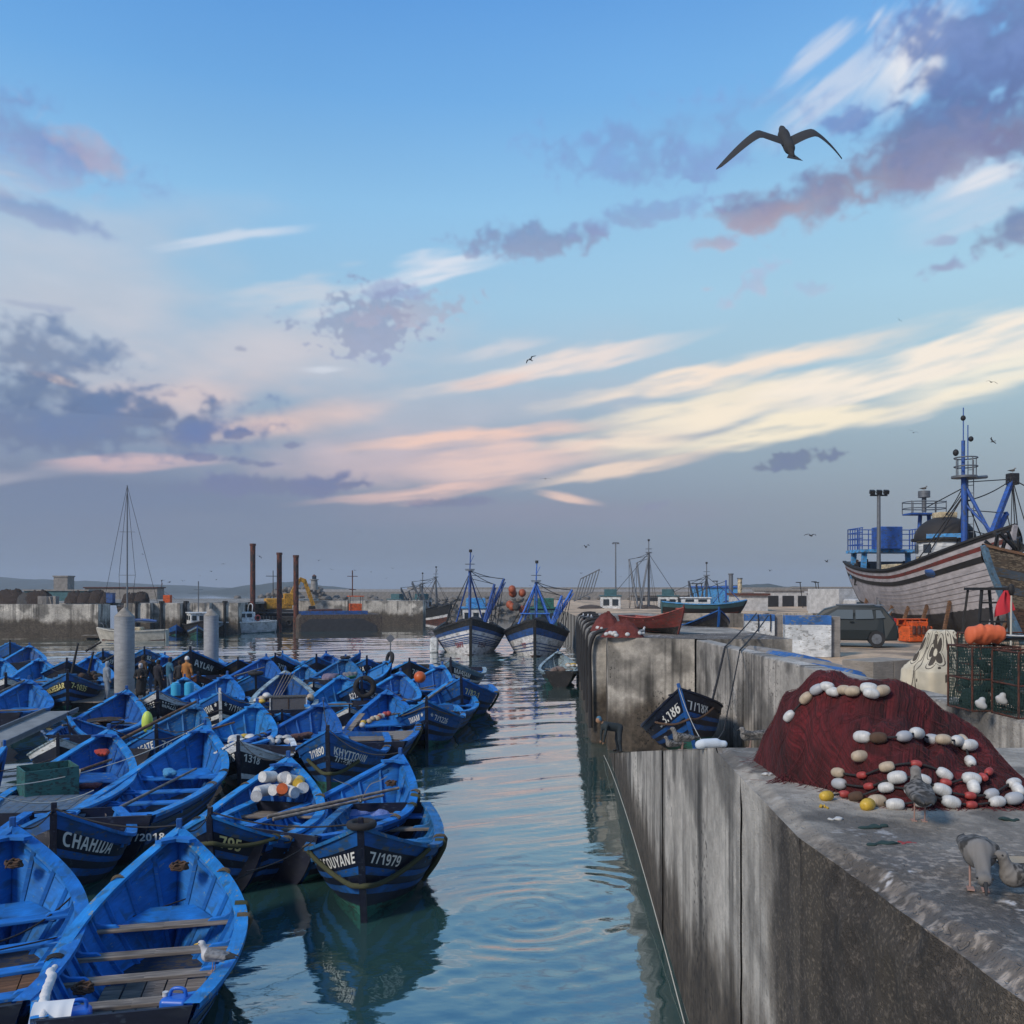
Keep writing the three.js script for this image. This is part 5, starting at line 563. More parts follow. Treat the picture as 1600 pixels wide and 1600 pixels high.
    part('crow_nest', join(cyl(0.7, 0.12, 0, top, z), new THREE.TorusGeometry(0.62, 0.04, 5, 16).rotateX(1.57).translate(0.1, top + 0.6, z), new THREE.TorusGeometry(0.62, 0.04, 5, 16).rotateX(1.57).translate(0.1, top + 1.1, z), ...[0, 1.5, 3, 4.5].map((a) => rod([Math.cos(a) * 0.62 + 0.1, top, z + Math.sin(a) * 0.62], [Math.cos(a) * 0.62 + 0.1, top + 1.1, z + Math.sin(a) * 0.62], 0.03))), M.steel, t); part('lamp_cluster', join(ball(0.16, 0.2, 0.16, -0.5, top + 1.4, z), ball(0.14, 0.16, 0.14, 0.4, top + 2.2, z), ball(0.14, 0.16, 0.14, -0.06, top + 3.4, z)), M.dark, t); part('gaff', rod([0, top - 0.1, z], [1.7, top + 0.1, z - 0.6], 0.1), M.steel, t);
    const tip = [4.4, top + 0.2, z - 2.4]; t.updateMatrixWorld(true); perch.boom = t.localToWorld(new THREE.Vector3(tip[0], tip[1] + 0.35, tip[2])); const foot = [0.6, y - 0.2, z + 0.2]; part('boom', beam(foot, tip, 0.24, 0.3), M.derrick, t); part('boom_head', box(0.6, 0.7, 0.5, tip[0], tip[1], tip[2], 0.05), M.dark, t); part('boom', beam([1.1, y, z - 0.4], [3.8, top - 1.9, z - 2], 0.2, 0.26), M.derrick, t);
    stays(t, [[[0, top - 0.3, z], tip], [[0, top - 1.4, z], tip, 0.2], [[0.1, top - 1.9, z], [3.8, top - 1.9, z - 2]], [[0, top - 3, z], [3.2, top - 3.4, z - 1.6]], [tip, [3.2, y, z + 0.4]], [tip, [2.4, y, z + 1.2], 0.2], [tip, [3.6, y, z - 1.4]], [tip, [2.6, y - 0.2, z + 3.2], 0.3], [[3.8, top - 1.9, z - 2], [2.2, y, z + 2], 0.2], [[0, top - 0.4, z], [-0.2, dk(0.15) + 3.6, 1.4], 0.2], [[0, top - 0.8, z], [-1.2, dk(0.1) + 2.3, 0.4], 0.3], [[0, top - 0.6, z], [0, dk(-0.1) + 4.4, -1.2]], [[0, top - 1, z], [-2.6, y, z - 1.2]], [[0, top - 1, z], [-2.5, y, z - 0.4]], [[0, top - 1, z], [2.6, y, z - 1.2]], [[0, top - 1, z], [-0.3, y, z - 0.7], 0.1], [tip, [6.4, top - 2.6, z + 1.5]]], 0.035); const ld = []; for (let i = 0; i < 14; i++) ld.push(rod([0.4, y + i * 0.45, z - 0.3], [0.62, y + i * 0.45, z - 0.1], 0.02)); part('mast_ladder', join(ld, rod([0.4, y, z - 0.3], [0.4, y + 6.4, z - 0.3], 0.025), rod([0.62, y, z - 0.1], [0.62, y + 6.4, z - 0.1], 0.025)), M.steel, t); part('block', ball(0.2, 0.28, 0.2, -0.4, top - 3.1, z - 1.6), M.dark, t); }
  // shores under the hull
  for (let i = 0; i < 6; i++) for (const s of [-1, 1]) { const tt = -0.7 + i * 0.26, q = h.pt(tt, 0.42, s); part('shore', beam([q[0] * 1.25, YARD - yb - 0.6, q[2]], [q[0] * 0.96, q[1], q[2]], 0.16), M.woodb, t); } for (let i = 0; i < 5; i++) part('keel_block', box(1.2, 0.9, 0.5, 0, -2.3, -L / 2 + 3 + i * 2.6), M.woodb, t);
  // weathered wooden hull with blue superstructure
  const b4 = D(1534, 852, 40), t4 = craft('old_wooden_trawler', 'weathered brown wooden trawler with bright blue superstructure, laid up beside the white one', 'trawler', { L: 13, B: 2.6, tr: 0.7, s0: 2.6, sb: 1.3, ss: 0.4, k0: -1.6, rake: 3.2, pb: 2.6, e0: 0.5, e1: 0.7, dk: 0.88, rail: 'woodb', bul: 'woodb', stem: 'steelblue' }, [[-0.01, 0.5, 'oldwood'], [0.5, 0.62, 'oldpaint', 0.01], [0.62, 0.68, 'slate', 0.03], [0.68, 0.76, 'oldpaint', 0.01], [0.76, 0.83, 'slate', 0.03], [0.83, 1, 'oldpaint', 0.02]], [b4.x + 6.2, b4.y - 3.9, b4.z - 2.4], -1.2);
  house(t4, 0, 2.6, -0.4, 3.2, 2.2, 3.4, 'skyb', 'skyb', 3); part('upper_frame', join(...[[-1.4, 1.2], [1.4, 1.2], [-1.4, -1.8], [1.4, -1.8]].map(([x, z]) => rod([x, 4.8, z], [x, 7.4, z], 0.08)), ...[5.2, 5.8, 6.4, 7.0].flatMap((y) => [rod([-1.4, y, 1.2], [1.4, y, 1.2], 0.05), rod([1.4, y, -1.8], [1.4, y, 1.2], 0.05), rod([-1.4, y, -1.8], [-1.4, y, 1.2], 0.05)])), M.dark, t4); part('bow_locker', box(1.4, 1.5, 1.2, 0, 4.1, 2.6, 0.08), M.skyb, t4); part('canopy', box(3.4, 0.14, 3.6, 0, 7.4, -0.3), M.dark, t4); { const r = rng(8); for (let i = 0; i < 14; i++) part('broken_timber', beam([-1.2 + r() * 2.4, 3.3, 3.6 + r() * 1.6], [-1.2 + r() * 2.4, 4.1 + r() * 0.5, 3.4 + r() * 2], 0.09, 0.14), M.dark, t4); } for (let i = 0; i < 4; i++) part('keel_block', box(1.2, 1, 0.6, 0, -2, -4 + i * 2.6), M.woodb, t4);
  { const d = b4.y - 3.9 - YARD; for (const s of [-1, 1]) for (let i = 0; i < 4; i++) part('shore', beam([s * 2.6, -d, -4 + i * 2.2], [s * 2.0, 0.6, -4 + i * 2.2], 0.16), M.woodb, t4); }
  // flood light on the yard
  { const p = D(1373, 772, 58), f = thing('flood_light', 'grey floodlight post with three lamp heads behind the white trawler', 'lamp post', [p.x, YARD, p.z]); part('pole', rod([0, 0, 0], [0, p.y - YARD, 0], 0.15, 0.11, 10), M.steel, f); for (const x of [-0.45, 0, 0.45]) part('lamp_head', boxUV(new THREE.BoxGeometry(0.3, 0.24, 0.26).rotateX(0.4).translate(x, p.y - YARD + 0.12, 0.1)), M.dark, f); part('crossarm', box(1.1, 0.1, 0.12, 0, p.y - YARD - 0.08, 0), M.dark, f); }
  // parked car, rear three quarter
  { const p = G(1345, 1011, YARD), c = thing('parked_car', 'dark green grey hatchback parked beside the white trawler', 'car', [p.x - 0.55, YARD + 0.03, p.z - 0.6], -1.9); const body = []; // length along z
    const prof = (y) => y; const side = [[-2.02, 0.32], [-2.05, 0.62], [-1.96, 0.95], [-1.88, 1.05], [-1.5, 1.5], [-1.1, 1.58], [0.2, 1.56], [0.75, 1.42], [1.2, 1.06], [1.95, 0.9], [2.05, 0.62], [2.02, 0.32], [1.66, 0.3], [1.6, 0.52], [1.35, 0.66], [1.05, 0.6], [0.94, 0.3], [-0.9, 0.3], [-1.0, 0.56], [-1.25, 0.66], [-1.52, 0.56], [-1.6, 0.3]];
    const g = new THREE.ExtrudeGeometry(new THREE.Shape(side.map((q) => new THREE.Vector2(q[0], q[1]))), { depth: 1.56, bevelEnabled: true, bevelSize: 0.05, bevelThickness: 0.07, bevelSegments: 2 }).translate(0, 0, -0.78); { const a = g.attributes.position; for (let i = 0; i < a.count; i++) { const y = a.getY(i), k = 1 - 0.2 * sst(0.9, 1.6, y); a.setZ(i, a.getZ(i) * k); } } g.rotateY(-Math.PI / 2); const m = flatNormals(g); part('body', boxUV(m), M.carpaint, c);
    for (const s of [1, -1]) { const win = (pts) => { const w = prism(pts, 0.02).rotateY(-Math.PI / 2), a = w.attributes.position; for (let i = 0; i < a.count; i++) { const y = a.getY(i); a.setX(i, s * (0.845 * (1 - 0.2 * sst(0.9, 1.6, y)) + 0.012 + (a.getX(i) < -0.01 ? 0.006 : 0))); } return flatNormals(w); }; part('window', win([[-0.35, 1.08], [-0.35, 1.44], [0.25, 1.44], [0.85, 1.1]]), M.carglass, c); part('window', win([[-1.15, 1.1], [-1.1, 1.44], [-0.45, 1.44], [-0.45, 1.08]]), M.carglass, c); part('window', win([[-1.6, 1.14], [-1.42, 1.42], [-1.24, 1.43], [-1.25, 1.11]]), M.carglass, c); part('door_handle', box(0.03, 0.04, 0.16, s * 0.87, 0.98, -0.3), M.carpaint, c); part('tail_light', box(0.16, 0.3, 0.1, s * 0.72, 0.98, -1.98, 0.03), M.taillight, c); part('side_mirror', box(0.16, 0.13, 0.09, s * 0.98, 1.1, 0.8, 0.03), M.black, c); part('roof_rail', rod([s * 0.6, 1.64, -1.2], [s * 0.6, 1.62, 0.3], 0.025), M.steel, c); for (const z of [-1.27, 1.3]) { const w = part('wheel', new THREE.CylinderGeometry(0.32, 0.32, 0.2, 22).rotateZ(1.5708).translate(s * 0.78, 0.32, z), M.rubber, c); part('rim', join(new THREE.CylinderGeometry(0.2, 0.2, 0.02, 18).rotateZ(1.5708).translate(s * 0.885, 0.32, z), ...[0, 1, 2, 3, 4].map((i) => box(0.03, 0.05, 0.2, 0, 0, 0.1).rotateX(i * 1.2566).translate(s * 0.895, 0.32, z))), M.steel, w); } }
    part('rear_window', boxUV(new THREE.BoxGeometry(1.16, 0.5, 0.02).rotateX(-0.73 + Math.PI).translate(0, 1.29, -1.77)), M.carglass, c); part('number_plate', box(0.5, 0.12, 0.02, 0, 0.72, -2.115), M.plasticw, c); part('bumper', box(1.6, 0.24, 0.12, 0, 0.46, -2.06, 0.05), M.black, c); part('roof_spoiler', box(1.1, 0.05, 0.3, 0, 1.6, -1.42, 0.02), M.steel, c); c.scale.set(1.06, 1.14, 1.06); }
  { const p = D(1325, 952, 72), v = thing('white_van', 'white delivery truck with blue front parked behind the car', 'truck', [p.x, YARD, p.z], 0.3); part('cargo_box', box(2, 2.1, 4, -0.2, 1.55, -1.6, 0.04), M.whitewall, v); part('cab', box(1.9, 1.5, 1.5, 0, 1.05, 1.3, 0.15), M.whitewall, v); part('windscreen', boxUV(new THREE.BoxGeometry(1.6, 0.6, 0.04).rotateX(-0.2).translate(0, 1.42, 2.06)), M.glass, v); part('grille', box(1.6, 0.4, 0.05, 0, 0.75, 2.07), M.hullb, v); for (const s of [1, -1]) for (const z of [1.2, -2.6]) part('wheel', new THREE.CylinderGeometry(0.38, 0.38, 0.24, 16).rotateZ(1.57).translate(s * 0.85, 0.38, z), M.rubber, v); }
  { const p = G(1430, 1003, YARD), o = thing('orange_engine', 'rusty orange engine block lying by the trawler keel', 'engine', [p.x, YARD, p.z], 0.2); part('block', box(1.3, 0.75, 0.9, 0, 0.4, 0, 0.06), M.orange, o); part('head', box(0.9, 0.25, 0.5, 0.1, 0.88, 0, 0.04), M.orange, o); for (let i = 0; i < 4; i++) part('pipe', cyl(0.08, 0.4, -0.4 + i * 0.26, 0.6, 0.48), M.rust, o); part('tray', join(...Array.from({ length: 5 }, (_, i) => box(0.05, 0.3, 0.6, -0.8 + i * 0.4, 0.95, -0.5)), box(1.7, 0.05, 0.6, 0, 1.1, -0.5), box(1.7, 0.05, 0.6, 0, 0.82, -0.5)), M.orange, o); }
  // white and blue walls, painted kerb, concrete block
  for (const [x0, x1, py, top, lab] of [[1228, 1298, 1027, 962, 'broader white concrete wall with blue top band beside the car'], [1165, 1210, 1008, 960, 'narrower white concrete wall with blue top band and hanging ropes']]) { const a = G(x0, py, YARD), b = G(x1, py, YARD), w = b.x - a.x, hh = EYE - (top - HOR) * -a.z / F - YARD, t = thing('painted_wall', lab, 'wall', [(a.x + b.x) / 2, YARD, a.z], -0.12); part('block', box(w, hh * 0.78, 0.5, 0, hh * 0.39, -0.25, 0.015), M.whitep, t); part('blue_band', box(w + 0.004, hh * 0.22, 0.504, 0, hh * 0.89, -0.25, 0.012), M.bandblue, t); part('pier', box(0.35, hh * 0.98, 0.6, w / 2 + 0.2, hh * 0.49, -0.5, 0.02), M.render, t); if (lab[0] === 'n') for (const x of [-0.1, 0.45]) part('hanging_rope', tube([[x, hh, 0.05], [x + 0.02, hh * 0.8, 0.06], [x, hh * 0.45, 0.06]], 0.025, 10, 5), M.ropeb, t); }
  for (const [i, px, py, w] of [[0, 1195, 1024, 46], [1, 1230, 1033, 40], [2, 1262, 1044, 52], [3, 1298, 1057, 46]]) { const z = 27 - i * 2.2, p = D(px, py, z), t = thing('painted_kerb', i % 2 ? 'blue painted rounded kerb block along the slip wall' : 'bare grey rounded kerb block along the slip wall', 'kerb', [p.x + 0.25, YARD, p.z], 0.2, i % 2 ? 'blue kerb blocks' : 'grey kerb blocks'); part('block', boxUV(new RoundedBoxGeometry(1.25, p.y - YARD + 0.35, 2.1, 3, 0.25).rotateZ(-0.22).translate(0, (p.y - YARD) / 2, 0)), i % 2 ? M.bandblue : M.render, t); }
  { const p = D(1372, 1030, 20), t = thing('concrete_block', 'large rectangular concrete block with two cast joints behind the slip wall', 'block', [p.x, YARD, p.z], 0.55); const hh = p.y - YARD; for (const x of [-0.36, 0.36]) for (const y of [0, 1]) part('cast_course', box(0.71, hh / 2 - 0.01, 0.8, x, hh / 4 + y * hh / 2, 0, 0.012), M.blockc, t); }
  // draped cloth over crates, steel frame, flag, traps, orange bundle
  { const p = D(1466, 990, 15.6), t = thing('covered_stack', 'stack of crates draped with a grey and cream patterned cloth', 'stack', [p.x + 0.1, YARD - 0.02, p.z], 0.15); part('crate', box(0.86, 1.1, 0.7, 0.05, 0.55, 0, 0.02), M.teal, t); for (let i = 0; i < 5; i++) part('slat', box(0.9, 0.14, 0.03, 0.05, 0.16 + i * 0.2, 0.37), M.dark, t); part('seat_frame', box(0.22, 0.6, 0.2, -0.04, 1.42, 0, 0.03), M.woodb, t);
    const fold = (a) => 0.12 * (fbm(3 + Math.cos(a) * 2.4, 5 + Math.sin(a) * 2.4, 3) - 0.5); const prof = [[0.01, 1.9], [0.16, 1.9], [0.2, 1.84], [0.28, 1.58], [0.38, 1.38], [0.48, 1.27], [0.53, 1.2], [0.55, 1.05], [0.54, 0.92]]; part('cloth', grid(72, 32, (u, v) => { const a = u * 6.2832, k = v * 8, i = Math.min(7, Math.floor(k)), f = k - i, r = lerp(prof[i][0], prof[i + 1][0], f), y = lerp(prof[i][1], prof[i + 1][1], f), sq = 1 / Math.max(Math.abs(Math.cos(a)), Math.abs(Math.sin(a))), w = Math.min(1.36, sq), lo = v > 0.75 ? (v - 0.75) * 3.4 * (fbm(3 + Math.cos(a) * 1.7, Math.sin(a) * 1.7, 3) - 0.28) : 0; return [Math.cos(a) * r * w + fold(a) * v - 0.05 * (1 - v), y - lo + 0.03 * (fbm(u * 24, v * 10, 3) - 0.5), Math.sin(a) * r * w * 0.85 + fold(a + 1) * v]; }, (u, v) => [u * 0.8, v * 0.62]), M.cloth, t); }
  { const z = 20, p = D(1540, 1000, z), t = thing('steel_frame', 'dark steel ladder frame standing by the white trawler bow', 'frame', [p.x, YARD, p.z]); const H1 = D(1540, 920, z).y - YARD, a = 0.42; for (const s of [-1, 1]) for (const q of [-0.3, 0.3]) part('leg', beam([s * 0.52, 0, q * 1.4], [s * 0.24, H1, q], 0.05), M.black, t); for (let i = 0; i < 6; i++) part('rung', beam([-0.5 + i * 0.045, 0.2 + i * H1 / 6.2, 0.4 - i * 0.02], [0.5 - i * 0.045, 0.2 + i * H1 / 6.2, 0.4 - i * 0.02], 0.04), M.black, t); part('top_bar', box(0.62, 0.06, 0.7, 0, H1, 0), M.black, t); }
  { const p = D(1578, 1000, 13), top = D(1572, 928, 13).y, t = thing('flag_pole', 'thin pole with a crumpled red flag above the trap cages', 'flag', [p.x, YARD, p.z]); part('pole', rod([0, 0, 0], [0.02, top - YARD + 0.12, 0], 0.014), M.ropew, t); part('flag', grid(18, 18, (u, v) => [-0.02 - 0.22 * u * (0.35 + 0.65 * v) + 0.1 * v * (1 - u), top - YARD + 0.05 - 0.28 * v - 0.12 * u * v, 0.05 * Math.sin(u * 9 + v * 4) * u], (u, v) => [u, v]), M.flag, t); part('black_tie', ball(0.05, 0.09, 0.04, 0.02, top - YARD + 0.06, 0, 6), M.black, t); }
  const wallTop = Q + 0.006; const cage = (px, py, w, hh, d, lab, turn) => { const p = G(px, py, wallTop), t = thing('trap_cage', lab, 'trap', [p.x + w / 2 + 0.02, wallTop, p.z - d / 2], turn, 'fish traps on the slip wall'); const c = [[-1, -1], [1, -1], [1, 1], [-1, 1]]; for (const [a, b] of c) part('upright', rod([a * w / 2, 0, b * d / 2], [a * w / 2, hh, b * d / 2], 0.014), M.rust, t); for (const y of [0.01, hh * 0.5, hh]) for (let i = 0; i < 4; i++) { const [a, b] = c[i], [e, f] = c[(i + 1) % 4]; part('frame_bar', rod([a * w / 2, y, b * d / 2], [e * w / 2, y, f * d / 2], 0.013), M.rust, t); }
    const strands = []; const N = 17, K = 20; for (let i = 0; i <= N; i++) { const f = i / N; for (const s of [-1, 1]) { strands.push(rod([lerp(-w / 2, w / 2, f), 0, s * d / 2], [clamp(lerp(-w / 2, w / 2, f) + 0.18, -w / 2, w / 2), hh, s * d / 2], 0.004, 0.004, 3), rod([lerp(w / 2, -w / 2, f), 0, s * d / 2], [clamp(lerp(w / 2, -w / 2, f) - 0.18, -w / 2, w / 2), hh, s * d / 2], 0.004, 0.004, 3)); strands.push(rod([s * w / 2, 0, lerp(-d / 2, d / 2, f)], [s * w / 2, hh, lerp(-d / 2, d / 2, f)], 0.004, 0.004, 3)); } } for (let i = 0; i <= K; i++) { const y = hh * i / K; for (const s of [-1, 1]) strands.push(rod([-w / 2, y, s * d / 2], [w / 2, y, s * d / 2], 0.004, 0.004, 3), rod([s * w / 2, y, -d / 2], [s * w / 2, y, d / 2], 0.004, 0.004, 3)); } const ms = part('netting', join(strands), M.netgreen, t); ms.userData.kind = 'stuff'; const r = rng(Math.round(px)); part('folded_net', nets(blend(Array.from({ length: 14 }, () => { const a = [(r() - 0.5) * w * 0.8, r() * hh * 0.75, (r() - 0.5) * d * 0.7]; return [a, [a[0] + (r() - 0.5) * 0.3, a[1] + (r() - 0.5) * 0.2, a[2]], 0.06 + r() * 0.05, 0.05]; }), 0.05), [-w / 2, -0.02, -d / 2], [w / 2, hh, d / 2], 0.035), M.netdark, t); return t; };
  cage(1514, 1112, 0.66, 0.86, 0.6, 'netted trap cage with dark green mesh at the end of the row', 0.05); cage(1588, 1124, 0.62, 0.84, 0.6, 'netted trap cage with a coiled hoop inside, beside the mesh cage under the orange bundle', 0.02); cage(1530, 1090, 1.6, 0.95, 0.7, 'wide netted trap cage behind the others', 0.0);
  { const p = D(1530, 1012, 12.0), y = Q + 0.86; const r = rng(12), bones = []; for (let i = 0; i < 9; i++) { const x = i * 0.075; bones.push([[x, 0.08 + 0.02 * r(), 0], [x + 0.03, 0.1 + 0.05 * r(), 0.05], 0.085 + r() * 0.025, 0.08]); } const g = nets(blend(bones, 0.03), [-0.2, -0.12, -0.2], [0.85, 0.35, 0.25], 0.018); g.scale(0.62, 1.25, 1).translate(p.x - 0.12, y + 0.06, p.z); solo('orange_bundle', g, std([0.62, 0.13, 0.05], 0.7, { bumpMap: bumpTex, bumpScale: 0.02 }), 'crumpled orange oilskin bundle tied on top of the trap cages', 'bundle'); }
  { const p = D(1590, 1000, 12.4), t = thing('blue_board', 'blue and white edged board lying across the trap cages', 'board', [p.x + 0.2, Q + 0.97, p.z]); part('panel', box(1.5, 0.04, 0.6, 0, 0, 0, 0.01), M.black, t); part('edge', box(1.3, 0.03, 0.05, -0.1, 0.04, 0.28), M.skyb, t); part('rod', rod([-0.8, 0.06, 0.3], [0.1, 0.03, 0.34], 0.014), M.whitep, t); }
  for (const [px, py, m] of [[1560, 1093, 0], [1596, 1078, 1], [1528, 1100, 2]]) { const p = D(px, py, 11.6); solo('white_bag', nets(blend([[[0, 0, 0], [0.03, 0.06, 0], 0.05, 0.04], [[0.04, -0.02, 0.02], [-0.04, 0.03, 0.01], 0.04, 0.03]], 0.03), [-0.12, -0.12, -0.1], [0.12, 0.16, 0.12], 0.016).translate(p.x, p.y, p.z + 0.05), M.plasticw, 'small white plastic bag caught in the trap cage mesh', 'bag', 'plastic bags in the cages'); }
  // boats and nets on the far quay deck
  boat('dinghy_on_quay', 'worn red wooden boat drawn up on the quay beside the red nets', 'boat', [1044, 962], [990, 958], { s: 0.5, scheme: 'red', inner: 'redp', cap: 'redp', stem: 'red', floor: 'woodb', lift: 0, group: null, min: 3.4, max: 3.4, full: true }); boats[boats.length - 1].t.position.set(...D(1022, 990, 33.5).toArray()); boats[boats.length - 1].t.position.y = Q + 0.17; boats[boats.length - 1].t.rotation.y = 0.5;
  boat('boat_on_quay', 'dark navy boat propped upright on the yard beyond the red one', 'boat', [1095, 968], [1095, 962], { s: 0.85, scheme: 'black', inner: 'navy', cap: 'trim', group: null, min: 5, max: 5, full: true }); boats[boats.length - 1].t.position.set(...D(1096, 1000, 41).toArray()); boats[boats.length - 1].t.position.y = YARD + 0.28; boats[boats.length - 1].t.rotation.y = 0.1;
  { const p = D(1100, 985, 78), t = craft('teal_trawler', 'long teal hulled trawler with rusty bottom and low white cabin on the yard', 'trawler', { L: 10, B: 1.9, tr: 0.8, s0: 1.0, sb: 0.5, ss: 0.3, k0: -0.9, rake: 1.4, pb: 3, dk: 0.85, rail: 'skyb' }, [[-0.01, 0.45, 'rust'], [0.45, 0.72, 'black'], [0.72, 1, 'teal', 0.02]], [p.x, YARD + 0.55, p.z], 1.45); t.scale.setScalar(0.72); house(t, 0, 0.9, -1, 1.6, 0.8, 3.4, 'whitep', 'whitep', 3); bars(t, 'mast', 'derrick', [[[0, 0.8, 2.6], [0, 3.9, 2.6], 0.1], [[0, 3.2, 2.6], [0, 1, 1], 0.05], [[0, 3.2, 2.6], [0, 1.2, 4.4], 0.05]]); stays(t, [[[0, 3.8, 2.6], [0, 1.2, -4]]], 0.03); }
}
// ---------- net heap on the apron ----------
M.netred = std(0xffffff, 1, { map: texture(512, 512, (u, v) => { const n = fbm(u * 7, v * 7, 5, 7), s = fbm(u * 10 + 3, v * 150, 3, 150), k = 0.4 + 0.7 * n + 0.75 * (s - 0.45); return [92 * k, 28 * k, 33 * k]; }, true, 0.8, 0.8), bumpMap: texture(512, 512, (u, v) => grey(255 * (0.5 * fbm(u * 10, v * 200, 3, 200) + 0.5 * fbm(u * 130, v * 40, 2, 130))), false, 0.8, 0.8), bumpScale: 0.03, });
{
  const hx = (x) => { const d = x < 3.0 ? (3.0 - x) / 0.67 : (x - 3.0) / 1.32; return d >= 1 ? 0 : 0.88 * Math.pow(1 - Math.pow(d, x < 3 ? 2.6 : 1.9), x < 3 ? 0.72 : 0.95); };
  const zc = (x) => lerp(-8.2, -7.75, sst(2.3, 3.1, x)), zw = (x) => lerp(0.5, 1.02, sst(2.3, 3.0, x)) * (1 - 0.25 * sst(3.8, 4.3, x));
  const lift = (x, z) => { const d = (z - zc(x)) / zw(x); if (Math.abs(d) >= 1) return 0; let y = hx(x) * Math.pow(1 - Math.pow(Math.abs(d), d > 0 ? 1.8 : 2.6), 0.8); if (d > 0) y *= 1 - 0.28 * sst(0.05, 0.4, d) * sst(2.5, 3, x); const q = (x * 0.7 + z) * 3, f = fbm(x * 2.2 + 0.8 * z + 4, z * 1.2 + 2, 4) - 0.5, rid = Math.abs(fbm(x * 3.4 + z * 2.4, z * 1.5 - x * 0.6 + 9, 3) - 0.5) * 2; return Math.max(0, y + y * (0.2 * f) + Math.min(y, 0.3) * (0.62 * (0.35 - rid)) + Math.min(y, 0.12) * 0.3 * (fbm(x * 16 + z * 9, z * 14, 3) - 0.5)); };
  const t = thing('fishing_net_heap', 'big heap of dark red fishing net with white and red floats on the quay', 'fishing net', [0, 0, 0]); const Y = Q - 0.012;
  part('net', grid(240, 190, (u, v) => { const x = lerp(2.28, 4.36, u), z = zc(x) + zw(x) * 1.04 * (1 - 2 * v), e = 0.02 * (fbm(x * 20, z * 20, 3) - 0.5); return [x + e, Y + lift(x, z), z + e]; }, (u, v, p) => [p[0] * 0.9 + p[2] * 0.5, p[2] * 0.7 + p[1] * 0.8 - p[0] * 0.45]), M.netred, t);
  // loose strands that follow the folds
  const r = rng(77), gs = [], gs2 = []; for (let i = 0; i < 420; i++) { let x = 2.36 + r() * 1.85, z = zc(x) + (r() * 1.9 - 0.85) * zw(x); const a = 0.6 + (r() - 0.5) * 1.3, L = 0.18 + r() * 0.5, pts = []; for (let k = 0; k <= 5; k++) { const xx = x + Math.cos(a) * L * (k / 5 - 0.5), zz = z + Math.sin(a) * L * (k / 5 - 0.5), y = lift(xx, zz); pts.push([xx, Y + y + 0.004 + 0.012 * r(), zz]); } (i % 3 ? gs : gs2).push(tube(pts, 0.0009 + r() * 0.0008, 6, 3)); }
  for (let i = 0; i < 260; i++) { const a = r() * 3.14, x = 3.3 - Math.cos(a) * 0.98 + (r() - 0.5) * 0.1, z = zc(x) + zw(x) * (0.92 + r() * 0.12), b = r() * 6.28; gs.push(tube([[x, Y + 0.02 + r() * 0.05, z - 0.05], [x + Math.cos(b) * 0.06, Y + 0.03 * r() + 0.008, z + 0.03], [x + Math.cos(b) * 0.14, Y + 0.008, z + 0.05 + r() * 0.06]], 0.003, 5, 3)); }
  part('loose_twine', join(gs), std([0.12, 0.022, 0.026], 1), t).userData.kind = 'stuff'; part('loose_twine', join(gs2), std([0.06, 0.012, 0.015], 1), t).userData.kind = 'stuff';
  // float lines: photo pixel, size, colour
  const ms = { w: M.plasticw, r: M.plasticr, y: M.plasticy, c: M.plasticc, g: std([0.36, 0.37, 0.39], 0.5), b: M.brownf }; const onto = (px, py) => { for (let z = -6.2; z > -9.6; z -= 0.01) { const x = (px - 800) * -z / F, y = EYE - (py - HOR) * -z / F; if (y <= Y + lift(x, z) + 0.03) return new THREE.Vector3(x, Y + lift(x, z) + 0.045, z + 0.02); } return D(px, py, 8.4); };
  const lines = [[[1308, 1218, 'c'], [1345, 1218, 'r'], [1384, 1203, 'c'], [1430, 1196, 'r'], [1474, 1214, 'w'], [1476, 1226, 'r'], [1516, 1221, 'w'], [1519, 1232, 'w']], [[1310, 1232, 'g'], [1356, 1232, 'r'], [1400, 1219, 'w'], [1440, 1222, 'w'], [1470, 1239, 'w'], [1514, 1248, 'r'], [1547, 1243, 'g'], [1582, 1226, 'w'], [1588, 1236, 'w']], [[1290, 1246, 'y'], [1318, 1243, 'r'], [1336, 1247, 'b'], [1383, 1238, 'w'], [1426, 1238, 'w'], [1484, 1257, 'w'], [1516, 1260, 'r'], [1556, 1255, 'w'], [1582, 1250, 'g']], [[1354, 1260, 'y'], [1369, 1254, 'c'], [1397, 1259, 'w'], [1440, 1258, 'w']], [[1346, 1154, 'w'], [1371, 1156, 'b'], [1411, 1155, 'g'], [1431, 1148, 'w'], [1456, 1159, 'g'], [1472, 1158, 'c'], [1494, 1160, 'w'], [1503, 1161, 'c'], [1514, 1192, 'w'], [1534, 1218, 'r'], [1543, 1208, 'r']], [[1232, 1121, 'w'], [1258, 1095, 'c'], [1275, 1081, 'g'], [1291, 1076, 'w'], [1300, 1085, 'w'], [1317, 1081, 'c'], [1330, 1087, 'c'], [1356, 1078, 'w'], [1360, 1086, 'w'], [1376, 1082, 'c']], [[1342, 1185, 'c'], [1512, 1168, 'w']]];
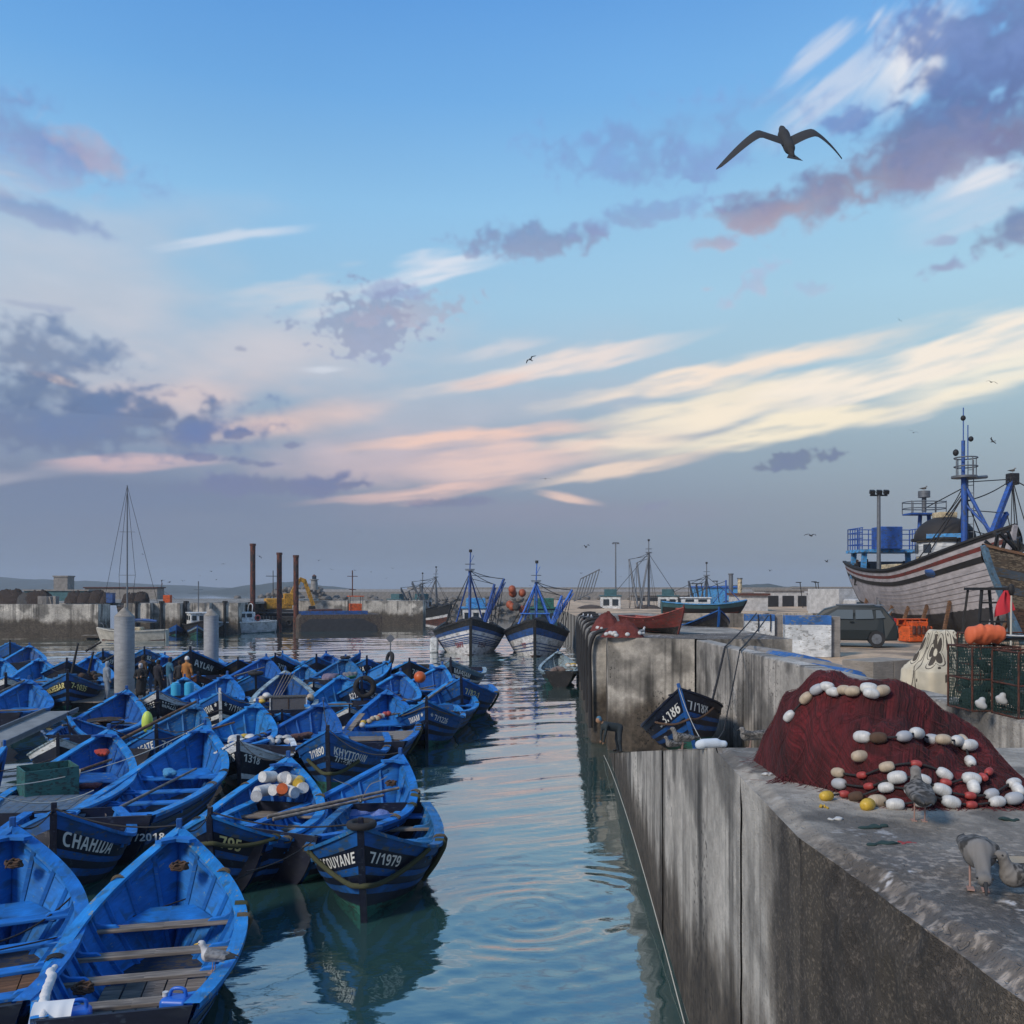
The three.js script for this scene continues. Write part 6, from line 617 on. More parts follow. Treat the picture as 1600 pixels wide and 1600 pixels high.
  lines.forEach((ln, li) => { const P = ln.map(([px, py]) => onto(px, py)); for (let i = 0; i < ln.length; i++) { const p = P[i], q = P[Math.min(i + 1, ln.length - 1)], o = P[Math.max(0, i - 1)], k = ln[i][2], s = k === 'r' ? 0.6 : 0.8 + 0.22 * r(), dir = q.clone().sub(o).normalize(); const g = new THREE.LatheGeometry([[0.001, 0.066], [0.012, 0.07], [0.03, 0.064], [0.043, 0.045], [0.049, 0.018], [0.05, 0], [0.049, -0.018], [0.043, -0.045], [0.03, -0.064], [0.012, -0.07], [0.001, -0.066]].map((a) => new THREE.Vector2(a[0] * s, a[1] * s)), 16); g.applyQuaternion(new THREE.Quaternion().setFromUnitVectors(new THREE.Vector3(0, 1, 0), dir.lengthSq() ? dir : new THREE.Vector3(1, 0, 0))); g.translate(p.x, p.y, p.z); part('float', g, ms[k] ?? M.plasticw, t); } if (P.length > 2) part('float_rope', tube(P.map((p) => [p.x, p.y, p.z]), 0.009, P.length * 6, 5), M.ropeb, t); });
}
// ---------- litter and wet patches on the apron ----------
{ const r = rng(19); for (const [px, py, m] of [[1308, 1281, 'w'], [1365, 1293, 'd'], [1380, 1320, 'd'], [1418, 1317, 'r'], [1587, 1282, 'd'], [1195, 1210, 'w'], [1287, 1262, 'y'], [1430, 1118, 'x']]) { if (m === 'x') continue; const p = G(px, py, Q), g = nets(blend(Array.from({ length: 5 }, () => { const a = [(r() - 0.5) * 0.12, r() * 0.02, (r() - 0.5) * 0.06]; return [a, [a[0] + (r() - 0.5) * 0.08, 0.005, a[2] + (r() - 0.5) * 0.04], 0.012 + 0.012 * r(), 0.008]; }), 0.012), [-0.13, -0.03, -0.1], [0.13, 0.07, 0.1], 0.009).scale(m === 'y' ? 0.4 : m === 'd' ? 1.5 : 1, m === 'r' ? 0.4 : 0.7, 1).translate(p.x, Q, p.z); solo('litter_scrap', g, m === 'w' ? M.plasticw : m === 'r' ? M.plasticr : m === 'y' ? M.plasticy : M.netdark, m === 'w' ? 'crumpled white plastic scrap on the quay top' : m === 'r' ? 'thin red twine scrap on the wet quay top' : m === 'y' ? 'tiny yellow scrap beside the net floats' : 'dark tangle of twine lying on the quay top', 'litter', 'scraps on the quay'); }
  const p = G(1594, 1352, Q); solo('puddle', new THREE.CircleGeometry(0.1, 24).rotateX(-Math.PI / 2).scale(1.5, 1, 0.7).translate(p.x, Q + 0.034, p.z), new THREE.MeshPhysicalMaterial({ color: new THREE.Color(0.03, 0.03, 0.03), roughness: 0.02, ior: 1.6 }), 'small bright puddle on the worn quay top', 'puddle'); }
// ---------- gulls ----------
const birdMat = std(0xffffff, 0.9, { vertexColors: true });
function gull(px, py, h, o = {}) { // standing; photo pixel of the feet on a surface at height h
  const p = o.at ?? G(px, py, h), t = thing('gull', o.label, 'gull', p, o.turn ?? 0, o.group), s = (o.size ?? 1), peck = o.peck ?? 0, sit = o.sit ? 0.06 : 0;
  const hd = peck ? [0, 0.12, 0.24] : o.hunch ? [0, 0.3, 0.12] : [0, 0.34, 0.15], bones = [[[0, 0.205, 0.07], [0, 0.195, -0.1], 0.082, 0.062], [[0, 0.19, -0.1], [0, 0.19, -0.25], 0.05, 0.016], [[0, 0.23, 0.1], hd, 0.05, 0.03], [hd, [0, hd[1] + 0.004, hd[2] + 0.018], 0.037, 0.033], [[0.066, 0.23, 0.06], [0.05, 0.205, -0.16], 0.032, 0.03], [[0.05, 0.205, -0.16], [0.03, 0.2, -0.31], 0.028, 0.008], [[-0.066, 0.23, 0.06], [-0.05, 0.205, -0.16], 0.032, 0.03], [[-0.05, 0.205, -0.16], [-0.03, 0.2, -0.31], 0.028, 0.008]];
  const hash = (x, y, z) => vn(x * 60 + 50, (y * 0.8 + z) * 55 + 20), g = nets(blend(bones, 0.018), [-0.14, 0.02, -0.34], [0.14, 0.45, 0.36], 0.011); const wh = o.white; paintBy(g, (x, y, z) => { const n = hash(x, y, z), back = y > 0.2 - z * 0.1 && z < 0.1, tail = z < -0.18; if (wh) { const k = tail ? 0.03 : (back || Math.abs(x) > 0.06) && z < 0.08 ? 0.12 + 0.12 * n : 0.5; return [k, k, k * 1.02]; } const sp = n > 0.55 ? 1 : 0.25, k = tail ? 0.03 + 0.04 * n : (back || Math.abs(x) > 0.07) && z < 0.1 ? 0.025 + 0.16 * sp * n : z > 0.1 ? 0.12 + 0.1 * n : 0.06 + 0.14 * n; return [k, k * 0.94, k * 0.88]; });
  const mv2 = (q) => q.translate(0, -sit, 0); part('body', mv2(g), birdMat, t); const fwd = peck ? [0, -0.8, 0.5] : [0, -0.25, 1]; const l = Math.hypot(...fwd), b0 = [hd[0], hd[1] - 0.003, hd[2] + 0.04], b1 = b0.map((c, i) => c + fwd[i] / l * 0.065); part('beak', mv2(rod(b0, b1, 0.014, 0.005, 5)), wh ? M.plasticy : M.bird, t);
  for (const x of [-0.035, 0.035]) { if (!o.sit) part('leg', join(rod([x, 0, 0.005], [x, 0.14, -0.005], 0.006), box(0.035, 0.008, 0.06, x, 0.004, 0.025)), M.leg, t); part('eye', mv2(ball(0.006, 0.006, 0.006, x * 1.0, hd[1] + 0.012, hd[2] + 0.025, 5)), M.bird, t); } t.scale.setScalar(s); return t;
}
M.leg = std([0.32, 0.2, 0.17], 0.8);
gull(1437, 1284, Q, { label: 'speckled young gull standing in front of the net floats with its back turned', turn: 2.9, size: 0.98 });
gull(1527, 1388, Q, { label: 'speckled young gull pecking at the wet quay top', turn: -0.35, peck: 1, size: 1.05 });
gull(1597, 1400, Q, { label: 'dark mottled bird crouching at the puddle', turn: -1.4, sit: true, size: 0.8 });
gull(1066, 1168, topY(-13.6), { at: new THREE.Vector3((1066 - 800) * 13.4 / F, topY(-13.4), -13.4), label: 'larger speckled gull standing on the slipway edge', turn: -1.5, size: 0.92 });
gull(1052, 1168, 0, { at: new THREE.Vector3((1051 - 800) * 14 / F, topY(-14), -14), label: 'smaller gull resting on the slipway edge', turn: -1.4, size: 0.72, sit: true });
gull(1176, 1165, 0, { at: new THREE.Vector3((1172 - 800) * 10.4 / F, topY(-10.4), -10.4), label: 'grey gull with lowered head on the slipway crest by the net', turn: -1.6, size: 0.74, hunch: true });
gull(1192, 1165, 0, { at: new THREE.Vector3((1192 - 800) * 10.1 / F, topY(-10.1), -10.1), label: 'pale speckled gull preening on the slipway crest by the net', turn: 1.2, size: 0.76, hunch: true });
gull(0, 0, 0, { at: G(334, 1519, 0.86), label: 'grey and white gull standing on the gunwale of the boat with jerry cans', turn: -1.7, size: 1.0, white: true });
{ const r = rng(14); for (const [px, py, z] of [[910, 961, 47], [917, 960, 46], [924, 960, 45], [1002, 999, 30.5]]) gull(0, 0, 0, { at: new THREE.Vector3((px - 800) * z / F, Q + 0.02, -z), label: 'small white gull perched on the far quay deck', turn: r() * 6, size: 0.9, white: true, group: 'gulls perched on the far quay' }); [[1557, 722, 44.2], [1416, 776, 51]].forEach(([px, py, z], i) => gull(0, 0, 0, { at: i ? perch.radar : perch.boom, label: i ? 'gull perched on the radar of the white trawler' : 'gull perched on the cargo boom tip of the white trawler', turn: 1.3, size: 0.9 })); }
function flyer(px, py, span, o = {}) { // in the air: wings lofted from root to tip
  const z = span * F / o.px, p = D(px, py, z), t = thing('flying_gull', o.label, 'gull', p, o.turn ?? 0, o.group), S = span / 1.3, up = o.up ?? 0.14, droop = o.droop ?? 0.1;
  const body = nets(blend([[[0, 0, 0.12], [0, 0, -0.12], 0.06, 0.05], [[0, 0, -0.1], [0, -0.01, -0.26], 0.045, 0.02], [[0, 0.01, 0.12], [0, 0.02, 0.22], 0.045, 0.035]], 0.03), [-0.1, -0.1, -0.32], [0.1, 0.1, 0.3], 0.02); const m = o.mat ?? M.bird; part('body', body.scale(S * (o.fat ?? 1), S * (o.fat ?? 1), S * (o.fat ?? 1)), m, t); part('beak', rod([0, 0.015 * S, 0.25 * S], [0, 0.005 * S, 0.31 * S], 0.014 * S, 0.004 * S, 5), M.plasticc, t); part('tail', flatNormals(grid(6, 2, (u, v) => [(u - 0.5) * (0.06 + 0.14 * v) * S, -0.01 * S + 0.008 * v * S, (-0.22 - 0.13 * v) * S])), m, t);
  for (const s of [-1, 1]) part('wing', grid(18, 5, (u, v) => { const k = s > 0 ? o.upR ?? up : o.upL ?? up, dr = s > 0 ? o.drR ?? droop : o.drL ?? droop, x = u * 0.65, ch = (o.chord ?? 0.2) * (1 - 0.25 * u) * Math.sqrt(Math.max(0.02, 1 - Math.pow(u, 5))), sk = o.sweep ?? 1, sw = sk * (u < 0.42 ? 0.1 * u / 0.42 : 0.1 - 0.3 * (u - 0.42) / 0.58); const y = k * Math.sin(Math.min(1, u / 0.45) * 1.57) - dr * Math.pow(Math.max(0, u - 0.4) / 0.6, 1.6) + 0.012 * Math.sin(v * 3.1416); return [s * (0.03 + x) * S, y * S, (0.09 + sw - ch * v) * S]; }), m, t);
  t.rotation.set(o.pitch ?? 0, o.turn ?? 0, o.roll ?? 0, 'YXZ'); return t;
}
flyer(1229, 222, 1.3, { px: 186, label: 'large dark gull gliding high over the quay with bent wings', turn: Math.PI + 0.15, pitch: -0.95, roll: 0.1, sweep: 0.7, upL: 0.12, upR: 0.0, drL: 0.16, drR: 0.4, fat: 1.08, chord: 0.18 });
M.gullg = std([0.12, 0.115, 0.11], 0.9); flyer(563, 1250, 0.82, { px: 80, label: 'gull with raised wings flying low over the boats beside the rope garland prow', turn: 0.2, up: 0.42, droop: -0.12, pitch: -0.1, mat: M.gullg });
{ const L = [[829, 562, 20, 0.5], [852, 748, 18, 0], [1405, 500, 10, 0.9], [1549, 597, 18, 0.2], [1427, 676, 14, -0.4], [1551, 690, 16, 0.6], [1267, 837, 22, 0], [1292, 878, 14, 0.1], [916, 855, 16, 0.2], [560, 831, 6, 0.4], [689, 782, 4, 0], [1203, 892, 10, 0], [908, 896, 7, 0], [223, 866, 6, 0.3], [349, 881, 8, 0], [330, 893, 6, 0.1], [498, 876, 9, 0], [518, 890, 7, 0.3], [554, 891, 8, 0.2], [614, 888, 7, 0], [604, 904, 6, 0.4], [313, 900, 5, 0], [338, 906, 6, 0.2], [406, 870, 10, 0.5], [452, 917, 5, 0], [475, 913, 5, 0.3], [256, 907, 6, 0], [265, 910, 8, 0.2], [286, 908, 7, 0.1], [580, 894, 5, 0], [1015, 902, 6, 0.1], [940, 894, 6, 0], [828, 915, 5, 0], [970, 901, 5, 0.3], [1390, 676, 3, 0]], r = rng(23); for (const [px, py, w, tilt] of L) { const t = flyer(px, py, 1.25, { px: w, label: 'small dark gull wheeling over the harbour', turn: r() * 1.6 - 0.8 + (r() > 0.5 ? Math.PI : 0), roll: tilt * (r() > 0.5 ? 1 : -1), up: 0.05 + r() * 0.25, droop: r() * 0.3 - 0.05, pitch: (r() - 0.5) * 0.6, group: 'gulls in flight over the harbour' }); if (t.position.z < -200) { const k = -190 / t.position.z; t.position.set(t.position.x * k, EYE + (t.position.y - EYE) * k, t.position.z * k); t.scale.setScalar(k); } } }
// ---------- people ----------
const skin = [0.3, 0.17, 0.1];
function person(pos, turn, o) { // joints in metres; one continuous body
  const k = o.lean ?? 0, H = 1.72, hip = [0, 0.92, 0], ch = [0, 1.36 - k * 0.35, k * 0.55], nk = [0, ch[1] + 0.13, ch[2] + k * 0.1], hd = [0, nk[1] + 0.14 - k * 0.08, nk[2] + 0.02 + k * 0.12], sp = o.step ?? 0.06, coat = o.coat ?? 0; const arms = o.arms ?? [[0.26, 1.1, 0.02, 0.26, 0.86, 0.1], [-0.26, 1.1, 0.02, -0.26, 0.86, 0.1]];
  const B = [], add = (a, b, ra, rb, c) => B.push([a, b, ra, rb, c]); add(hip, ch, 0.16, 0.17, o.top); add([-0.17, ch[1] + 0.02, ch[2]], [0.17, ch[1] + 0.02, ch[2]], 0.09, 0.09, o.top); add(nk, hd, 0.055, 0.06, skin); add(hd, [hd[0], hd[1] + 0.05, hd[2]], 0.095, 0.1, o.hood ?? skin); if (o.cap) add([hd[0], hd[1] + 0.07, hd[2] - 0.01], [hd[0], hd[1] + 0.1, hd[2] - 0.01], 0.105, 0.09, o.cap); add([hd[0], hd[1] + 0.02, hd[2] + 0.09], [hd[0], hd[1] - 0.01, hd[2] + 0.1], 0.025, 0.02, skin);
  for (const s of [-1, 1]) { add([s * 0.09, 0.9, 0], [s * (0.1 + sp), 0.48, 0.03], 0.11, 0.075, coat ? o.top : o.leg); add([s * (0.1 + sp), 0.48, 0.03], [s * (0.11 + sp), 0.08, -0.02], 0.075, 0.05, o.leg); add([s * (0.11 + sp), 0.05, -0.03], [s * (0.12 + sp), 0.04, 0.15], 0.05, 0.045, [0.02, 0.02, 0.02]); } if (coat) add([0, 0.85, 0], [0, 0.9 - coat, 0], 0.17, 0.19, o.top);
  arms.forEach((a, i) => { const s = i ? -1 : 1, sh = [s * 0.2, ch[1] + 0.02, ch[2]]; add(sh, [a[0], a[1], a[2]], 0.062, 0.05, o.top); add([a[0], a[1], a[2]], [a[3], a[4], a[5]], 0.05, 0.036, o.top); add([a[3], a[4], a[5]], [a[3], a[4] - 0.07, a[5] + 0.03], 0.038, 0.022, skin); });
  const g = nets(blend(B, 0.045), [-0.62, -0.02, -0.5], [0.62, 1.86, 1.0], 0.034); paintBy(g, (x, y, z) => { let m = 9, c = skin; for (const b of B) { const d = capDist([x, y, z], b); if (d < m) { m = d; c = b[4]; } } return c; }); const t = solo('person', g, std(0xffffff, 0.9, { vertexColors: true }), o.label, 'person', o.group); t.position.copy(pos); t.rotation.y = turn; t.scale.setScalar(o.size ?? 1); return t;
}
{ const deck = 0.42, at = (px, z) => new THREE.Vector3((px - 800) * z / F, deck, -z), jeans = [0.05, 0.09, 0.16], blk = [0.012, 0.012, 0.014], grp = 'people on the pontoon between the boats';
  { const p = at(236, 43), t = thing('floating_pontoon', 'low grey plank pontoon under the group of people', 'pontoon', [p.x, 0, p.z], 0.05); for (let i = 0; i < 18; i++) part('plank', box(0.31, 0.05, 5.2, -2.85 + i * 0.33, deck - 0.03, 0), M.woodg, t); part('float', box(5.8, 0.5, 4.8, 0, 0.1, 0, 0.05), M.dark, t); }
  person(at(167, 41), 2.2, { label: 'person in grey hooded jacket and trousers standing at the thicker mooring pile', top: [0.2, 0.23, 0.27], leg: [0.18, 0.21, 0.25], hood: [0.24, 0.27, 0.31], group: grp });
  person(at(220, 40.6), 0.1, { label: 'person in long black coat and pale headscarf with folded hands', top: blk, leg: blk, coat: 0.45, hood: [0.42, 0.4, 0.4], arms: [[0.28, 1.12, 0.05, 0.08, 1.16, 0.24], [-0.28, 1.12, 0.05, -0.08, 1.12, 0.24]], group: grp, size: 0.97 });
  person(at(223, 44.6), 2.6, { label: 'person in dark brown jacket behind the one in the headscarf', top: [0.07, 0.045, 0.03], leg: blk, hood: [0.02, 0.015, 0.012], group: grp });
  person(at(240, 43.6), -2.2, { label: 'person in black jacket and blue cap', top: blk, leg: jeans, cap: [0.03, 0.1, 0.22], group: grp }); person(at(247, 42), 2.7, { label: 'person in black quilted jacket with collar up', top: [0.018, 0.018, 0.026], leg: blk, hood: [0.02, 0.016, 0.014], group: grp });
  person(at(265, 43.4), 2.4, { label: 'person in teal blue shirt and jeans with hands together', top: [0.03, 0.12, 0.2], leg: [0.1, 0.16, 0.24], hood: [0.03, 0.02, 0.016], arms: [[0.3, 1.14, 0.04, 0.1, 1.08, 0.26], [-0.3, 1.14, 0.04, -0.1, 1.08, 0.26]], group: grp }); person(at(281, 43), -2.6, { label: 'person in dark jacket beside the orange brown coat', top: [0.03, 0.03, 0.034], leg: blk, hood: [0.03, 0.02, 0.016], group: grp, size: 0.93 }); person(at(292, 42.6), 2.8, { label: 'person in orange brown coat and white cap', top: [0.36, 0.15, 0.04], leg: [0.05, 0.06, 0.09], cap: [0.6, 0.6, 0.58], coat: 0.25, group: grp, size: 1.04 });
  person(new THREE.Vector3((966 - 800) * 29 / F, topY(-28.6) - 0.02, -28.8), -1.35, { label: 'person in dark jacket and blue cap bending at the foot of the slipway', top: [0.02, 0.03, 0.035], leg: [0.02, 0.03, 0.04], cap: [0.06, 0.16, 0.24], lean: 1.0, arms: [[0.22, 0.72, 0.62, 0.16, 0.42, 0.66], [-0.22, 0.72, 0.62, -0.16, 0.42, 0.66]], size: 0.86 });
  for (const [px, py] of [[1339, 893], [1354, 892]]) person(D(px, py + 22, 61), 0.4, { label: 'person standing at the stern rail of the laid up white trawler', top: blk, leg: blk, hood: [0.03, 0.02, 0.016], group: 'people on the laid up trawler' }); }
// ---------- gear in the boats ----------
const inBoat = (id, x, y, z) => boats[id].localToWorld(new THREE.Vector3(id[0] === 'a' ? -x : x, y, z)), turnOf = (id) => boats[id].rotation.y;
function clump(name, label, cat, at, n, R, sz, mats, seed, shape = 'ball', group) { const r = rng(seed), t = thing(name, label, cat, at, r() * 6, group); for (let i = 0; i < n; i++) { const a = r() * 6.28, d = R * Math.sqrt(r()), s = sz * (0.75 + r() * 0.5), y = s * 0.6 + (1 - d / R) * R * 0.5 * r(); const g = shape === 'drum' ? new THREE.CylinderGeometry(s * 0.62, s * 0.62, s * 2, 14).rotateX(1.2 + r() * 0.8).rotateY(r() * 6) : shape === 'bag' ? nets(blend([[[0, 0, 0], [s, s * 0.2 * r(), 0], s * 0.7, s * 0.5], [[0, 0, s * 0.5], [s * 0.5, s * 0.4, -s * 0.2], s * 0.55, s * 0.4]], s * 0.4), [-s * 1.2, -s * 1.2, -s * 1.2], [s * 2, s * 1.4, s * 1.4], s * 0.2).rotateY(r() * 6) : new THREE.SphereGeometry(s, 12, 9).scale(1, 0.8, 1.25).rotateY(r() * 6); part(shape === 'drum' ? 'drum' : shape === 'bag' ? 'bag' : 'float', g.translate(Math.cos(a) * d, y, Math.sin(a) * d), mats[Math.floor(r() * mats.length)], t); } return t; }
function netBundle(label, at, turn, L, W, Hh, color, seed, group) { const r = rng(seed), b = []; for (let i = 0; i < 22; i++) { const z = (r() - 0.5) * L, x = (r() - 0.5) * W, y = Hh * 0.35 * r(); b.push([[x, y, z], [x + (r() - 0.5) * 0.25, y + Hh * 0.2 * r(), z + (r() - 0.5) * 0.5], Hh * (0.28 + 0.2 * r()), Hh * 0.22]); } const g = nets(blend(b, 0.06), [-W - 0.2, -Hh, -L - 0.1], [W + 0.2, Hh * 1.6, L + 0.1], 0.045); boxUVi(g); const o = solo('net_bundle', g, std(color, 1, { bumpMap: bumpTex, bumpScale: 0.05 }), label, 'net', group); o.position.copy(at); o.rotation.y = turn; return o; }
function boxUVi(g) { const p = g.attributes.position, uv = new Float32Array(p.count * 2); for (let i = 0; i < p.count; i++) { uv[i * 2] = p.getX(i) * 2 + p.getY(i); uv[i * 2 + 1] = p.getZ(i) * 2 - p.getY(i); } g.setAttribute('uv', new THREE.BufferAttribute(uv, 2)); return g; }
const spar = (label, a, b, r, m = M.woodg, cat = 'oar', group) => solo(cat === 'oar' ? 'wooden_oar' : 'boat_pole', join(rod(a, b, r, r * 0.7, 7)), m, label, cat, group);
{
  // a1: jerry cans, rags, rope coils
  const jerry = (at, turn, lab) => { const t = thing('jerry_can', lab, 'jerry can', at, turn, 'blue jerry cans in the boat'); part('body', boxUV(new RoundedBoxGeometry(0.34, 0.3, 0.24, 3, 0.06).translate(0, 0.15, 0)), M.plasticb, t); part('handle', tube([[-0.12, 0.3, 0], [-0.1, 0.38, 0], [0.04, 0.38, 0], [0.08, 0.3, 0]], 0.022, 12, 6), M.plasticb, t); part('cap', cyl(0.035, 0.05, 0.13, 0.32, 0), M.plasticw, t); };
  jerry(inBoat('a1', -0.55, 0.42, -2.2), turnOf('a1') + 0.1, 'square blue jerry can standing beside the white rags'); jerry(inBoat('a1', 0.5, 0.42, -2.1), turnOf('a1') - 0.3, 'blue jerry can with curved grip standing under the gull');
  { const pts = []; for (let i = 0; i <= 12; i++) { const t = -0.38 - i * 0.05, p = BH.pt(t, 1, 1); pts.push([p[0] - 0.05, p[1] + 0.05, p[2]]); } const r = rng(5), b = pts.slice(0, -1).map((p, i) => [[p[0] - 0.06 * r(), p[1] - 0.02 + 0.03 * r(), p[2] + 0.05], [pts[i + 1][0] - 0.05 * r(), pts[i + 1][1] - 0.03, pts[i + 1][2]], 0.036, 0.03 + 0.012 * r()]), g = nets(blend(b, 0.07), [0.5, 0.6, -3.2], [1.35, 1.2, -0.8], 0.018); const q = solo('white_rag', flatNormals(g), std([0.62, 0.6, 0.58], 0.95), 'twisted white rag draped along the gunwale of the jerry can boat', 'rag'); q.applyMatrix4(boats.a1.matrixWorld); }
  { const t = thing('white_cloth', 'white cloth folded over the stern corner of the jerry can boat', 'cloth', [0, 0, 0]); part('sheet', grid(14, 14, (u, v) => { const p = inBoat('a1', -0.86 + 0.4 * u, 1.0 - 0.28 * v * v - 0.05 * Math.abs(Math.sin(u * 9)) * v, -2.7 - 0.42 * v); return [p.x, p.y, p.z]; }), std([0.62, 0.64, 0.66], 0.9), t); }
  const coil = (at, R, label, m = M.ropeg, group) => { const pts = [], r = rng(Math.round(R * 1000)); for (let i = 0; i < 50; i++) { const a = i * 0.55, k = R * (0.7 + 0.3 * Math.sin(i * 1.7) * r()); pts.push([Math.cos(a) * k, 0.012 * (i % 9) + 0.02, Math.sin(a) * k * 0.8]); } const o = solo('rope_coil', tube(pts, 0.016, 200, 5), m, label, 'rope', group); o.position.copy(at); };
  coil(inBoat('a1', 0.1, 1.22, 2.0), 0.16, 'dark tangle of rope hanging in the bow of the jerry can boat', M.brownf); coil(inBoat('a1', -0.65, 0.55, -1.2), 0.14, 'brown rope coil beside the jerry can', M.brownf); coil(inBoat('a5', 0.2, 1.1, 1.9), 0.14, 'brown rope coil in the bow of the oar boat', M.brownf); coil(inBoat('a2', 0.1, 1.2, 2.1), 0.15, 'dark rope hanging in the bow of the boat beside the jerry can boat', M.brownf);
  // a4: plastic drums on the bow bench
  { const r = rng(3), o = inBoat('a4', 0, 1.02, 1.9), t = thing('drum_cluster', 'cluster of white, orange and yellow plastic drums on the bow of a blue boat', 'drums', o, 0.2); const D0 = [[-0.3, 0, 0.2, 'w'], [-0.22, 0.24, -0.05, 'w'], [-0.42, -0.06, 0.3, 'w'], [0.0, 0.02, 0.28, 'w'], [0.1, 0.05, 0.4, 'o'], [0.3, 0.16, 0.05, 'w'], [0.44, 0.12, 0.1, 'y'], [0.28, 0, 0.4, 'w'], [0.5, 0.02, 0.24, 'w'], [0.12, 0.22, 0, 'w']]; for (const [x, y, z, c] of D0) part('drum', new THREE.CylinderGeometry(0.12, 0.13, 0.36, 16).rotateX(1.1 + r() * 0.6).rotateY((r() - 0.5) * 1.6).translate(x, y + 0.12, z), c === 'w' ? M.plasticw : c === 'o' ? M.plastico : M.plasticy, t); }
  // a5: blue net, oars
  netBundle('pale blue netting heaped between the seats of the oar boat', inBoat('a5', 0.1, 0.42, 0.9), turnOf('a5'), 0.9, 0.6, 0.5, [0.16, 0.24, 0.55], 4); netBundle('small heap of pale blue netting under the rear seat of the oar boat', inBoat('a5', 0.25, 0.3, -0.6), turnOf('a5'), 0.5, 0.4, 0.35, [0.16, 0.24, 0.55], 5);
  spar('long pale oar lying along the blue net boat', inBoat('a5', -0.75, 0.98, -2.2), inBoat('a5', 0.55, 1.15, 1.5), 0.045); spar('second pale oar lying beside the first in the blue net boat', inBoat('a5', -0.62, 0.95, -2.2), inBoat('a5', 0.4, 1.05, 1.0), 0.04);
  // others
  clump('float_heap', 'heap of white and yellow floats in the boat with the boathook', 'floats', inBoat('a9', 0.25, 0.62, 0.5), 12, 0.42, 0.13, [M.plasticw, M.plasticw, M.plasticw, M.plasticy], 6); spar('weathered boathook lying over the float boat gunwale', inBoat('a9', -1.1, 0.95, -1.4), inBoat('a9', -0.2, 1.2, 1.0), 0.045, M.woodb, 'pole');
  clump('bag_heap', 'heap of white bags among reddish net', 'bags', inBoat('a13', -0.5, 0.6, -0.4), 10, 0.5, 0.15, [M.plasticw], 7, 'bag'); netBundle('reddish brown net stretched over the bag boat', inBoat('a13', -0.1, 0.72, 0.6), turnOf('a13') - 0.4, 0.8, 0.16, 0.2, [0.14, 0.07, 0.06], 8);
  { const o = inBoat('a14', -0.35, 0.75, 0.0), t = thing('flag_buoys', 'bundle of marker poles with orange and cream floats across a blue boat', 'buoys', o, turnOf('a14') + Math.PI); const r = rng(9); for (let i = 0; i < 7; i++) { const x = -0.3 + i * 0.06; part('pole', rod([x - 0.5, 0.05 + 0.04 * i, 0.5 - 0.06 * i], [x + 0.9, 0.35 + 0.05 * r(), -0.9 - 0.2 * r()], 0.014), M.woodg, t); } for (let i = 0; i < 13; i++) { const k = r(); part('float', ball(0.1, 0.09, 0.09, -0.4 + 1.0 * k + (r() - 0.5) * 0.16, 0.16 + 0.26 * k + 0.05 * r(), 0.35 - 1.0 * k + (r() - 0.5) * 0.2), [M.plasticc, M.plasticy, M.plasticr, M.plasticw][i % 4], t); } part('board', beam([-0.75, 0.0, 0.8], [-0.35, 0.45, -0.5], 0.2, 0.03), M.woodg, t); } for (let i = 0; i < 4; i++) solo('deck_plank', box(1.9, 0.04, 0.3, 0, 0, 0), M.woodg, 'worn plank of the stern deck on the marker pole boat', 'plank', 'stern deck planks of the marker pole boat').applyMatrix4(new THREE.Matrix4().makeTranslation(0, 0.8, -1.0 - i * 0.33).premultiply(boats.a14.matrixWorld));
  { const o = inBoat('a11', 0.15, 0.5, -1.0), t = thing('net_crate', 'big dark grey crate with white corner posts in a boat', 'crate', o, turnOf('a11')); part('box', box(1.35, 0.62, 0.5, 0, 0.31, 0, 0.02), std([0.1, 0.1, 0.11], 0.95, { bumpMap: bumpTex, bumpScale: 0.02 }), t); part('rim', box(1.42, 0.06, 0.56, 0, 0.64, 0, 0.015), M.netgrey, t); for (const x of [-0.7, 0.7]) part('post', box(0.05, 0.62, 0.06, x, 0.31, -0.26), M.whitep, t); part('divider', box(0.03, 0.6, 0.02, 0, 0.3, -0.262), M.brownf, t); } clump('float_heap', 'heap of orange, white and yellow floats beside the grey crate', 'floats', inBoat('a11', -0.55, 0.75, 0.0), 14, 0.5, 0.13, [M.plasticy, M.plasticw, M.plasticc, M.plasticr, M.plasticw], 10); for (let i = 0; i < 4; i++) spar('thin pole standing in the grey crate boat', inBoat('a11', -0.5 + i * 0.08, 0.7, 0), inBoat('a11', 0.0 + i * 0.12, 1.7, 1.9), 0.022, M.woodg, 'pole', 'poles in the grey crate boat');
  solo('round_buoy', ball(0.16, 0.16, 0.16), M.plasticc, 'round cream buoy hanging on the gunwale of the pale seat boat', 'buoy').position.copy(inBoat('a12', -1.0, 1.0, 0.4)); solo('round_buoy', ball(0.24, 0.24, 0.24, 0, 0, 0, 14), M.plastico, 'big orange red buoy wedged between two blue boats', 'buoy').position.copy(D(656, 1058, 36)); solo('fender_buoy', ball(0.17, 0.34, 0.17, 0, 0, 0, 12), std([0.5, 0.62, 0.1], 0.5), 'lime green fender between the hoop net boat and the white chevron boat', 'fender').position.copy(D(230, 1128, 28));
  netBundle('rolled grey net lying along the diamond marker boat', inBoat('a18', -0.2, 0.8, -0.4), turnOf('a18') + 0.5, 0.9, 0.3, 0.5, [0.24, 0.22, 0.22], 11); { const p = inBoat('a18', 0, 1.9, 2.9), t = thing('bow_marker', 'grey diamond board on a short post at a boat bow', 'marker', p); part('post', rod([0, -0.3, 0], [0, 0.7, 0], 0.03), M.steel, t); part('board', boxUV(new THREE.BoxGeometry(0.34, 0.34, 0.03).rotateZ(0.785).translate(0, 0.85, 0)), M.steel, t); }
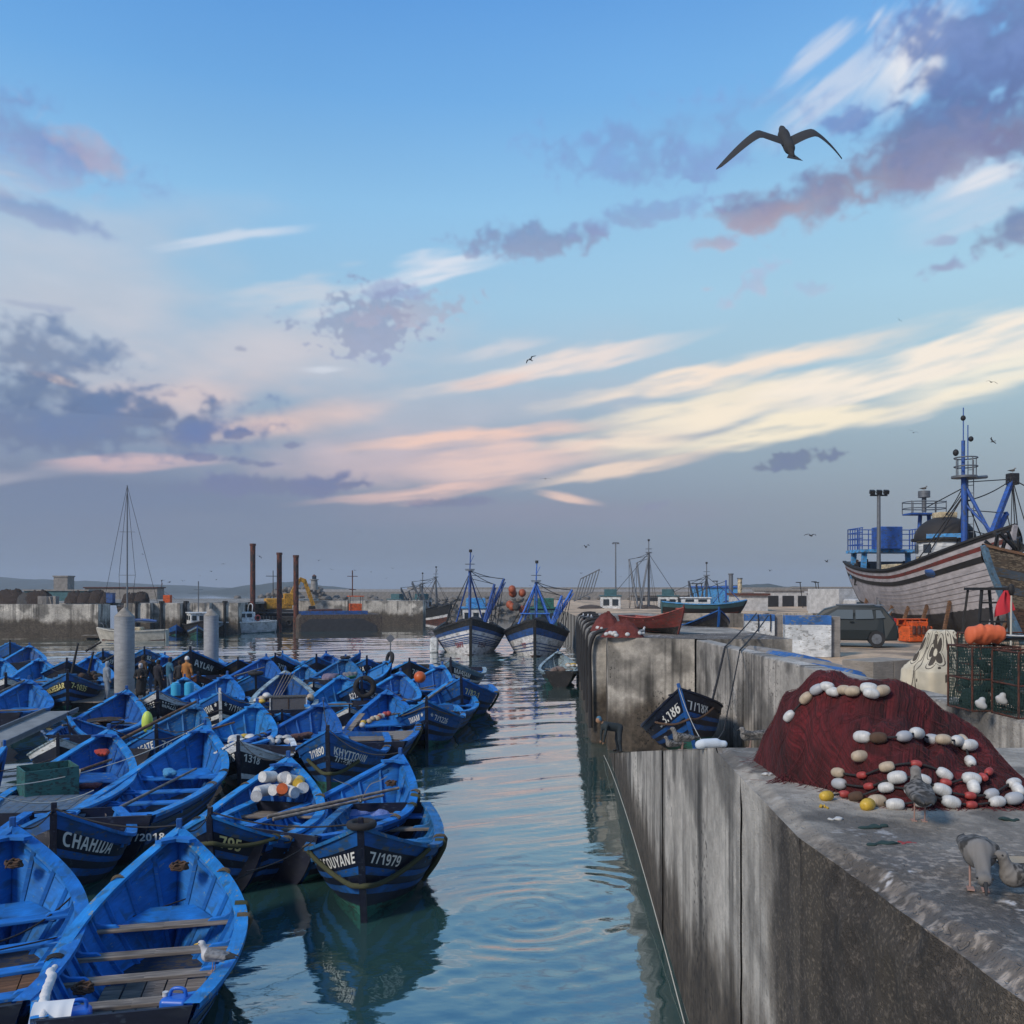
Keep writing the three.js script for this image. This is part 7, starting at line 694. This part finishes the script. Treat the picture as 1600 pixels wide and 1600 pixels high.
  netBundle('purple grey net heaped in the green basket boat', inBoat('a19', -0.3, 0.7, 0.2), turnOf('a19'), 0.8, 0.5, 0.5, [0.2, 0.16, 0.22], 12); netBundle('pale rope heap in the green basket boat', inBoat('a19', -0.5, 0.6, -0.9), turnOf('a19'), 0.5, 0.4, 0.3, [0.3, 0.3, 0.22], 13); { const p = inBoat('a19', 0.5, 0.75, 0.1), t = thing('green_basket', 'round green basket in the purple net boat', 'basket', p); part('basket', new THREE.CylinderGeometry(0.45, 0.34, 0.34, 20, 1, true), std([0.02, 0.14, 0.07], 0.8), t); part('rim', new THREE.TorusGeometry(0.45, 0.03, 6, 20).rotateX(1.57).translate(0, 0.17, 0), std([0.03, 0.2, 0.1], 0.8), t); }
  { const p = inBoat('a7', -0.1, 0.78, 0.5), t = thing('hoop_net', 'dark red brown hoop net lying in a blue boat', 'hoop net', p, 0.4); part('hoop', new THREE.TorusGeometry(0.62, 0.03, 6, 30).rotateX(1.35), M.brownf, t); part('net', grid(20, 8, (u, v) => { const a = u * 6.283, q = 0.6 * (1 - v); return [Math.cos(a) * q, -0.25 * v * v + 0.1 + 0.03 * vn(u * 30, v * 9), Math.sin(a) * q]; }), M.netbrown, t); } spar('pale pole lying in the hoop net boat', inBoat('a7', -0.9, 0.95, -1.2), inBoat('a7', 0, 0.9, 0.3), 0.04);
  spar('long pole with rope lashing across the white tipped boat', inBoat('a8', -0.5, 0.95, -2.6), inBoat('a8', 0.05, 1.75, 2.7), 0.06, M.woodb, 'pole'); spar('pale oar in the boat beside the small white chevron prow', inBoat('a20', -0.6, 0.9, -1), inBoat('a20', 0.2, 1.2, 1.6), 0.05); spar('long pale oar along the gunwale of the boat by the cream lettered prow', inBoat('a23', -1.05, 0.95, -2.4), inBoat('a23', -0.1, 1.65, 2.7), 0.06); spar('long oar along the gunwale of the outermost channel boat', inBoat('a16', -1.0, 0.95, -1.6), inBoat('a16', -0.05, 1.55, 2.6), 0.06);
  for (const x of [-0.25, 0.3]) { const t = thing('water_drum', 'light blue plastic water drum in the small boat', 'drum', inBoat('a27', x, 0.7, 1.2), 0, 'light blue water drums'); part('body', cyl(0.2, 0.7, 0, 0.35, 0, 0.2, 16), M.jerry, t); part('lid', cyl(0.15, 0.06, 0, 0.73, 0), M.jerry, t); }
  // a6: plank deck and green metal box
  { for (let i = 0; i < 9; i++) solo('deck_plank', box(0.21, 0.04, 1.9, 0, 0, 0), M.deckb, 'blue grey deck plank in the stern of the green box boat', 'plank', 'stern deck planks of the green box boat').applyMatrix4(new THREE.Matrix4().makeTranslation(-0.88 + i * 0.22, 0.8 - 0.004 * (i % 2), -2.0).premultiply(boats.a6.matrixWorld)); const p = inBoat('a6', -0.35, 0.72, -0.55), t = thing('metal_box', 'open green metal box standing on the plank deck', 'box', p, turnOf('a6') + 0.5); for (const s of [-1, 1]) { part('side', box(0.03, 0.66, 0.95, s * 0.55, 0.33, 0), M.boxgreen, t); part('side', box(1.1, 0.66, 0.03, 0, 0.33, s * 0.47), M.boxgreen, t); } part('bottom', box(1.08, 0.03, 0.92, 0, 0.02, 0), M.boxgreen, t); spar('pole with pale cork grip lying over the green box boat', inBoat('a6', -0.3, 0.95, 0.2), inBoat('a6', 0.4, 1.1, 1.6), 0.05, M.woodb, 'pole'); const c = solo('cork_float', cyl(0.11, 0.34, 0, 0, 0, 0.1), M.plasticc, 'pale cork float on the pole of the green box boat', 'float'); c.position.copy(inBoat('a6', -0.15, 1.0, 0.45)); c.rotation.set(0, 0.6, 1.4); netBundle('small red net scrap in the bow of the green box boat', inBoat('a6', 0.15, 1.2, 1.9), 0.4, 0.15, 0.2, 0.14, [0.45, 0.06, 0.04], 15); }
  clump('rope_heap', 'brown rope and net heap in the boat with standing poles', 'rope', inBoat('a26', 0, 0.7, -0.2), 12, 0.8, 0.2, [M.brownf, M.netbrown, M.rope], 16, 'bag'); for (const [a, b] of [[[112, 1052], [122, 1005]], [[134, 1017], [158, 1003]], [[138, 1052], [146, 1018]], [[160, 1035], [196, 1014]]]) spar('dark pole sticking up from the rope heap boat', D(a[0], a[1], 46), D(b[0], b[1], 46), 0.07, M.dark, 'pole', 'dark poles over the rope heap boat');
  // odd gear in the other boats
  { const r = rng(63), cols = [[0.1, 0.07, 0.05], [0.14, 0.14, 0.12], [0.05, 0.08, 0.06], [0.16, 0.06, 0.05], [0.2, 0.19, 0.17]], nm = ['brown', 'grey', 'dark green', 'dull red', 'pale']; for (const id of ['a10', 'a15', 'a17', 'a20', 'a22', 'a23', 'a24', 'a25', 'a28', 'a30', 'a31', 'a32', 'a33', 'a2', 'a3', 'a8', 'p1', 'p2', 'p4', 'p5', 'p7', 'p8', 'p10', 'p11', 'p13', 'p14', 'p17', 'p26']) { const k = Math.floor(r() * 5), z = -1.6 + r() * 2.2, near = id === 'a3' || id === 'a2' || id === 'p1'; if (r() > 0.25) netBundle(`${nm[k]} net bundle lying in the bottom of a fleet boat`, inBoat(id, (r() - 0.5) * 0.7, 0.12 + 0.25 * r(), near ? -1.0 : z), turnOf(id) + r(), 0.4 + 0.3 * r(), 0.3, 0.26 + 0.12 * r(), cols[k], Math.floor(r() * 999), `${nm[k]} net bundles in fleet boats`); if (r() > 0.45) spar('grey oar resting on the seats of a fleet boat', inBoat(id, -0.5 + r() * 0.3, 0.72, -2.2), inBoat(id, 0.2 + r() * 0.4, 0.85, 1.2), 0.04, M.woodg, 'oar', 'oars in fleet boats'); if (r() > 0.6) { const m = [M.plasticw, M.plastico, M.jerry, M.plasticy][Math.floor(r() * 4)], t = thing('bucket', 'plastic bucket standing in a fleet boat', 'bucket', inBoat(id, 0.4, 0.1, z - 0.6), 0, 'buckets in fleet boats'); part('pail', new THREE.CylinderGeometry(0.17, 0.13, 0.32, 16, 1, true).translate(0, 0.16, 0), m, t); part('bottom', cyl(0.13, 0.02, 0, 0.01, 0), m, t); part('handle', new THREE.TorusGeometry(0.17, 0.008, 5, 16, 3.14).translate(0, 0.32, 0), M.steel, t); } } netBundle('light blue bag slumped against the bow bench of the long blue boat', inBoat('a3', -0.3, 0.75, 1.1), 0.4, 0.35, 0.16, 0.2, [0.08, 0.3, 0.55], 71); netBundle('dark red folded cloth on a seat of the green box boat', inBoat('a6', 0.3, 0.72, 0.2), turnOf('a6') + 1.5, 0.45, 0.1, 0.1, [0.16, 0.05, 0.06], 72); }
  // gangway
  { const a = G(-30, 1172, 0.9), b = G(96, 1117, 0.95), t = thing('gangway', 'long grey aluminium gangway lying across the boats to the pontoon', 'gangway', [0, 0, 0]); part('deck', beam([a.x, 0.95, a.z], [b.x, 1.05, b.z], 1.1, 0.08), M.gang, t); const n = new THREE.Vector3(b.x - a.x, 0, b.z - a.z).normalize(); for (const s of [-1, 1]) part('side_rail', beam([a.x - n.z * s * 0.56, 1.05, a.z + n.x * s * 0.56], [b.x - n.z * s * 0.56, 1.15, b.z + n.x * s * 0.56], 0.06, 0.12), M.steel, t); }
  // tyres and rope fenders on prows
  const tyre = (id, x, y, z, R, lab, rx = 1.57) => { const o = solo('tyre_fender', new THREE.TorusGeometry(R, R * 0.32, 8, 22).rotateX(rx), M.rubber, lab, 'tyre', 'tyre fenders on prows'); o.position.copy(inBoat(id, x, y, z)); o.rotation.y = turnOf(id); };
  tyre('p1', 0, 1.68, 2.86, 0.19, 'black tyre ring round the stem head of the garland prow'); tyre('p18', 0, 1.66, 2.9, 0.28, 'black tyre ring round a plain blue stem head'); tyre('a19', 0, 1.66, 2.9, 0.22, 'black tyre ring on the bow of the purple net boat'); tyre('a18', 0, 1.7, 2.85, 0.3, 'black tyre behind the diamond marker', 0.2); tyre('p17', 0.1, 1.4, 2.9, 0.36, 'black tyre hung on a prow beside the green basket boat', 0.1);
  // rope garlands on prows
  const garland = (id, y0, low, lab, m = M.ropeg, r = 0.045, t0 = 0.5) => { const pts = []; for (let i = -8; i <= 8; i++) { const k = Math.abs(i) / 8, t = lerp(1, t0, k), v = lerp(low, y0, k * k), q = BH.pt(t, v, i < 0 ? -1 : 1, 0.06); const p = inBoat(id, q[0], q[1], q[2] + 0.03); pts.push([p.x, p.y, p.z]); } solo('rope_garland', tube(pts, r, 60, 7), m, lab, 'rope', 'rope fenders on prows'); };
  garland('p1', 0.97, 0.5, 'thick mossy rope looped under the stem of the two line name prow'); garland('p4', 0.72, 0.42, 'mossy green rope looped low on the striped prow', M.ropeg, 0.05, 0.66); garland('p7', 0.86, 0.78, 'thin dark rope across the white banded prow', M.ropeb, 0.02, 0.6); garland('p8', 0.7, 0.66, 'thin dark rope across the star prow', M.ropeb, 0.02, 0.7); garland('p2', 0.98, 0.74, 'dark mossy rope over the yellow numbered prow', M.ropeg, 0.04, 0.6); garland('p11', 0.95, 0.9, 'thin rope along the star lettered prow', M.rope, 0.02, 0.6);
  for (const [id, t, n] of [['p1', 0.12, 2], ['a14', -0.05, 3], ['p14', 0.1, 2], ['a5', 0.5, 1], ['a1', 0.34, 2], ['a16', 0.2, 1]]) for (let i = 0; i < n; i++) { const tt = t - i * 0.14, a = BH.pt(tt, 1.02, 1, 0.02), b = BH.pt(tt, 0.7, 1, 0.09), c = BH.pt(tt - 0.03, 0.36, 1, 0.07); solo('hanging_rope', tube([inBoat(id, a[0] - 0.12, a[1], a[2]), inBoat(id, a[0] + 0.04, a[1] - 0.02, a[2]), inBoat(id, ...b), inBoat(id, ...c)], 0.05, 20, 7), i % 2 ? M.rope : M.ropeg, 'thick rope fender hanging over a boat gunwale', 'rope', 'rope fenders over gunwales'); }
  // lashings round the gunwales
  { const r = rng(41); for (const q of boats) { if (!q.name || q.t.position.z < -36) continue; for (let i = 0; i < 3; i++) { const t = -0.3 + r() * 1.1, s = r() > 0.5 ? 1 : -1, a = BH.pt(t, 1, s), pts = []; for (let k = 0; k <= 14; k++) { const w = k * 1.3; pts.push(q.t.localToWorld(new THREE.Vector3(a[0] - s * 0.03 + s * 0.1 * Math.cos(w), a[1] + 0.015 + 0.055 * Math.sin(w), a[2] + k * 0.012))); } solo('rope_lashing', tube(pts, 0.009 + 0.006 * r(), 40, 5), [M.rope, M.ropeb, M.rope, M.brownf, M.ropeg][Math.floor(r() * 5)], 'rope lashing wound round a boat gunwale', 'rope', 'rope lashings on gunwales'); } } }
  // mooring lines between boats
  const line = (a, b, d, r = 0.014, m = M.ropeb, lab = 'thin mooring line slung between two boats', grp = 'mooring lines between boats') => solo('mooring_line', tube(sag(a, b, d, 9), r, 26, 4), m, lab, 'rope', grp), head = (id) => inBoat(id, 0, 1.72, 2.95);
  for (const [a, b, d] of [['a1', 'p3', 0.15], ['p3', 'a2', 0.2], ['p2', 'a1', 0.2], ['p1', 'p2', 0.15], ['a3', 'p6', 0.2], ['p5', 'a4', 0.3], ['p4', 'a13', 0.2], ['a6', 'a3', 0.4], ['p7', 'a8', 0.2], ['p8', 'a9', 0.2], ['p11', 'a14', 0.2], ['a5', 'p4', 0.3], ['p10', 'a22', 0.3], ['a12', 'p17', 0.2], ['p33', 'a7', 0.2]]) line(head(a), head(b), d);
  line(D(0, 1471, 12.5), D(118, 1395, 13.6), 0.1, 0.016); line(D(0, 1484, 12), D(400, 1360, 14.8), 0.12, 0.012); line(D(-20, 1573, 11), D(95, 1579, 11), 0.02, 0.012); line(D(0, 1230, 19), head('a3'), 0.3, 0.012, M.ropew); line(D(0, 1245, 18), inBoat('a3', -1.1, 0.95, -1), 0.2, 0.012, M.ropew); line(D(0, 1205, 21), D(200, 1120, 29), 0.3, 0.014, M.brownf); line(inBoat('p1', -0.9, 1.1, 1.3), D(385, 1362, 14), 0.08, 0.012);
  // boat hauled on the slip with its slings
  const sb = boat('fishing_boat', 'blue and navy boat darkened for the slip shade, tilted on the slipway and held by rope slings', 'boat', [1066, 1082], [1100, 1075], { id: 'slip', s: 0.86, scheme: 'dim', inner: 'navy', cap: 'navy', left: 'S.3.186', right: '7/188', size: 0.3, min: 4.6, max: 4.6, full: true, group: null }); sb.position.set((1085 - 800) * 23 / F, topY(-23.4) + 0.2, -23.8); sb.rotation.set(-0.12, -0.12, 0.26, 'YXZ'); sb.updateMatrixWorld(true); garland('slip', 0.85, 0.55, 'worn brown rope round the prow on the slipway', M.brownf, 0.03, 0.6);  // hull colours darkened to stand for shade from the slip walls
  line(D(1182, 958, 38), D(1133, 1010.5, 25.1), 0.05, 0.03, M.ropeb, 'black sling rope running from the yard over the wall to the tilted boat', 'sling ropes on the slipway'); line(D(1133, 1010.5, 25.1), inBoat('slip', 0.9, 1.1, 0.9), 0.02, 0.03, M.ropeb, 'black sling rope running from the yard over the wall to the tilted boat', 'sling ropes on the slipway'); line(D(1200, 962, 38), D(1156, 1016, 23.6), 0.05, 0.03, M.ropeb, 'black sling rope running from the yard over the wall to the tilted boat', 'sling ropes on the slipway'); line(D(1156, 1016, 23.6), D(1131, 1141, 20), 0.02, 0.016, M.ropeb, 'black sling rope running from the yard over the wall to the tilted boat', 'sling ropes on the slipway'); line(inBoat('slip', 0, 1.7, 2.9), D(1100, 1164, 13), 0.1, 0.007, M.ropew, 'pale line from the tilted prow down to the slipway crest'); line(D(1131, 1141, 20), D(1116, 1160, 14), 0.02, 0.014, M.ropeb, 'short line from the sling to the slipway crest');
  solo('cloth_bundle', nets(blend([[[-0.14, 0, 0], [0.14, 0.01, 0], 0.05, 0.04], [[-0.1, 0.02, 0.02], [0.05, 0.03, 0], 0.05, 0.045]], 0.03), [-0.25, -0.08, -0.12], [0.25, 0.12, 0.12], 0.015).translate((1112 - 800) * 10.2 / F, topY(-10.2) + 0.04, -10.2), std([0.5, 0.56, 0.62], 0.8), 'white and blue cloth bundle lying on the slipway crest', 'bundle');
  line(G(1076, 1600, 0.02).add(new THREE.Vector3(-0.05, 0, 0)), G(946, 1180, 0.1).add(new THREE.Vector3(-0.05, 0, 0)), -0.35, 0.009, M.ropew, 'pale rope hanging along the foot of the near quay wall', null);
  // green boat at the quay fenders
  const gb = boat('fishing_boat', 'small grey and green boat with pale nets moored under the quay fenders', 'boat', [872, 1018], [876, 1060], { id: 'gb', s: 0.95, scheme: 'teal', inner: 'pale', cap: 'pale', group: null, min: 5, max: 6, full: true }); netBundle('brown net pile in the green boat by the quay', inBoat('gb', 0.1, 0.7, -1.2), turnOf('gb'), 0.7, 0.6, 0.5, [0.2, 0.15, 0.13], 17); clump('float_heap', 'yellow and white floats along the side of the green boat', 'floats', inBoat('gb', -0.75, 0.9, -0.2), 10, 0.4, 0.14, [M.plasticy, M.plasticc, M.plasticw], 18);
  // red nets on the far quay
  const redHeap = (px, z, w, d, h, seed, lab) => { const x0 = (px - 800) * z / F, t = thing('red_net', lab, 'fishing net', [x0, Q, -z], 0, 'red nets on the far quay'); part('net', grid(36, 16, (u, v) => { const a = u * 6.283, k = 1 - v * v, n = 0.75 + 0.5 * fbm(Math.cos(a) * 2 + seed, Math.sin(a) * 2 + v * 2, 4); return [Math.cos(a) * w * (1 - v) * n, h * (1 - Math.pow(1 - v, 2)) * (0.8 + 0.4 * fbm(a + seed, v * 6, 3)), Math.sin(a) * d * (1 - v) * n]; }, (u, v) => [u * 4, v * 2]), M.netred2, t); const r = rng(seed); for (let i = 0; i < 9; i++) { const a = r() * 3.14; part('float', ball(0.09, 0.07, 0.07, Math.cos(a) * w * 0.85, 0.08 + 0.1 * r(), Math.sin(a) * d * 0.85), M.plasticw, t); } }; redHeap(975, 30.6, 0.75, 0.45, 0.55, 5, 'red net heap with white floats at the corner of the far quay'); redHeap(948, 35, 0.7, 0.6, 0.7, 9, 'taller red net heap behind the quay corner');
}
shadow(scene);
renderer.render(scene, camera);
